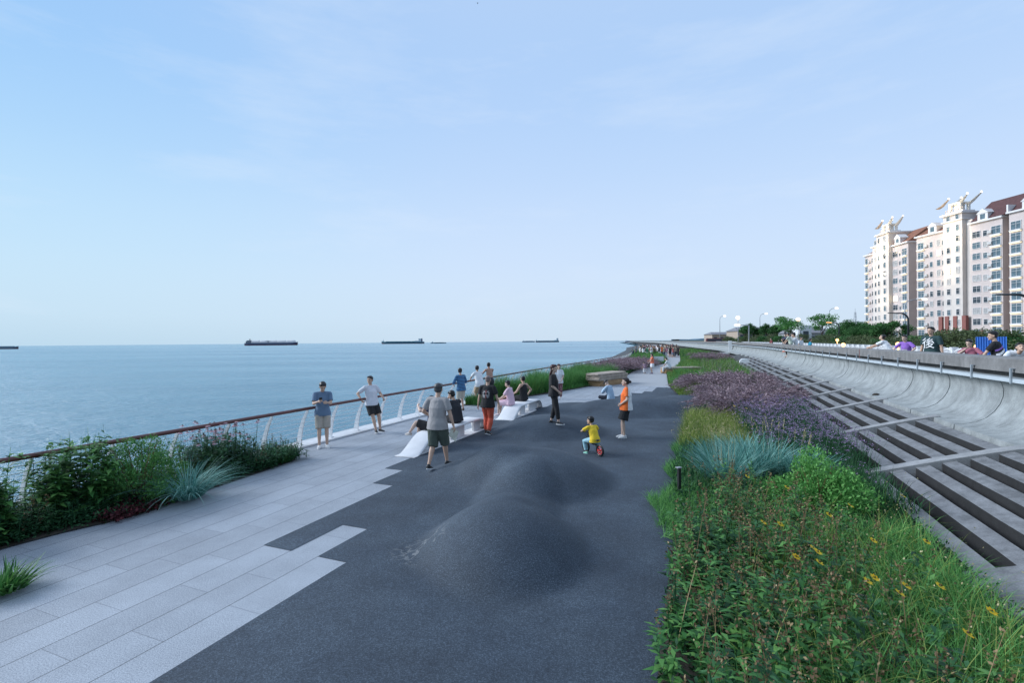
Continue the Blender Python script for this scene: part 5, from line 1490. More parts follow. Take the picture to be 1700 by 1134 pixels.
# 12 woman all in black with long reddish hair
z12 = mound(*G(920, 705).xy)
f = Fig(pelvis=(0, 0, 0.92), lean=-2, head=(-14, 0), female=True, ankles=((0.13, 0.16, 0.085), (-0.05, -0.10, 0.085)), wrists=((0.15, 0.17, 0.97), (-0.22, 0.02, 0.90)), elbows=((0.9, -1, -0.1), (-0.8, -1, -0.2)), toes=(5, -15), build=1.0)
P12 = GZ(920, 704)
person(f, P12, yaw_to(1, 0.10), 'woman with long auburn hair in black T-shirt and black trousers standing on the dark mound', 0.98, SKIN_P(),
       (SH_(f, 'black', BLK, sleeve=0.95, hem=-0.10, loose=0.035, sleeve_r=0.022), LG_(f, 'trousers', 'black', BLK, length=1.82, loose=0.018)), shoes=('black', BLK, (0.8, 0.8, 0.8)), hair=('long', 'hair_auburn', (0.055, 0.018, 0.016)))
# 13 woman in white blouse and patterned maroon trousers
f = Fig(pelvis=(0, 0, 0.92), lean=2, head=(0, 6), female=True, ankles=((0.08, 0.05, 0.085), (-0.09, 0, 0.085)), wrists=((0.10, 0.25, 0.98), (-0.12, 0.23, 0.96)), elbows=((1, -0.6, -0.3), (-1, -0.6, -0.3)))
patt = lambda p: 1 if mnoise.noise(p * 22) > 0.12 else 0
P13 = G(928, 663)
person(f, P13, yaw_to(0.42, -1), 'woman in white top and patterned maroon trousers standing by the tall grass, facing us', 0.95, SKIN_P(),
       (SH_(f, 'white2', (0.74, 0.76, 0.78), sleeve=0.8, hem=-0.12, loose=0.03), ('trousers', f.legs(length=1.85, loose=0.024), [cloth('maroon', (0.16, 0.05, 0.06)), cloth('maroon_pale', (0.42, 0.28, 0.28))], patt, 0.005)),
       shoes=('white', (0.72, 0.71, 0.70), (0.8, 0.8, 0.8)), hair=('bob', 'hair_auburn', (0.055, 0.018, 0.016)))
# 14 person sitting cross-legged on the ground
f = Fig(pelvis=(0, -0.05, 0.13), lean=14, bend=14, head=(8, 40), ankles=((-0.12, 0.26, 0.08), (0.14, 0.30, 0.09)), knees=((1, 0.4, 0.15), (-1, 0.4, 0.15)), wrists=((0.10, 0.34, 0.36), (-0.06, 0.34, 0.36)), elbows=((1, -0.3, -0.4), (-1, -0.3, -0.4)), toes=(-70, 70), build=1.05)
P14 = GZ(1012, 668) + Vector((0, 0, 0.07))
person(f, P14, yaw_to(-1, 0.25) - 8, 'person in light blue shirt and black cap sitting cross-legged at the edge of the rubber', 1.0, SKIN_P(),
       (SH_(f, 'light_blue', (0.42, 0.56, 0.70), sleeve=1.6, hem=-0.10, loose=0.04, sleeve_r=0.03), LG_(f, 'trousers', 'dark_navy', (0.02, 0.025, 0.04), length=1.85, loose=0.02)), shoes=('black', BLK, (0.1, 0.1, 0.1)), hair=('cap', 'cap_black', BLK))
# 15 woman in orange top with white panels, black shorts
f = Fig(pelvis=(0, 0, 0.92), lean=-1, head=(10, 0), female=True, ankles=((0.02, 0.12, 0.085), (-0.12, 0.06, 0.085)), wrists=((0.24, 0.10, 1.02), (-0.17, 0.14, 1.00)), elbows=((1, -0.8, -0.1), (-0.9, -1, -0.1)), toes=(5, -5), build=1.12)
orng = lambda p: 0 if (p.y > -0.03 and p.x < 0.02) or (p.x < -0.05 and p.y > -0.055) else 1
P15 = GZ(1040, 727)
person(f, P15, yaw_to(-1, 0.02) + 10, 'woman with bun in orange and white top and black shorts standing on the rubber surface', 0.965, SKIN_P(),
       (SH_(f, 'orange', BLK, fn=orng, mats=[cloth('orange', (0.85, 0.17, 0.03)), cloth('white3', (0.76, 0.77, 0.80))], sleeve=0.7, hem=-0.10, loose=0.040, sleeve_r=0.022), LG_(f, 'shorts', 'black', BLK, length=0.90, loose=0.045, flare=0.02)),
       shoes=('white', (0.76, 0.75, 0.75), (0.82, 0.82, 0.82)), hair=('bun', 'hair_dark_brown', (0.03, 0.018, 0.016)))
# 16 boy on a balance bike
Pk = GZ(985, 755); fk = 27.0
K = 0.62
f = Fig(pelvis=(0, -0.10, 0.60), lean=24, head=(30, 4), ankles=((0.20, -0.30, 0.10), (-0.16, 0.22, 0.085)), knees=((0.3, 1, 0.1), (-0.3, 1, 0.1)), wrists=((0.24, 0.42, 0.88), (-0.24, 0.42, 0.88)), elbows=((1, -0.3, -0.3), (-1, -0.3, -0.3)), toes=(10, -8), heel=(20, 0), curl=1.3, build=1.1)
f.hc = f.hc + Vector((0, 0.01, 0.045)); f.HR = f.HR * 1.32
rk = person(f, Pk, fk, 'little boy in yellow T-shirt and light blue trousers riding a balance bike', K, None,
       (SH_(f, 'yellow', (0.86, 0.60, 0.035), sleeve=0.75, hem=-0.10, loose=0.030, sleeve_r=0.02), LG_(f, 'trousers', 'aqua', (0.30, 0.52, 0.60), length=1.85, loose=0.03)), shoes=('green', (0.25, 0.6, 0.45), (0.5, 0.75, 0.75)), hair=('short', 'hair_black', (0.012, 0.011, 0.012)))
for ch in rk.children:        # a child's head is larger for the body
    if ch.name.split('.')[0] in ('hair', 'eye', 'mouth'):
        pass
bike = empty('balance_bike', Pk, 'small black balance bike with red wheel rims ridden by the boy in yellow', 'balance bike', None, math.radians(fk))
M_BK = plain('bike_black', (0.02, 0.02, 0.022), 0.35); M_RED = plain('bike_red', (0.75, 0.06, 0.06), 0.4)
def torus(mb, c, R, r, n=28, k=8):
    vs = []; fs = []
    for i in range(n):
        a = 2 * math.pi * i / n
        for j in range(k):
            b = 2 * math.pi * j / k; rr_ = R + r * math.cos(b)
            vs.append((c[0] + r * math.sin(b), c[1] + rr_ * math.cos(a), c[2] + rr_ * math.sin(a)))
    for i in range(n):
        for j in range(k): fs.append((i * k + j, ((i + 1) % n) * k + j, ((i + 1) % n) * k + (j + 1) % k, i * k + (j + 1) % k))
    mb.add(vs, fs)
for y in (-0.26, 0.30):
    m = MB(); torus(m, (0, y, 0.145), 0.118, 0.027); w = m.build('wheel', M_BK, bike, smooth=True)
    m = MB(); torus(m, (0, y, 0.145), 0.085, 0.010, 24, 6)
    for q in range(5):
        a = q * 2 * math.pi / 5; m.tube([(0, y, 0.145), (0, y + 0.085 * math.cos(a), 0.145 + 0.085 * math.sin(a))], 0.009, 6)
    m.tube([(-0.05, y, 0.145), (0.05, y, 0.145)], 0.012, 8)
    m.build('rim', M_RED, w, smooth=True)
m = MB()
m.tube([(0, 0.22, 0.42), (0, 0.10, 0.27), (0, -0.10, 0.24), (0, -0.26, 0.145)], [0.018, 0.020, 0.020, 0.012], 8)
m.tube([(0, -0.06, 0.24), (0, -0.11, 0.36)], 0.013, 8)
m.tube([(0.04, 0.30, 0.145), (0.04, 0.22, 0.40)], 0.010, 8); m.tube([(-0.04, 0.30, 0.145), (-0.04, 0.22, 0.40)], 0.010, 8); m.tube([(0, 0.235, 0.38), (0, 0.205, 0.50)], 0.014, 8)
m.build('frame', M_BK, bike, smooth=True)
m = MB(); m.limb([(0, -0.20, 0.375), (0, -0.02, 0.365)], [(0.055, 0.018), (0.022, 0.014)], (1, 0, 0), 10); m.build('saddle', M_BK, bike, smooth=True)
m = MB(); m.tube([(-0.17, 0.20, 0.53), (-0.05, 0.21, 0.51), (0.05, 0.21, 0.51), (0.17, 0.20, 0.53)], 0.010, 8); m.build('handlebar', M_BK, bike, smooth=True)
for x in (-1, 1):
    m = MB(); m.tube([(x * 0.12, 0.203, 0.522), (x * 0.185, 0.20, 0.532)], 0.016, 8); m.build('grip', M_BK, bike, smooth=True)

# 17 girl with orange and white dress far down the path, 18 man in white on the stone
f = Fig(pelvis=(0, 0, 0.92), lean=0, head=(0, 6), female=True, ankles=((0.08, 0.06, 0.085), (-0.09, 0, 0.085)), wrists=((0.06, 0.34, 1.12), (-0.10, 0.28, 0.98)), elbows=((1, -0.4, -0.5), (-1, -0.6, -0.3)))
person(f, G(1083, 621), yaw_to(-1, -0.2), 'long-haired girl in orange top and white skirt standing on the far path', 0.95, SKIN_P(),
       (SH_(f, 'coral', (0.78, 0.20, 0.11), sleeve=0.7, hem=-0.02, loose=0.03), ('skirt', f.skirt(0.58, 0.22), cloth('white3', (0.76, 0.77, 0.80)), None, 0.004)), hair=('long', 'hair_black', (0.012, 0.011, 0.012)), voxel=0.016, eyes=False, shoes=('mauve', (0.2, 0.15, 0.25), (0.3, 0.25, 0.3)))
f = Fig(pelvis=(0, -0.02, 0.55), lean=24, bend=14, head=(0, 25), ankles=((0.12, 0.44, 0.085), (-0.14, 0.46, 0.085)), knees=((0.1, 0.6, 1), (-0.1, 0.6, 1)), wrists=((0.12, 0.42, 0.62), (-0.12, 0.42, 0.62)), elbows=((1, 0, -0.4), (-1, 0, -0.4)))
person(f, P(-3.15, 41.6, 0), yaw_to(-1, 0.1), 'person in loose white clothes sitting hunched on the far low stone', 1.0, SKIN_P(),
       (SH_(f, 'white2', (0.74, 0.76, 0.78), sleeve=0.9, hem=-0.1, loose=0.04), LG_(f, 'trousers', 'white2', (0.74, 0.76, 0.78), length=1.8, loose=0.04)), voxel=0.016, eyes=False, hair=('crew', 'hair_black', (0.012, 0.011, 0.012)))
f = Fig(pelvis=(0, -0.05, 0.70), lean=38, head=(0, 10), ankles=((0.10, 0.05, 0.085), (-0.10, -0.05, 0.085)), wrists=((0.14, 0.45, 0.62), (-0.14, 0.45, 0.62)), elbows=((1, -0.4, -0.3), (-1, -0.4, -0.3)))
person(f, G(1071, 621), yaw_to(-0.6, 1), 'child in mauve top and white trousers bending down by the fountain grass', 0.70, SKIN_P(),
       (SH_(f, 'mauve', (0.22, 0.15, 0.20), sleeve=0.8, hem=-0.05, loose=0.03), LG_(f, 'trousers', 'white2', (0.74, 0.76, 0.78), length=1.7, loose=0.02)), voxel=0.016, eyes=False, shoes=('black', BLK, (0.1, 0.1, 0.1)))

# ---- people behind the sea wall
UZ = 1.25
def wallp(px, ds, label, fig, face, sc, parts, py=None, **k):
    """stand at a distance ds behind the parapet front on the ray of pixel column px"""
    u = (px - 850.0) / F_PX
    D = (5.77 + ds) / (u * CA - SA)
    return person(fig, Vector((u * D, D, UZ)), face, label, sc, k.pop('skin', None), parts, **k)
f = Fig(lean=3, head=(0, 0), wrists=((0.30, 0.02, 0.86), (-0.30, 0.02, 0.86)), build=1.12)
wallp(1547, 0.95, 'man in dark green T-shirt with a white character, standing upright behind the wall', f, yaw_to(-1, -0.95), 1.06,
      (SH_(f, 'deep_green', (0.022, 0.055, 0.058), sleeve=0.75, hem=-0.1, loose=0.035), LG_(f, 'trousers', 'black', BLK, length=1.8, loose=0.02)), voxel=0.011)
GREEN_FIG = f
f = Fig(lean=14, head=(0, 8), female=True, wrists=((0.30, 0.34, 1.06), (-0.30, 0.34, 1.06)), elbows=((1, -0.4, -0.3), (-1, -0.4, -0.3)))
purp = lambda p: 1 if (p.y > 0.04 and 0.02 < p.z < 0.15 and abs(p.x) < 0.09 and mnoise.noise(p * 35) > -0.15) else 0
wallp(1506, 1.0, 'woman in purple T-shirt with pale print leaning on the wall', f, yaw_to(-1, -0.95), 0.93,
      (SH_(f, 'purple', BLK, fn=purp, mats=[cloth('purple', (0.27, 0.13, 0.50)), cloth('print_grey', (0.5, 0.5, 0.52))], sleeve=0.85, hem=-0.1, loose=0.03),), voxel=0.011, hair=('bun', 'hair_dark_brown', (0.03, 0.018, 0.016)), skin=SKIN_P())
f = Fig(pelvis=(0, -0.10, 0.90), lean=30, head=(0, -16), wrists=((0.12, 0.62, 1.10), (-0.14, 0.66, 1.09)), elbows=((0.6, 0, -0.6), (-0.6, 0, -0.6)))
wallp(1473, 1.05, 'man in white T-shirt resting stretched arms on the wall, facing left', f, yaw_to(-1, 0.75), 1.0,
      (SH_(f, 'white2', (0.74, 0.76, 0.78), sleeve=0.75, hem=-0.1, loose=0.035), LG_(f, 'shorts', 'dark_grey', (0.04, 0.04, 0.045), length=0.95, loose=0.03)), voxel=0.011, hair=('crew', 'hair_black', (0.012, 0.011, 0.012)))
f = Fig(lean=10, head=(0, 14), female=True, pelvis=(0, 0, 0.90), wrists=((0.04, 0.26, 1.40), (-0.28, 0.3, 1.06)), elbows=((1, 0, -0.8), (-1, -0.4, -0.3)))
wallp(1613, 1.1, 'short woman in dusty pink shirt with a hand at her face behind the wall', f, yaw_to(-1, -0.95), 0.84,
      (SH_(f, 'dusty_pink', (0.36, 0.12, 0.17), sleeve=0.85, hem=-0.1, loose=0.03),), voxel=0.011, hair=('short', 'hair_black', (0.012, 0.011, 0.012)), skin=SKIN_P())
f = Fig(lean=10, head=(35, 6), twist=10, wrists=((0.30, 0.36, 1.0), (-0.30, 0.30, 0.95)), elbows=((1, -0.4, -0.3), (-1, -0.4, -0.3)))
flash = lambda p: 1 if (p.y < 0.0 and abs(p.z - 0.17 - p.x * 0.7) < 0.035) else (2 if (p.y < 0 and abs(p.z - 0.26 - p.x * 0.5) < 0.02) else 0)
wallp(1659, 1.0, 'young man in black T-shirt with a white and violet flash, standing before the blue board', f, yaw_to(-0.9, 0.9), 0.95,
      (SH_(f, 'flash', BLK, fn=flash, mats=[cloth('black', BLK), cloth('white3', (0.76, 0.77, 0.80)), cloth('purple', (0.27, 0.13, 0.50))], sleeve=0.75, hem=-0.1, loose=0.035),), voxel=0.011)
f = Fig(pelvis=(0, -0.15, 0.88), lean=62, head=(-10, -20), wrists=((0.2, 0.55, 0.90), (-0.2, 0.55, 0.9)), elbows=((1, 0, -0.3), (-1, 0, -0.3)))
wallp(1678, 1.15, 'person in white T-shirt bent low over the wall at the right edge', f, yaw_to(0.1, -1), 0.95,
      (SH_(f, 'white2', (0.74, 0.76, 0.78), sleeve=0.75, hem=-0.1, loose=0.035),), voxel=0.011, hair=('short', 'hair_black', (0.012, 0.011, 0.012)))
# the pair on the parapet
f = Fig(pelvis=(0, 0.02, 0.10), lean=16, head=(10, 5), ankles=((0.08, 0.50, -0.50), (-0.08, 0.44, -0.52)), knees=((0.1, 1, 0.6), (-0.1, 1, 0.6)), wrists=((0.16, 0.44, 0.14), (-0.12, 0.46, 0.16)), elbows=((1, -0.4, 0), (-1, -0.4, 0)))
u = (1313 - 850.0) / F_PX; D = 5.98 / (u * CA - SA)
person(f, Vector((u * D, D, 2.315)), yaw_to(-1, 0.45), 'man in pale green T-shirt sitting on the parapet with his legs over the edge', 1.0, None,
       (SH_(f, 'pale_green', (0.50, 0.56, 0.46), sleeve=0.75, hem=-0.08, loose=0.035), LG_(f, 'trousers', 'black', BLK, length=1.7, loose=0.02)), voxel=0.014, eyes=False, shoes=('orange', (0.8, 0.22, 0.12), (0.8, 0.3, 0.2)))
f = Fig(pelvis=(0, 0.02, 0.10), lean=8, head=(-20, 5), ankles=((0.10, 0.52, 0.085), (-0.08, 0.50, 0.09)), knees=((0.1, 0.4, 1), (-0.1, 0.4, 1)), wrists=((0.16, 0.34, 0.24), (-0.12, 0.36, 0.26)), elbows=((1, -0.4, 0), (-1, -0.4, 0)))
u = (1305 - 850.0) / F_PX; D = 6.15 / (u * CA - SA)
person(f, Vector((u * D, D, 2.315)), yaw_to(-0.4, -0.9), 'person in navy T-shirt sitting on the parapet beside the man in pale green', 0.97, None,
       (SH_(f, 'navy', (0.045, 0.055, 0.105), sleeve=0.75, hem=-0.08, loose=0.035), LG_(f, 'trousers', 'black', BLK, length=1.7, loose=0.02)), voxel=0.014, eyes=False)

# ---- small figures: templates shared by the far people
def simple(fig, topc, legc, hair='short', skirt=None, sc=1.0, hc=(0.012, 0.011, 0.012)):
    """low-detail person template: list of (name, mesh)"""
    L = []
    me = remesh_eval(fig.body(False), 0.024, 1); L.append(('body', me))
    me = remesh_eval(fig.shirt(sleeve=0.75, hem=-0.08, loose=0.035), 0.024, 1); L.append(('shirt', me))
    me = remesh_eval(fig.legs(length=1.8 if not skirt else 0.95, loose=0.028), 0.024, 1); L.append(('trousers' if not skirt else 'shorts', me))
    me = remesh_eval(fig.hair(hair), 0.02, 1); L.append(('hair', me))
    return L
TPL = [simple(Fig(), 0, 0), simple(Fig(ankles=((0.09, 0.18, 0.085), (-0.09, -0.2, 0.1)), wrists=((0.28, 0.2, 0.92), (-0.28, -0.1, 0.9))), 0, 0, 'short'),
       simple(Fig(female=True, wrists=((0.12, 0.3, 1.1), (-0.12, 0.3, 1.08)), elbows=((1, -0.4, -0.5), (-1, -0.4, -0.5))), 0, 0, 'long'),
       simple(Fig(female=True, wrists=((0.2, 0.1, 1.4), (-0.27, 0.04, 0.86)), elbows=((1, 0, -0.5), (-0.5, -1, -0.3))), 0, 0, 'bob', True),
       simple(Fig(pelvis=(0, -0.02, 0.53), lean=12, bend=10, head=(0, 15), ankles=((0.10, 0.42, 0.085), (-0.12, 0.44, 0.085)), knees=((0.1, 0.6, 1), (-0.1, 0.6, 1)), wrists=((0.12, 0.4, 0.62), (-0.12, 0.4, 0.62))), 0, 0)]
def far_person(k, loc, face, topm, legm, label, group=None, sc=1.0):
    root = empty('person', loc, label, 'person', group, math.radians(face)); root.scale = (sc,) * 3
    for nm, me in TPL[k]:
        o = bpy.data.objects.new(nm, me); 
        if not me.materials: me.materials.append(SKIN())
        link(o, root)
        o.material_slots[0].link = 'OBJECT'
        o.material_slots[0].material = {'body': SKIN(), 'hair': plain('hair_black', (0.012, 0.011, 0.012), 0.45, 0.3, 40), 'shirt': topm}.get(nm, legm)
    return root
TOPS = [('white', (0.74, 0.76, 0.78)), ('white', (0.74, 0.76, 0.78)), ('black', BLK), ('navy', (0.03, 0.04, 0.09)), ('dark red', (0.30, 0.03, 0.04)), ('pink', (0.66, 0.30, 0.38)), ('grey', (0.20, 0.20, 0.21)), ('olive', (0.12, 0.12, 0.06)), ('black', BLK), ('white', (0.74, 0.76, 0.78)), ('brown', (0.15, 0.08, 0.05)), ('green', (0.05, 0.22, 0.12)), ('beige', (0.42, 0.36, 0.28))]
TOPS2 = TOPS + [('orange', (0.85, 0.17, 0.03))]
LEGS = [('dark', (0.03, 0.03, 0.035)), ('dark', (0.03, 0.03, 0.035)), ('khaki', (0.28, 0.24, 0.18)), ('white', (0.7, 0.7, 0.72)), ('blue', (0.08, 0.12, 0.22))]
rc = random.Random(12)
POSE = ['standing', 'walking', 'long-haired', 'arm-raising', 'sitting']
USED = set()
for i in range(150):
    px = rc.uniform(1060, 1123); t = rc.uniform(79, 128)
    u = (px - 850.0) / F_PX
    D = t / (u * SA + CA)
    X, Y = u * D, D; s, tt_ = ST(X, Y)
    if s < SH(tt_) + 0.8: continue
    k = rc.choice([0, 0, 1, 2, 3, 4]); tp = rc.choice(TOPS); lg = rc.choice(LEGS)
    where = 'left' if px < 1085 else ('middle' if px < 1104 else 'right')
    for _ in range(30):
        if (k, tp[0], lg[0], where) not in USED: break
        k = rc.choice([0, 1, 2, 3, 4]); tp = rc.choice(TOPS); lg = rc.choice(LEGS)
    USED.add((k, tp[0], lg[0], where))
    far_person(k, Vector((X, Y, 0.02)), rc.uniform(0, 360), cloth('far_' + tp[0].replace(' ', '_'), tp[1]), cloth('leg_' + lg[0], lg[1]),
               '%s person in %s top and %s bottoms, %s part of the far crowd' % (POSE[k], tp[0], lg[0], 'left' if px < 1085 else ('middle' if px < 1104 else 'right')), 'far crowd at the end of the path', rc.uniform(0.92, 1.05))
for i, (px, t, k, tp, lab) in enumerate([(1050, 78, 4, 3, 'dark-clad person sitting close to the shore, leftmost of the far crowd'), (1056, 80, 0, 6, 'person in grey top standing leftmost in the far crowd, above the mauve grass'), (1063, 82, 0, 0, 'person in white top standing beside the grey-topped one in the far crowd'),
                                      (1126, 84, 0, 2, 'person all in black standing apart on the right of the far crowd'), (1121, 84, 1, 12, 'person in beige beside the one in black on the right of the far crowd'), (1099, 84, 2, 13, 'long-haired person in bright orange top in the middle of the far crowd')]):
    u = (px - 850.0) / F_PX; D = t / (u * SA + CA)
    far_person(k, Vector((u * D, D, 0.02)), 40 * i, cloth('far_' + TOPS2[tp][0].replace(' ', '_'), TOPS2[tp][1]), cloth('leg_dark', LEGS[0][1]), lab, None, 1.02)
def far_wall(px, ds, k, topc, lab, face=90, sc=1.0, grp=None):
    u = (px - 850.0) / F_PX; D = (5.77 + ds) / (u * CA - SA)
    for _ in range(3): X, Y = u * D, D; s, t = ST(X, Y); D = (5.77 + WO(t) + ds) / (u * CA - SA)
    far_person(k, Vector((u * D, D, UZ)), face, cloth('far_' + topc[0], topc[1]), cloth('leg_dark', LEGS[0][1]), lab, grp, sc)
far_wall(1322, 0.9, 4, ('white', (0.74, 0.76, 0.78)), 'person in white sitting behind the wall, left of the one with the blue cap', 60, 1.5)
far_wall(1329, 0.9, 0, ('white', (0.74, 0.76, 0.78)), 'person in white T-shirt and blue cap standing behind the wall', 200, 0.95)
far_wall(1344, 0.9, 2, ('teal', (0.02, 0.26, 0.40)), 'person in turquoise tank top seen from the back behind the wall', 250, 0.88)
far_wall(1199, 0.9, 0, ('rose', (0.62, 0.10, 0.18)), 'person in pink-red top on the far upper promenade', 80, 0.95)
far_wall(1204, 0.9, 1, ('black', BLK), 'person in black beside the pink-red top on the far upper promenade', 90, 0.95)
far_wall(1281, 1.2, 2, ('maroon', (0.16, 0.03, 0.04)), 'person in maroon standing behind the wall left of the sitting pair', 90, 0.92)
far_wall(1157, 2.0, 0, ('black', BLK), 'tiny dark figure walking on the far end of the wall', 90, 1.0)

# ------------------------------------------------------------------ the two white benches
def ribbon_bench(t0, t1, s0, s1, label, windows):
    root = empty('bench', P((s0 + s1) / 2, (t0 + t1) / 2, 0), label, 'bench')
    o = Vector(root.location); L = t1 - t0; Hh = 0.43; th = 0.05
    # outer side profile of the ribbon along t
    def top(u):     # u metres from the near end
        a, b = 1.05, 0.55
        if u < a: k = u / a; return Hh * (k * k * (3 - 2 * k)) * 1.0
        if u > L - b: k = (L - u) / b; return Hh * math.sqrt(max(1 - (1 - k) ** 2.4, 0))
        return Hh
    us = [L * i / 60 for i in range(61)]
    M = plain('bench_white', (0.72, 0.72, 0.73), 0.75, 0.10, 2.2, bump=0.15, bscale=90)
    m = MB(); vs = []; fs = []
    for u in us:
        z = max(top(u), 0.03)
        e = 0.02 * math.sin(u * 2.1)
        zi = max(z - th, 0.004)
        sec = [(s0 + e, zi), (s0 + e + 0.01, z - 0.008), (s0 + 0.03 + e, z), (s1 - 0.06, z), (s1 - 0.02, z - 0.02), (s1, z - 0.05 if z > 0.1 else z * 0.5), (s1 - 0.02, zi)]
        for (s, zz) in sec: vs.append(P(s, t0 + u, zz) - o)
    n = 7
    for i in range(60):
        for k in range(n): fs.append((i * n + k, (i + 1) * n + k, (i + 1) * n + (k + 1) % n, i * n + (k + 1) % n))
    fs += [tuple(range(n)), tuple(reversed(range(60 * n, 61 * n)))]
    m.add(vs, fs); m.build('seat_shell', M, root, smooth=True)
    # recessed side panel under the shell, with openings
    m = MB(); sp = s1 - 0.20
    segs = []
    cuts = [0.45] + [x for w in windows for x in w] + [L - 0.12]
    for a, b in zip(cuts[::2], cuts[1::2]):
        if b - a < 0.05: continue
        m = MB(); k = 8; vs = []; fs = []
        for j in range(k + 1):
            u0 = a + (b - a) * j / k; z0 = max(top(u0) - th + 0.003, 0.01)
            vs += [P(sp - 0.05, t0 + u0, 0) - o, P(sp, t0 + u0, 0) - o, P(sp, t0 + u0, z0) - o, P(sp - 0.05, t0 + u0, z0) - o]
        for j in range(k):
            for q in range(4): fs.append((4 * j + q, 4 * j + (q + 1) % 4, 4 * j + 4 + (q + 1) % 4, 4 * j + 4 + q))
        fs += [(3, 2, 1, 0), (4 * k, 4 * k + 1, 4 * k + 2, 4 * k + 3)]
        m.add(vs, fs); m.build('support_panel', M, root)
    m = MB(); m.hexa([P(s0 + 0.05, t0 + 0.2, 0.003) - o, P(s1 - 0.03, t0 + 0.2, 0.003) - o, P(s1 - 0.03, t1 - 0.08, 0.003) - o, P(s0 + 0.05, t1 - 0.08, 0.003) - o,
                      P(s0 + 0.05, t0 + 0.2, 0.022) - o, P(s1 - 0.03, t0 + 0.2, 0.022) - o, P(s1 - 0.03, t1 - 0.08, 0.022) - o, P(s0 + 0.05, t1 - 0.08, 0.022) - o])
    m.build('base_plate', M, root)
    return root
ribbon_bench(9.70, 13.75, -7.06, -6.50, 'nearer white ribbon-shaped bench with a sloping end, beside the man in grey', [(1.5, 2.1), (2.9, 3.5)])
ribbon_bench(15.45, 18.75, -7.02, -6.36, 'farther white ribbon-shaped bench with a sloping end, in front of the tall grass', [(1.05, 1.35), (1.8, 2.3)])

# ------------------------------------------------------------------ layered sandstone benches
def layered_stone(corner_a, corner_b, depth, hts, label):
    a, b = Vector(corner_a), Vector(corner_b); d = (b - a); L = d.length; d.normalize(); nrm = Vector((-d.y, d.x, 0))
    root = empty('stone_bench', (a + b) / 2, label, 'stone bench'); o = Vector(root.location)
    M = mat_concrete('sandstone_%d' % len(bpy.data.materials), (0.46, 0.38, 0.31), 0.7, streak=False, scale=3)
    M2 = mat_concrete('ochre_stone_%d' % len(bpy.data.materials), (0.50, 0.31, 0.16), 0.75, streak=False, scale=2)
    z = 0.0; rr = random.Random(int(L * 100))
    for k, (h, ins, cut) in enumerate(hts):
        m = MB(); N = 26; vs = []; fs = []
        for lev in range(3):
            zz = z + h * lev / 2 + 0.004 * k
            for i in range(N):
                an = 2 * math.pi * i / N; ca, sa = math.cos(an), math.sin(an)
                ex = 0.28; x = (abs(ca) ** ex) * (1 if ca > 0 else -1); y = (abs(sa) ** ex) * (1 if sa > 0 else -1)
                j = 0.05 * mnoise.noise(Vector((ca * 3, sa * 3, lev * 1.0 + k * 3))) + (0.02 if lev == 1 else 0)
                lx = (L / 2 - ins + j) * x + cut; ly = (depth / 2 - ins * 0.6 + j) * y
                zj = 0.015 * mnoise.noise(Vector((ca * 4, sa * 4, k + 9.0))) if lev == 2 else 0
                vs.append((a + b) / 2 + d * lx + nrm * (ly + depth / 2) + Vector((0, 0, zz + zj)) - o)
        for lev in range(2):
            for i in range(N): fs.append((lev * N + i, lev * N + (i + 1) % N, (lev + 1) * N + (i + 1) % N, (lev + 1) * N + i))
        fs += [tuple(reversed(range(N))), tuple(range(2 * N, 3 * N))]
        m.add(vs, fs); m.build('slab', M2 if k == 0 else M, root)
        z += h
    return root
layered_stone(G(998, 643), G(1045, 636), 1.2, [(0.34, 0.10, 0.1), (0.16, 0.02, 0), (0.13, 0.0, 0.03), (0.12, 0.08, -0.1)], 'large layered beige stone bench at the grass edge, middle of the path')
layered_stone(P(-3.35, 41.2), P(-0.6, 43.0), 1.2, [(0.34, 0.05, 0), (0.16, 0.0, 0.03)], 'long low layered stone behind the sitting person in white')

# low black path bollard
b = empty('bollard_light', GZ(1128, 829), 'low slim black path light beside the bright edge grass', 'path light')
mb = MB(); mb.box((0, 0, 0.27), (0.055, 0.045, 0.54), 0.3); mb.build('post', plain('bollard_black', (0.02, 0.02, 0.022), 0.5), b, bevel=0.004)
mb = MB(); mb.box((-0.012, -0.012, 0.545), (0.09, 0.07, 0.02), 0.3); mb.build('lamp_head', plain('bollard_grey', (0.25, 0.26, 0.28), 0.4), b, bevel=0.004)
# long narrow debris on the lattice
for i, (px, py, z, r) in enumerate([(1398, 661, 0.45, 0.16), (1454, 656, 0.80, 0.10)]):
    mb = MB(); rock_into(mb, G(px, py, z), r, 77 + i); rock_into(mb, G(px, py, z) + Vector((r, 0.05, -0.02)), r * 0.8, 99 + i)
    tag(mb.build('debris', plain('dark_debris', (0.03, 0.022, 0.015), 0.9, 0.5, 20), fix=False), 'dark clump of debris caught on the concrete lattice, ' + ('the larger one' if i == 0 else 'the smaller one by the wall'), 'debris')
# white seat-like block below the wall in the distance, and its thin frame
mb = MB(); prof = [(0, 0), (0.05, 0.2), (0.2, 0.32), (0.45, 0.35), (0.7, 0.28), (0.8, 0.0)]
c0 = AT(1247, 597, 42)
vs = []
for y in (0, 0.9):
    for (a, z) in prof: vs.append(P(ST(c0.x, c0.y)[0] - 0.9 + a, ST(c0.x, c0.y)[1] + y, c0.z - 0.3 + z))
mb.add(vs, [tuple(range(6)), tuple(reversed(range(6, 12)))] + [(i, (i + 1) % 6, 6 + (i + 1) % 6, 6 + i) for i in range(6)])
tag(mb.build('drain_cover', plain('white_grp', (0.72, 0.74, 0.76), 0.5)), 'white rounded hood at the top of the lattice where it meets the wall', 'hood')
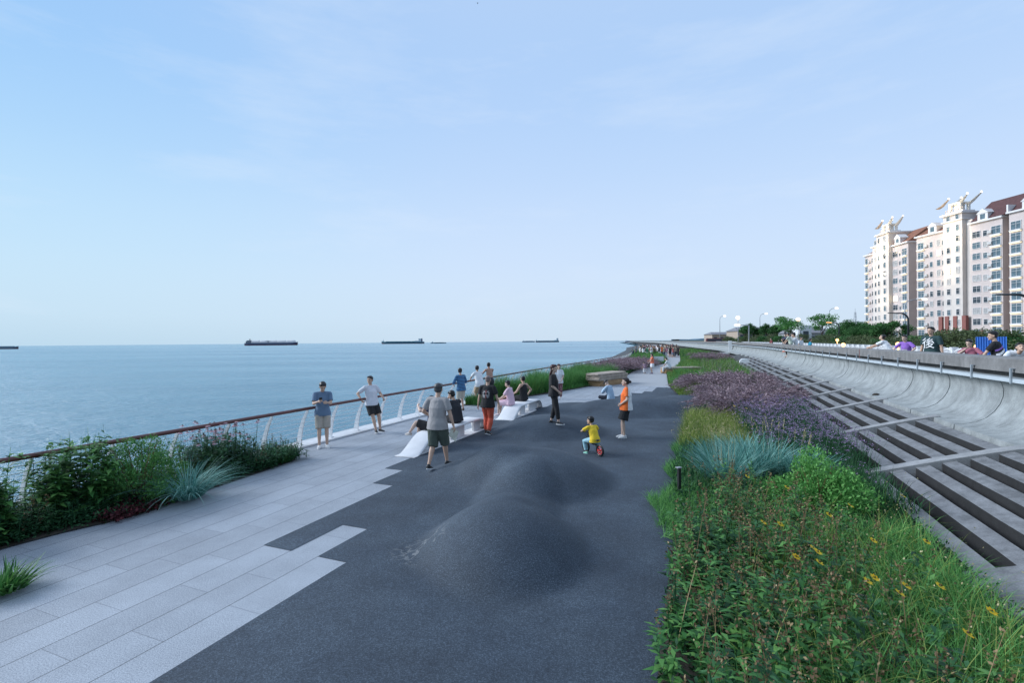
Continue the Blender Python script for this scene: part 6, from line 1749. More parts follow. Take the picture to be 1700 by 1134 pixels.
# white stair post down the far wall
mb = MB(); cc = P(5.5 + WO(88), 88, 0); mb.box(cc + Vector((0, 0, 1.3)), (0.5, 0.8, 2.5), -ANG); mb.box(cc + Vector((-0.9, 0, 0.5)), (1.5, 0.8, 0.25), -ANG)
tag(mb.build('steps', M_WHITE), 'small white stair down the face of the far wall', 'steps')
# small white sign by the far bed
mb = MB(); g = G(1091, 599, 0.4); mb.box(g + Vector((0, 0, 0.2)), (1.5, 0.06, 0.55)); mb.box(g + Vector((-0.5, 0, -0.2)), (0.06, 0.05, 0.5)); mb.box(g + Vector((0.5, 0, -0.2)), (0.06, 0.05, 0.5))
tag(mb.build('sign_board', M_WHITE), 'low white notice board over the far planting', 'notice board')

# ------------------------------------------------------------------ white balustrade on the upper promenade
bal = empty('balustrade', P(10.3, 30, 1.25), 'white concrete balustrade with arched bays behind the upper promenade', 'balustrade'); BO = Vector(bal.location)
mb = MB(); Lb = 1.28
def blp(x, y, z): return Vector((x * SA + y * CA, x * CA - y * SA, z))     # x along t
mb.tube([blp(-Lb / 2 + 0.09, 0, 0.82), blp(-0.35, 0, 0.93), blp(0, 0, 0.99), blp(0.35, 0, 0.93), blp(Lb / 2 - 0.09, 0, 0.82)], [(0.045, 0.04)] * 5, 8, True, (0, 0, 1))
mb.tube([blp(-Lb / 2 + 0.09, 0, 0.16), blp(Lb / 2 - 0.09, 0, 0.16)], 0.045, 8)
for i in range(8):
    x = -Lb / 2 + 0.17 + i * (Lb - 0.34) / 7; z1 = 0.82 + 0.17 * (1 - (x / (Lb / 2)) ** 2)
    mb.tube([blp(x, 0, 0.16), blp(x, 0, z1)], 0.020, 6)
me_bay = mb.mesh('bay', M_WHITE, True)
mb = MB(); mb.box((0, 0, 0.5), (0.20, 0.20, 1.0), -ANG); mb.box((0, 0, 1.03), (0.25, 0.25, 0.06), -ANG); me_pier = mb.mesh('pier', M_WHITE)
t = 14.0; i = 0
while t < 140:
    w = WO(t); ang = math.atan2((WO(t + 1) - w), 1)
    if abs(t - 25.1) > 0.6 or True:
        for nm, me, dt in (('bay', me_bay, Lb / 2), ('pier', me_pier, 0)):
            o = bpy.data.objects.new(nm, me); o.location = P(10.3 + WO(t + dt), t + dt, 1.25) - BO; o.rotation_euler = (0, 0, -ang * 0.9 if nm == 'bay' else 0); link(o, bal)
    t += Lb; i += 1
# blue hoarding board
u = (1645 - 850.0) / F_PX; D = 9.75 / (u * CA - SA)
bd = empty('hoarding', (u * D, D, 1.25), 'bright blue sheet metal board standing behind the wall', 'board')
mb = MB(); vs = []; N = 24
for i in range(N + 1):
    x = -0.42 + 0.84 * i / N; y = 0.012 * (1 if i % 2 else -1)
    vs += [(x, y, 0.05), (x, y, 1.52), (x, y + 0.01, 1.52), (x, y + 0.01, 0.05)]
for i in range(N):
    for k in range(4): mb.f.append((4 * i + k, 4 * i + 4 + k, 4 * i + 4 + (k + 1) % 4, 4 * i + (k + 1) % 4)); mb.mi.append(0)
mb.v = vs; mb.build('sheet', plain('hoarding_blue', (0.012, 0.13, 0.50), 0.5, 0.15, 3), bd)
for x in (-0.40, 0.40):
    mb = MB(); mb.box((x, 0.05, 0.75), (0.04, 0.04, 1.5)); mb.build('post', plain('bracket_steel', (0.30, 0.34, 0.37)), bd)
bd.rotation_euler = (0, 0, -math.atan(u) + 0.1)

# ------------------------------------------------------------------ the white character on the green T-shirt
fc = bpy.data.curves.new('character', 'FONT'); fc.body = '\u5f8c'; fc.size = 0.34; fc.extrude = 0.004; fc.align_x = 'CENTER'; fc.align_y = 'CENTER'; fc.offset = 0.0
ft = bpy.data.objects.new('character', fc); COL.objects.link(ft)
bpy.context.view_layer.update()
me = bpy.data.meshes.new_from_object(ft.evaluated_get(bpy.context.evaluated_depsgraph_get()))
bpy.data.objects.remove(ft)
gp = [o for o in bpy.data.objects if o.get('label', '').startswith('man in dark green T-shirt')][0]
me.materials.clear(); me.materials.append(plain('print_white', (0.8, 0.8, 0.8), 0.8))
ch = bpy.data.objects.new('chest_print', me); link(ch, gp)
cpos = GREEN_FIG.chest + GREEN_FIG.R @ Vector((0, 0.166, -0.02))
ch.location = cpos; ch.rotation_euler = (math.radians(90 - 3), 0, math.radians(180))
ch.parent = gp

# ------------------------------------------------------------------ lamps
M_LB = plain('lamp_black', (0.025, 0.03, 0.035), 0.4); M_LG = plain('lamp_grey', (0.40, 0.42, 0.45), 0.4)
E_WARM = emit('lamp_glow_warm', (1.0, 0.50, 0.20), 3.0); E_WHITE = emit('lamp_glow_white', (1.0, 0.76, 0.56), 2.2)
def curved_lamp(px, s_off, h, label, lit=False):
    u = (px - 850.0) / F_PX; D = s_off / (u * CA - SA)
    r = empty('street_lamp', (u * D, D, 1.25), label, 'street lamp', 'black curved lamps on the upper promenade')
    d = Vector((-CA, SA, 0))
    m = MB(); pts = [Vector((0, 0, 0)), Vector((0, 0, h * 0.8))]
    for k in range(1, 9):
        a = k / 8 * math.radians(80); R_ = 0.55; pts.append(Vector((0, 0, h * 0.8)) + d * (R_ * (1 - math.cos(a))) + Vector((0, 0, R_ * math.sin(a))))
    pts.append(pts[-1] + d * 0.9 + Vector((0, 0, 0.06)))
    m.tube(pts, [0.09, 0.07] + [0.065] * 8 + [0.03], 10); m.build('pole', M_LB, r, smooth=True)
    m = MB(); m.limb([pts[-1] - d * 0.55 - Vector((0, 0, 0.06)), pts[-1] - Vector((0, 0, 0.03))], [(0.10, 0.03), (0.08, 0.02)], Vector((SA, CA, 0)), 10); m.build('lamp_head', E_WARM if lit else M_LB, r, smooth=True)
curved_lamp(1712, 15, 3.9, 'black curved street lamp reaching in at the right edge of the view')
curved_lamp(1508, 15, 3.75, 'black curved street lamp standing before the apartment block')
curved_lamp(1393, 15, 3.75, 'black curved street lamp with a warm light, beside the dense trees', True)
curved_lamp(1328, 15, 3.75, 'black curved street lamp above the two people in white')
curved_lamp(1204, 15, 3.9, 'farthest black curved street lamp on the left')
def tall_lamp(px, py, z, label, arm=-1.8, grp='tall grey road lamps with lit heads'):
    hz = 567.3 - (px - 850) * ROLL
    D = (z - CAM_H) * F_PX / (hz - py); c = AT(px, py, D)
    r = empty('road_lamp', (c.x - arm, c.y, 1.24), label, 'road lamp', grp)
    H_ = z - 1.24
    m = MB(); m.tube([(0, 0, 0), (0, 0, H_ * 0.88), (arm * 0.1, 0, H_ * 0.95), (arm * 0.4, 0, H_ * 0.99), (arm * 0.85, 0, H_)], [0.12, 0.08, 0.07, 0.06, 0.05], 8); m.build('pole', M_LG, r, smooth=True)
    m = MB(); m.ball((arm, 0, H_), (0.42, 0.25, 0.20)); m.build('lamp_head', E_WHITE, r, smooth=True)
tall_lamp(1389, 512, 10, 'tall grey road lamp with a lit head above the dense trees', 1.8)
tall_lamp(1272, 521, 10, 'tall grey road lamp with a lit head above the small trees', 1.8)
tall_lamp(1203, 525, 10, 'tall grey road lamp with a lit head, farthest left of its row', 1.5)
tall_lamp(1535, 497, 9, 'tall thin road lamp with a lit head in front of the apartment block', 3.2)
def globe(px, py, D, r_, label):
    c = AT(px, py, D); e = empty('globe_lamp', (c.x, c.y, 1.24), label, 'street lamp', 'bright round lamps on slim poles')
    m = MB(); m.tube([(0, 0, 0), (0, 0, c.z - 1.24)], 0.06, 8); m.build('pole', M_LG, e, smooth=True)
    m = MB(); m.ball((0, 0, c.z - 1.24), r_); m.build('globe', E_WHITE, e, smooth=True)
globe(1225, 528, 95, 0.36, 'bright round lamp high above the far wall, left one')
globe(1325, 531, 75, 0.30, 'bright round lamp above the curved black lamp, right one')
c = AT(1224, 540, 92)
e = empty('arm_lamp', (AT(1243, 545, 92).x, c.y, 1.24), 'white angled lamp post with a lit arm pointing left above the far wall', 'street lamp')
m = MB(); dx = c.x - e.location.x; hz_ = c.z - 1.24
m.tube([(0, 0, 0), (0, 0, hz_ - 0.1), (dx * 0.15, 0, hz_ - 0.03), (dx, 0, hz_ + 0.05)], [0.12, 0.12, 0.12, 0.10], 8); m.build('pole', plain('lamp_white', (0.7, 0.7, 0.7), 0.4), e, smooth=True)
m = MB(); m.ball((dx, 0, hz_), (0.6, 0.2, 0.18)); m.build('lamp_head', E_WHITE, e, smooth=True)
for i, (px, py, D, w_) in enumerate([(1400, 573, 32, 'left'), (1491, 572, 20, 'middle'), (1622, 576, 18.5, 'right'), (1390, 565, 45, 'farthest')]):
    m = MB(); m.ball((0, 0, 0), 0.09 if D < 30 else 0.13); m.tube([(0, 0, -0.75), (0, 0, -0.08)], 0.03, 6)
    tag(m.build('garden_light', E_WARM, None, smooth=True, loc=AT(px, py, D)), 'small warm garden light low behind the balustrade, the %s one' % w_, 'garden light')
# lattice mast far off
c = AT(1420, 555, 320)
ms = empty('mast', (c.x, c.y, 1.2), 'thin lattice mast with pale dishes beyond the trees', 'mast')
m = MB()
for (a, b) in ((-1, -1), (1, -1), (1, 1), (-1, 1)): m.tube([(a * 1.2, b * 1.2, 0), (a * 0.3, b * 0.3, 19)], 0.12, 5)
for z in range(2, 19, 2): m.box((0, 0, z), (2.4 - z * 0.09, 2.4 - z * 0.09, 0.12))
m.tube([(0, 0, 19), (0, 0, 21.5)], 0.1, 5); m.build('tower', M_LG, ms)
for z in (8, 11.5): m = MB(); m.tube([(0, 0, z), (0, 0, z + 1.2)], 2.4, 14); m.build('dish_ring', M_WHITE, ms)

# ------------------------------------------------------------------ trees and shrubs behind the promenade
def tree_mesh(seed, h, rx, rz, trunk_h, n, leaf, mat, clumps=16, tr=0.12, lean=0.0):
    rng = np.random.default_rng(seed); rr = random.Random(seed)
    tm = MB(); top = Vector((lean, 0, trunk_h + (h - trunk_h) * 0.55)); mid = Vector((lean * 0.3, 0, trunk_h))
    tm.tube([(0, 0, 0), mid, top], [tr, tr * 0.7, tr * 0.2], 8)
    cc = []
    for i in range(clumps):
        a = rr.uniform(0, 6.28); q = math.sqrt(rr.random()); zz = rr.uniform(-0.75, 1)
        rad = q * math.sqrt(max(1 - zz * zz * 0.8, 0.1))
        c = Vector((lean + rad * rx * math.cos(a), rad * rx * math.sin(a), trunk_h + (h - trunk_h) * 0.5 + zz * rz * 0.75)); cc.append(c)
        b0 = mid.lerp(top, rr.uniform(0, 0.7)); tm.tube([b0, b0.lerp(c, 0.55) + Vector((0, 0, 0.1)), c], [tr * 0.35, tr * 0.22, tr * 0.08], 6)
    cc_ = np.array([list(c) for c in cc]); rad = rng.uniform(0.22, 0.42, clumps) * min(rx, rz * 1.3)
    i = rng.integers(0, clumps, n); d = rng.normal(size=(n, 3)); d /= np.linalg.norm(d, axis=1, keepdims=True)
    p = cc_[i] + d * (rad[i] * rng.uniform(0.3, 1.1, n) ** 0.8)[:, None] * np.array([1.15, 1.15, 0.75])
    t = np.clip(rng.uniform(0.1, 0.7, n) + rng.uniform(0, 0.35, clumps)[i], 0, 1)
    v, f, t = cards(rng, p, leaf, 0.6, None, 0.2, t)
    return tm.mesh('trunk', plain('bark', (0.09, 0.07, 0.055), 0.9, 0.3, 8), True), np_mesh('crown', v, f, [mat], t)
def tree(px, D, h, meshes, label, cat='tree', group=None, rz=0.0, sc=1.0, z=1.24, name='tree'):
    u = (px - 850.0) / F_PX
    e = empty(name, (u * D, D, z), label, cat, group, rz); e.scale = sc if isinstance(sc, tuple) else (sc,) * 3
    link(bpy.data.objects.new('trunk', meshes[0]), e); link(bpy.data.objects.new('crown', meshes[1]), e)
T1 = tree_mesh(1, 4.6, 2.3, 1.2, 1.9, 5200, 0.20, G_TREE, 20, 0.13)
T2 = tree_mesh(2, 6.0, 1.7, 2.0, 2.2, 5200, 0.22, G_TREE, 22, 0.14)
T3 = tree_mesh(3, 7.0, 4.2, 3.0, 1.0, 9000, 0.32, G_TREE, 34, 0.2)
T4 = tree_mesh(4, 4.4, 1.6, 1.5, 1.6, 1500, 0.20, G_MID, 12, 0.08)
S1 = tree_mesh(5, 2.5, 1.7, 1.2, 0.1, 4200, 0.14, G_TREE2, 22, 0.05)
S2 = tree_mesh(6, 2.3, 1.4, 1.1, 0.1, 3600, 0.14, G_TREE, 20, 0.05)
tree(1476, 45, 0, T1, 'small spreading green tree on a bare trunk in front of the apartment block end', sc=0.70)
for i, (px, D, sc, lab) in enumerate([(1440, 88, 0.62, 'dense dark tree touching the left corner of the apartment block'), (1416, 84, 0.66, 'dense dark tree, highest of the row left of the apartments'), (1398, 95, 0.62, 'dense dark tree behind the lit black lamp'), (1428, 80, 0.52, 'lower dense tree in front of the row left of the apartments'), (1455, 78, 0.52, 'low dense tree just right of the row, before the block corner')]):
    tree(px, D, 0, T3, lab, 'tree', 'dense trees left of the apartments', rz=i * 1.4, sc=sc)
for i, (px, D, sc, lab) in enumerate([(1242, 105, 1.05, 'narrow tree right of the white angled lamp'), (1236, 103, 0.95, 'narrow tree behind the white angled lamp'), (1258, 104, 0.85, 'small tree between the lamp and the tree pair'), (1275, 96, 0.98, 'bushy tree below the middle road lamp'), (1289, 94, 0.92, 'bushy tree right of the middle road lamp')]):
    tree(px, D, 0, T2, lab, 'tree', 'small trees behind the far wall', rz=i * 1.1, sc=sc * 0.80)
tree(1312, 72, 0, T4, 'thin airy tree left of the bright round lamp', sc=1.0); tree(1304, 82, 0, T4, 'small dark airy treetop above the sitting pair', sc=1.25, rz=2)
tree(1365, 66, 0, T4, 'bare-looking airy sapling left of the lit black lamp', sc=1.15, rz=1)
HEDGE = ['olive shrub at the far left end of the hedge row behind the balustrade', 'second olive shrub from the left end of the hedge row', 'olive shrub just left of the lit black lamp pole', 'dark green shrub just right of the lit black lamp pole', 'olive shrub below the highest dense tree', 'olive shrub left of the apartment block corner',
         'olive shrub left of the small spreading tree', 'dark shrub hiding the foot of the small spreading tree', 'olive shrub right of the small spreading tree trunk', 'olive shrub between the spreading tree and the second black lamp', 'olive shrub right of the second black lamp',
         'dark shrub just left of the man in the dark green T-shirt', 'olive shrub just right of the man in the dark green T-shirt', 'olive shrub between the green T-shirt and the dusty pink shirt, nearer the green', 'olive shrub between the green T-shirt and the dusty pink shirt, nearer the pink',
         'low olive shrub directly behind the short woman in dusty pink', 'low dark shrub at the left edge of the blue board', 'olive shrub behind the blue board', 'dark shrub right of the blue board', 'olive shrub close to the right edge of the view', 'dark shrub cut by the right edge of the view']
for i, (px, D, k, sc) in enumerate([(1362, 58, 0, 1.0), (1375, 54, 0, 1.0), (1388, 52, 0, 0.95), (1402, 49, 1, 1.0), (1418, 46, 0, 0.9), (1433, 44, 0, 0.9), (1448, 42, 0, 0.85), (1462, 39, 1, 0.85), (1479, 37, 0, 0.85), (1495, 36, 0, 0.8), (1522, 33, 0, 0.85), (1538, 31, 1, 0.95), (1560, 30, 0, 0.95), (1577, 29, 0, 1.0), (1594, 28, 0, 1.0), (1612, 28, 0, 0.7), (1630, 28, 1, 0.8), (1645, 27, 0, 1.0), (1668, 25, 1, 0.95), (1684, 24, 0, 0.95), (1702, 24, 1, 0.9)]):
    tree(px, D, 0, (S1, S2)[k], HEDGE[i], 'shrub', 'hedge row shrubs behind the balustrade', rz=i * 1.7, sc=(sc * 0.95, sc * 0.95, sc * 0.80), name='shrub')
FARSH = ['dark far shrub left of the pink-red top on the wall', 'dark far shrub beside the leftmost one by the pink-red top', 'small far shrub under the tree right of the white angled lamp', 'small far shrub in front of the low tan building', 'small far shrub under the bushy tree below the road lamp', 'small far shrub left of the sitting pair', 'small far shrub at the narrow white building', 'far shrub left of the white angled lamp', 'far shrub at the foot of the white angled lamp']
for i, (px, D) in enumerate([(1208, 120), (1213, 122), (1262, 90), (1268, 88), (1284, 84), (1293, 80), (1330, 78), (1234, 100), (1240, 98)]):
    tree(px, D, 0, (S1, S2)[i % 2], FARSH[i], 'shrub', 'far shrubs behind the wall', rz=i, sc=0.95, name='shrub')

# low buildings far behind
def block(px, D, w, d, h, mat, label, roof=None, z=1.2):
    u = (px - 850.0) / F_PX
    e = empty('low_building', (u * D, D, z), label, 'building')
    m = MB(); m.box((0, d / 2, h / 2), (w, d, h)); m.build('walls', mat, e)
    if roof:
        m = MB(); m.add([(-w / 2 - .4, -0.4, h + .003), (w / 2 + .4, -0.4, h + .003), (w / 2 + .4, d + .4, h + .003), (-w / 2 - .4, d + .4, h + .003), (-w / 2 + 1, d / 2, h + roof), (w / 2 - 1, d / 2, h + roof)], [(0, 1, 5, 4), (2, 3, 4, 5), (0, 4, 3), (1, 2, 5), (3, 2, 1, 0)])
        m.build('roof', plain('roof_grey', (0.20, 0.20, 0.22)), e)
    for i in range(int(w / 2.5)):
        m = MB(); m.box((-w / 2 + 1.3 + i * 2.5, -0.02, h * 0.55), (1.2, 0.08, h * 0.35)); m.build('window', plain('dark_glass', (0.04, 0.06, 0.08), 0.2), e)
block(1268, 150, 16, 8, 4.2, plain('tan_wall', (0.42, 0.34, 0.27)), 'low tan building behind the small trees', 1.2)
block(1338, 110, 2.6, 3, 4.6, M_WHITE, 'narrow white kiosk-like building right of the two people in white')
block(1353, 118, 9, 8, 3.0, plain('grey_wall', (0.34, 0.35, 0.37)), 'low grey-roofed building behind the turquoise top', 1.6)
block(1212, 190, 14, 8, 3.6, plain('tan_wall', (0.42, 0.34, 0.27)), 'small tan building left of the white angled lamp', 1.0)
# dark parked bus-like vehicle at the far promenade
c = AT(1187, 565.5, 140)
bus = empty('parked_van', (c.x, c.y, 1.25), 'dark red and grey van parked on the far upper promenade', 'van', None, -0.3)
m = MB(); m.box((0, 0, 1.15), (5.2, 2.0, 1.5), 0, 0.92); m.build('body', plain('van_red', (0.16, 0.03, 0.035), 0.4), bus, bevel=0.1)
m = MB(); m.box((0, -0.98, 1.45), (4.2, 0.1, 0.55)); m.build('window', plain('dark_glass', (0.04, 0.06, 0.08), 0.2), bus)
for x in (-1.6, 1.6):
    m = MB(); m.tube([(x, -1.02, 0.35), (x, -0.75, 0.35)], 0.35, 14); m.build('wheel', M_LB, bus)

# ------------------------------------------------------------------ apartment blocks
M_PINK = plain('facade_pink', (0.58, 0.50, 0.475), 0.85, 0.08, 0.4); M_CREAM = plain('facade_cream', (0.64, 0.58, 0.54), 0.85, 0.08, 0.4)
M_TRIM = plain('facade_trim', (0.70, 0.68, 0.68), 0.8, 0.05, 0.5); M_TAUPE = plain('facade_taupe', (0.36, 0.29, 0.25), 0.85, 0.1, 0.4)
M_GLASS = plain('window_glass', (0.10, 0.15, 0.18), 0.12, 0.35, 1.3); M_DGL = plain('window_dark', (0.045, 0.06, 0.075), 0.15, 0.3, 2); M_LITW = emit('window_lit', (1.0, 0.80, 0.45), 1.3)
M_BRICK = plain('brick_red', (0.26, 0.10, 0.085), 0.85, 0.15, 3); M_TILE = plain('roof_tile_red', (0.095, 0.042, 0.042), 0.8, 0.3, 2); M_TILEO = plain('roof_tile_orange', (0.24, 0.10, 0.06), 0.8, 0.25, 2)
M_AC = plain('ac_unit', (0.50, 0.50, 0.50), 0.6); E_LEDGE = emit('ledge_light', (1.0, 0.84, 0.56), 0.60)
M_CURT = plain('window_curtain', (0.36, 0.36, 0.36), 0.5, 0.3, 1.5); BR = random.Random(2)
class Bld:
    """facade coordinates: u along the facade from its far left end to the right, z up, out towards the sea"""
    def __init__(self, a, b, label, z0=1.24):
        self.a = Vector((a[0], a[1], 0)); self.du = (Vector((b[0], b[1], 0)) - self.a).normalized()
        self.n = Vector((self.du.y, -self.du.x, 0)); 
        if self.n.x > 0: self.n = -self.n
        self.e = empty('apartment_building', (a[0], a[1], z0), label, 'apartment building'); self.o = Vector(self.e.location); self.z0 = z0; self.nw = 0; self.rest = MB()
        self.wcache = {}
    def pt(self, u, out, z): return self.a + self.du * u + self.n * out + Vector((0, 0, z)) - Vector((self.o.x, self.o.y, 0))
    def box(self, m, u0, u1, o0, o1, z0, z1):
        q = [self.pt(u, o, z) for z in (z0, z1) for (u, o) in ((u0, o0), (u1, o0), (u1, o1), (u0, o1))]
        m.hexa(q); return m
    def vol(self, name, mat, u0, u1, o0, o1, z0, z1):
        return self.box(MB(), u0, u1, o0, o1, z0, z1).build(name, mat, self.e)
    def win_mesh(self, w, h, kind, face='f'):
        k = (w, h, kind, face)
        if k in self.wcache: return self.wcache[k]
        m = MB(); D_ = self.du; N = self.n
        if face == 's': D_, N = -self.n, self.du
        def bx(u0, u1, o0, o1, z0, z1): m.hexa([D_ * u + N * o + Vector((0, 0, z)) for z in (z0, z1) for (u, o) in ((u0, o0), (u1, o0), (u1, o1), (u0, o1))])
        m.m = 1; bx(-w / 2, w / 2, -0.02, 0.05, 0, h)
        m.m = 0; t = 0.09
        bx(-w / 2 - t, w / 2 + t, -0.02, 0.13, -t, 0); bx(-w / 2 - t, w / 2 + t, -0.02, 0.13, h, h + t); bx(-w / 2 - t, -w / 2, -0.02, 0.13, 0, h); bx(w / 2, w / 2 + t, -0.02, 0.13, 0, h)
        nb = max(1, int(w / 0.8))
        for i in range(1, nb): bx(-w / 2 + w * i / nb - 0.03, -w / 2 + w * i / nb + 0.03, 0.05, 0.10, 0, h)
        bx(-w / 2, w / 2, 0.05, 0.10, h * 0.68, h * 0.68 + 0.05)
        if kind == 'lit_bay':
            m.m = 2; bx(-w / 2 - 0.15, w / 2 + 0.15, -0.02, 0.40, -0.58, -0.34); m.m = 0; bx(-w / 2 - 0.2, w / 2 + 0.2, -0.02, 0.55, -0.34, -0.10)
        g = {'lit': M_LITW, 'dark': M_DGL, 'curtain': M_CURT}.get(kind, M_GLASS)
        me = m.mesh('window', [M_TRIM, g, E_LEDGE]); bm = bmesh.new(); bm.from_mesh(me); bmesh.ops.recalc_face_normals(bm, faces=bm.faces); bm.to_mesh(me); bm.free()
        self.wcache[k] = me; return me
    def window(self, u, z, w, h, kind='n', out=0.0, face='f'):
        if kind in ('n', 'dark'): kind = BR.choice(['n', 'n', 'dark', 'dark', 'curtain'] + (['lit'] if BR.random() < 0.12 else []))
        me = self.win_mesh(w, h, kind, face)
        self.nw += 1
        loc = self.pt(u, out, z)
        if self.nw <= 100:
            o = bpy.data.objects.new('window', me); o.location = loc; link(o, self.e)
        else:
            for v in me.vertices: self.rest.v.append(tuple(v.co + loc))
            k = len(self.rest.v) - len(me.vertices)
            for p in me.polygons: self.rest.f.append(tuple(i + k for i in p.vertices)); self.rest.mi.append(p.material_index)
    def finish(self):
        if self.rest.f:
            o = self.rest.build('windows', [M_TRIM, M_GLASS, E_LEDGE], self.e, fix=False); o['kind'] = 'stuff'
    def ac(self, us, zs, out=0.0):
        m = MB()
        for u in us:
            for z in zs: self.box(m, u - 0.45, u + 0.45, out - 0.02, out + 0.42, z, z + 0.6); self.box(m, u - 0.6, u + 0.6, out - 0.02, out + 0.5, z - 0.14, z - 0.04)
        o = m.build('air_conditioners', M_AC, self.e); o['kind'] = 'stuff'
    def crown(self, u, z, w):
        """white lantern on the tower roof with four wing-like fins ending in lamps"""
        self.vol('roof_terrace', M_TRIM, u - w, u + w, -w * 1.3, 0.5, z, z + 0.5)
        lm = plain('lantern_white', (0.74, 0.71, 0.66), 0.6)
        lan = MB()
        for (a, b) in ((-1, -1), (1, -1), (1, 1), (-1, 1)): self.box(lan, u + a * w * 0.55 - 0.3, u + a * w * 0.55 + 0.3, -w * 0.5 + b * w * 0.5 - 0.3, -w * 0.5 + b * w * 0.5 + 0.3, z + 0.5, z + 2.6)
        self.box(lan, u - w * 0.68, u + w * 0.68, -w * 1.12, w * 0.14, z + 2.6, z + 3.0); self.box(lan, u - w * 0.35, u + w * 0.35, -w * 0.8, -w * 0.2, z + 0.5, z + 2.6)
        lan.build('lantern', lm, self.e)
        m = MB()
        for k in range(9):
            uu = u - w + 2 * w * k / 8; self.box(m, uu - 0.05, uu + 0.05, 0.36, 0.44, z + 0.5, z + 1.2)
        self.box(m, u - w, u + w, 0.36, 0.44, z + 1.2, z + 1.28); m.build('roof_railing', M_TAUPE, self.e)
        for (a0, a1, oo, mt) in ((-2.1, -0.75, 0.0, M_TAUPE), (-1.6, -0.2, -w * 0.95, lm), (0.35, 1.35, 0.0, lm), (0.55, 2.0, -w * 0.95, lm)):
            m = MB(); p0 = self.pt(u + a0 * w, oo, z + 2.2 if a0 > 0 else z + 2.6); pm = self.pt(u + (a0 * 0.6 + a1 * 0.4) * w, oo, z + 3.0); p2 = self.pt(u + a1 * w, oo, z + 4.5)
            m.tube([p0, pm, p2], [(0.7, 0.10), (0.6, 0.16), (0.25, 0.10)], 8, True, self.n); f_ = m.build('fin', mt, self.e)
            m = MB(); m.ball(p2 + Vector((0, 0, 0.2)), 0.24); m.build('fin_lamp', E_WHITE, f_, smooth=True)
        l = bpy.data.lights.new('floodlight', 'POINT'); l.energy = 260; l.color = (1, 0.86, 0.62); l.shadow_soft_size = 0.4
        lo = bpy.data.objects.new('floodlight', l); lo.location = self.pt(u - 2.0, 2.2, z + 1.2); link(lo, self.e)
        l2 = bpy.data.objects.new('floodlight', l); l2.location = self.pt(u + 2.0, 2.2, z + 1.2); link(l2, self.e)
    def dormer(self, u, z, out=0.3):
        m = MB(); self.box(m, u - 1.3, u + 1.3, out - 2.5, out, z, z + 1.8)
        m.add([self.pt(u - 1.6, out + 0.15, z + 1.8), self.pt(u + 1.6, out + 0.15, z + 1.8), self.pt(u, out + 0.15, z + 3.1), self.pt(u - 1.6, out - 2.5, z + 1.8), self.pt(u + 1.6, out - 2.5, z + 1.8), self.pt(u, out - 2.5, z + 3.1)], [(0, 1, 2), (5, 4, 3), (0, 2, 5, 3), (1, 4, 5, 2), (0, 3, 4, 1)])
        d = m.build('dormer', M_TRIM, self.e)
        m = MB(); self.box(m, u - 0.6, u + 0.6, out - 0.1, out + 0.06, z + 0.3, z + 1.6); m.build('pane', M_GLASS, d)
def fl(n, z0=2.0, h=2.95): return [z0 + h * i for i in range(n)]
# nearer block, cut by the right edge of the view
A = Bld((124.8, 148.9), (127.0, 118.6), 'nearer pink apartment block with rooftop fins, cut by the right edge of the view')
A.vol('wall', M_PINK, 0, 9.4, -14, 0, 0, 32.2); A.vol('tower', M_CREAM, 9.4, 14.9, -10, 0.9, 0, 36.2); A.vol('wall', M_CREAM, 14.9, 16.6, -12, -0.3, 0, 34.0)
A.vol('wall', M_PINK, 16.6, 24.6, -14, 0.2, 0, 32.4); A.vol('recess_wall', M_TAUPE, 24.6, 26.4, -14, -1.6, 0, 32.8); A.vol('wall', M_PINK, 26.4, 34.5, -14, 0.5, 0, 32.8); A.vol('recess_wall', M_TAUPE, 34.5, 36.0, -14, -1.6, 0, 32.8); A.vol('wall', M_PINK, 36.0, 48, -14, 0.3, 0, 33)
for (u0, u1, o, z) in ((-0.3, 9.4, 0.55, 32.2), (9.0, 15.3, 1.5, 36.2), (16.2, 24.9, 0.8, 32.4), (26.1, 34.8, 1.1, 32.8), (35.7, 48.3, 0.9, 33.0)):
    A.vol('cornice', M_TRIM, u0, u1, -3 if z < 36 else -10.5, o, z, z + 0.45)
A.vol('cornice', M_TRIM, 9.1, 15.2, -10.3, 1.25, 34.4, 34.7)
for z in fl(12):
    i = int(z / 2.95)
    if z < 31: 
        A.window(1.5, z, 1.9, 1.9, 'lit_bay', 0.0); A.window(4.9, z, 0.9, 1.5, 'n'); A.window(7.2, z, 1.1, 1.7, 'dark'); A.window(8.6, z, 0.7, 1.3, 'n')
        A.window(18.1, z, 2.0, 1.6, 'dark' if i % 3 else 'n', 0.2); A.window(20.4, z, 1.0, 1.4, 'n', 0.2); A.window(23.1, z, 2.2, 2.0, 'lit_bay', 0.2)
        A.window(28.0, z, 2.2, 2.0, 'lit_bay', 0.5)
    A.window(11.0, z, 0.95, 1.5, 'n', 0.9); A.window(13.6, z, 0.85, 1.6, 'n', 0.9)
for z in fl(10):
    A.window(32.6, z, 1.6, 1.6, 'n', 0.5); A.window(38, z, 2.2, 2.0, 'lit_bay', 0.3); A.window(42, z, 1.2, 1.5, 'n', 0.3)
A.ac([3.3], fl(10, 2.4)); A.ac([21.7], fl(10, 2.5), 0.2); A.ac([30.6], fl(10, 2.5), 0.5)
for u0 in (8.0, 9.9, 12.3, 14.8): A.vol('brick_pier', M_BRICK, u0, u0 + 1.1, 0.3, 1.15, 0, 7.6)
A.vol('brick_pier', M_BRICK, 18.9, 19.7, 0.0, 0.55, 0, 3.4)
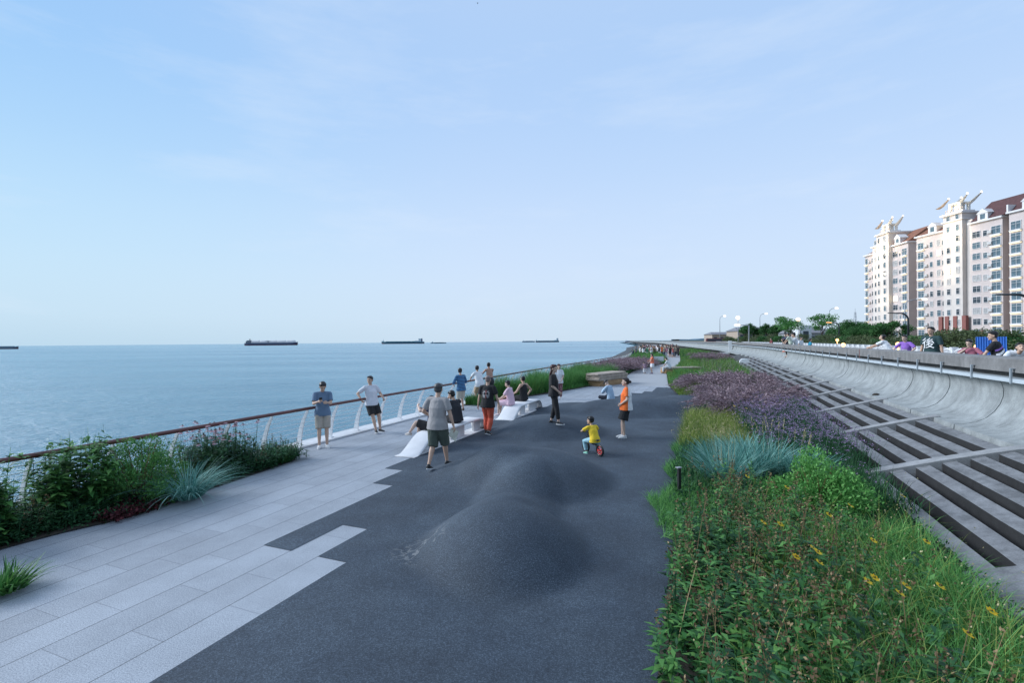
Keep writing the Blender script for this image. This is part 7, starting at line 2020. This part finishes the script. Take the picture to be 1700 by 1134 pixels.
def slope_roof(B_, u0, u1, z, h, mat, out=0.2, depth=9, hip=1.5):
    m = MB(); q = [B_.pt(u0, out, z), B_.pt(u1, out, z), B_.pt(u1, -depth, z), B_.pt(u0, -depth, z), B_.pt(u0 + hip, -depth / 2, z + h), B_.pt(u1 - hip, -depth / 2, z + h)]
    m.add(q, [(0, 1, 5, 4), (1, 2, 5), (2, 3, 4, 5), (3, 0, 4), (3, 2, 1, 0)]); return m.build('roof', mat, B_.e)
slope_roof(A, 0.2, 9.2, 32.65, 3.4, M_TILEO); slope_roof(A, 16.4, 34.8, 33.1, 5.2, M_TILE); slope_roof(A, 35.5, 48.3, 33.5, 4.8, M_TILE)
A.vol('gable_wall', M_TRIM, 25.9, 26.3, -8, 0.6, 33.2, 35.2)
A.dormer(5.5, 32.7); A.dormer(19.8, 32.9); A.dormer(30.5, 33.3)
A.crown(12.2, 36.65, 2.5); A.finish()
B = Bld((129.6, 177.0), (127.3, 155.0), 'farther pink apartment block with rooftop fins, behind the small spreading tree')
B.vol('wall', M_PINK, 0, 5.2, -12, 0, 0, 31.4); B.vol('wall', M_CREAM, 5.2, 8.4, -12, 0.6, 0, 33.6); B.vol('tower', M_CREAM, 8.4, 14.6, -10, 1.2, 0, 37.0); B.vol('wall', M_PINK, 14.6, 22.1, -14, 0, 0, 32.2)
for (u0, u1, o, z) in ((-0.4, 5.2, 0.6, 31.4), (5.0, 8.4, 1.1, 33.6), (8.0, 15.0, 1.8, 37.0), (14.4, 22.5, 0.6, 32.2)): B.vol('cornice', M_TRIM, u0, u1, -4 if z < 36 else -10.5, o, z, z + 0.45)
B.vol('cornice', M_TRIM, 22.1, 22.5, -14, -4, 32.2, 32.65)
for z in fl(12):
    if z < 31:
        B.window(0.8, z, 1.4, 1.9, 'lit_bay'); B.window(4.2, z, 0.9, 1.5, 'dark'); B.window(16.0, z, 2.2, 1.7, 'dark' if z != fl(12)[4] else 'lit', 0.0); B.window(18.3, z, 0.7, 1.2, 'dark'); B.window(20.4, z, 2.0, 2.0, 'lit_bay')
    B.window(6.8, z, 0.8, 1.4, 'n', 0.6); B.window(9.6, z, 0.8, 1.5, 'n', 1.2); B.window(12.6, z, 1.1, 1.7, 'n', 1.2)
B.ac([2.6], fl(10, 2.4))
slope_roof(B, 14.7, 22.4, 32.65, 4.9, M_TILEO, 0.3, 13, 0.2); slope_roof(B, 0.2, 5.1, 31.85, 2.5, M_TILEO)
B.dormer(17.5, 32.7); B.crown(11.5, 37.5, 2.4); B.finish()
# warm floodlights washing the stair towers (lamps at the roof edges and on the facade)
for (bb, u, z, en) in ((A, 12.2, 30, 1100), (A, 10.2, 20, 350), (A, 2.0, 31, 350), (B, 11.5, 31, 800), (B, 8.0, 24, 450), (B, 6.0, 32, 350), (B, 12, 14, 300), (B, 16.5, 34, 350)):
    l = bpy.data.lights.new('floodlight', 'POINT'); l.energy = en; l.color = (1, 0.80, 0.50); l.shadow_soft_size = 0.3
    lo = bpy.data.objects.new('floodlight', l); lo.location = bb.pt(u, 4.2, z); link(lo, bb.e)

# ------------------------------------------------------------------ ships
def ship(px0, px1, py, D, hull, deck, label, style='tanker', flip=False, hh=6.0):
    a = AT(px0, py, D); b = AT(px1, py, D); L = (b - a).length; c = (a + b) / 2
    e = empty('cargo_ship', (c.x, c.y, -3.2), label, 'ship', None, 0 if not flip else math.pi)
    def hullm(z0, z1, k=1.0):
        m = MB(); vs = []; N = 24; Bm = L * 0.075
        for lev, (z, f_) in enumerate(((z0, 0.965), (z1, 1.0))):
            for i in range(N + 1):
                u = -1 + 2 * i / N
                w = Bm * (1 - max(0, (abs(u) - 0.78) / 0.22) ** 1.6 * (0.98 if u > 0 else 0.35))
                x = u * L / 2 * (f_ if u > 0 else 1.0); zz = z + (hh * 0.35 * max(0, (u - 0.85) / 0.15) if lev else 0)
                vs += [(x, -w, zz), (x, w, zz)]
        fs = []
        n = 2 * (N + 1)
        for i in range(N):
            fs += [(2 * i, 2 * i + 2, n + 2 * i + 2, n + 2 * i), (2 * i + 3, 2 * i + 1, n + 2 * i + 1, n + 2 * i + 3), (n + 2 * i, n + 2 * i + 2, n + 2 * i + 3, n + 2 * i + 1)]
        fs += [(1, 0, n, n + 1), (2 * N, 2 * N + 1, n + 2 * N + 1, n + 2 * N)]
        m.add(vs, fs); return m
    hullm(-1, hh * 0.35).build('waterline_band', plain('hull_red', (0.12, 0.03, 0.04), 0.7), e); hullm(hh * 0.355, hh).build('hull', hull, e)
    B_ = L * 0.06
    if style == 'tanker':
        m = MB()
        for i in range(5):
            x = -L * 0.30 + i * L * 0.165; m.limb([(x - L * 0.055, 0, hh + 1.6), (x + L * 0.055, 0, hh + 1.6)], [B_ * 0.75, B_ * 0.75], None, 14)
        m.build('tanks', plain('tank_white', (0.72, 0.70, 0.70)), e)
        m = MB(); m.box((-L * 0.43, 0, hh + 3), (L * 0.09, B_ * 1.6, 6)); m.box((-L * 0.43, 0, hh + 7.5), (L * 0.06, B_ * 1.5, 3)); m.build('superstructure', plain('ship_grey', (0.22, 0.23, 0.27)), e)
        m = MB(); m.tube([(-L * 0.42, 0, hh + 9), (-L * 0.42, 0, hh + 14)], [1.4, 1.0], 8); m.box((-L * 0.42, 0, hh + 12.5), (4, 6, 0.6)); m.build('mast', plain('ship_dark', (0.06, 0.06, 0.08)), e)
        m = MB(); m.box((-L * 0.06, 0, hh + 4), (L * 0.10, B_ * 1.3, 5)); m.box((L * 0.19, 0, hh + 4), (1.2, 1.2, 9)); m.box((L * 0.40, 0, hh + 4), (1.2, 1.2, 10)); m.build('deck_house', plain('ship_grey', (0.22, 0.23, 0.27)), e)
    elif style == 'bulk':
        m = MB(); m.box((-L * 0.41, 0, hh + 5), (L * 0.055, B_ * 1.7, 10)); m.box((-L * 0.41, 0, hh + 11.5), (L * 0.06, B_ * 2.1, 3)); m.box((-L * 0.36, 0, hh + 2), (L * 0.14, B_ * 1.6, 4)); m.build('superstructure', M_WHITE, e)
        m = MB(); m.tube([(-L * 0.45, 0, hh), (-L * 0.45, 0, hh + 14)], [3, 2.4], 10); m.build('funnel', plain('ship_blue', (0.04, 0.08, 0.20)), e)
        m = MB(); m.box((L * 0.45, 0, hh + 5), (1.2, 1.2, 14)); m.box((L * 0.45, 0, hh + 3), (5, 8, 3)); m.build('mast', M_WHITE, e)
        m = MB()
        for i in range(7): m.box((-L * 0.25 + i * L * 0.10, 0, hh + 1.0), (L * 0.08, B_ * 1.2, 2.0))
        m.build('hatches', deck, e)
    else:
        m = MB(); m.box((-L * 0.38, 0, hh + 2.5), (L * 0.08, B_ * 1.5, 5)); m.build('superstructure', M_WHITE, e)
        m = MB(); m.box((L * 0.05, 0, hh + 0.6), (L * 0.6, B_ * 1.3, 1.4)); m.build('hold', deck, e)
    return e
H_NAVY = plain('hull_navy', (0.07, 0.09, 0.16), 0.7); H_TEAL = plain('hull_teal', (0.03, 0.16, 0.22), 0.7); H_GREY = plain('hull_grey', (0.16, 0.22, 0.27), 0.7)
ship(408, 495, 573.6, 1600, H_NAVY, H_GREY, 'dark blue and red tanker with white tanks on the horizon, nearest large ship', 'tanker', hh=8)
ship(633, 704, 570.6, 2100, H_TEAL, plain('hatch_teal', (0.05, 0.18, 0.2)), 'blue-green cargo ship with white bridge at its right end, on the horizon', 'bulk', True, hh=9)
ship(715, 741, 569.6, 2200, H_TEAL, H_GREY, 'low flat barge just right of the blue-green cargo ship', 'barge', hh=3.5)
ship(867, 888, 567.9, 3000, plain('hull_pale', (0.35, 0.48, 0.56)), H_GREY, 'pale distant ship left of the one with white deck', 'barge', hh=8)
ship(889, 928, 567.9, 2600, H_TEAL, M_WHITE, 'distant ship with white deck houses right of the pale one', 'bulk', True, hh=8)
ship(-30, 31, 577.8, 900, H_GREY, H_GREY, 'low grey barge cut by the left edge of the view', 'barge', hh=4.0)
ship(1038, 1048, 567.5, 1500, plain('hull_blue', (0.05, 0.12, 0.28)), M_WHITE, 'small blue boat on the water just above the far crowd', 'barge', hh=4)
# a bird high up
c = AT(793, 5, 60)
bd_ = empty('bird', c, 'small dark bird flying at the top of the sky', 'bird')
m = MB(); m.limb([(0, -0.14, 0), (0, 0, 0.01), (0, 0.12, 0)], [0.015, 0.045, 0.02]); m.add([(0, -0.05, 0.02), (0, 0.06, 0.02), (0.12, 0.03, 0.10), (0.30, -0.05, 0.06)], [(0, 1, 2), (0, 2, 3)]); m.add([(0, -0.05, 0.02), (0, 0.06, 0.02), (-0.12, 0.03, 0.10), (-0.30, -0.05, 0.06)], [(0, 2, 1), (0, 3, 2)])
m.build('body', plain('bird_dark', (0.03, 0.03, 0.03)), bd_, fix=False)
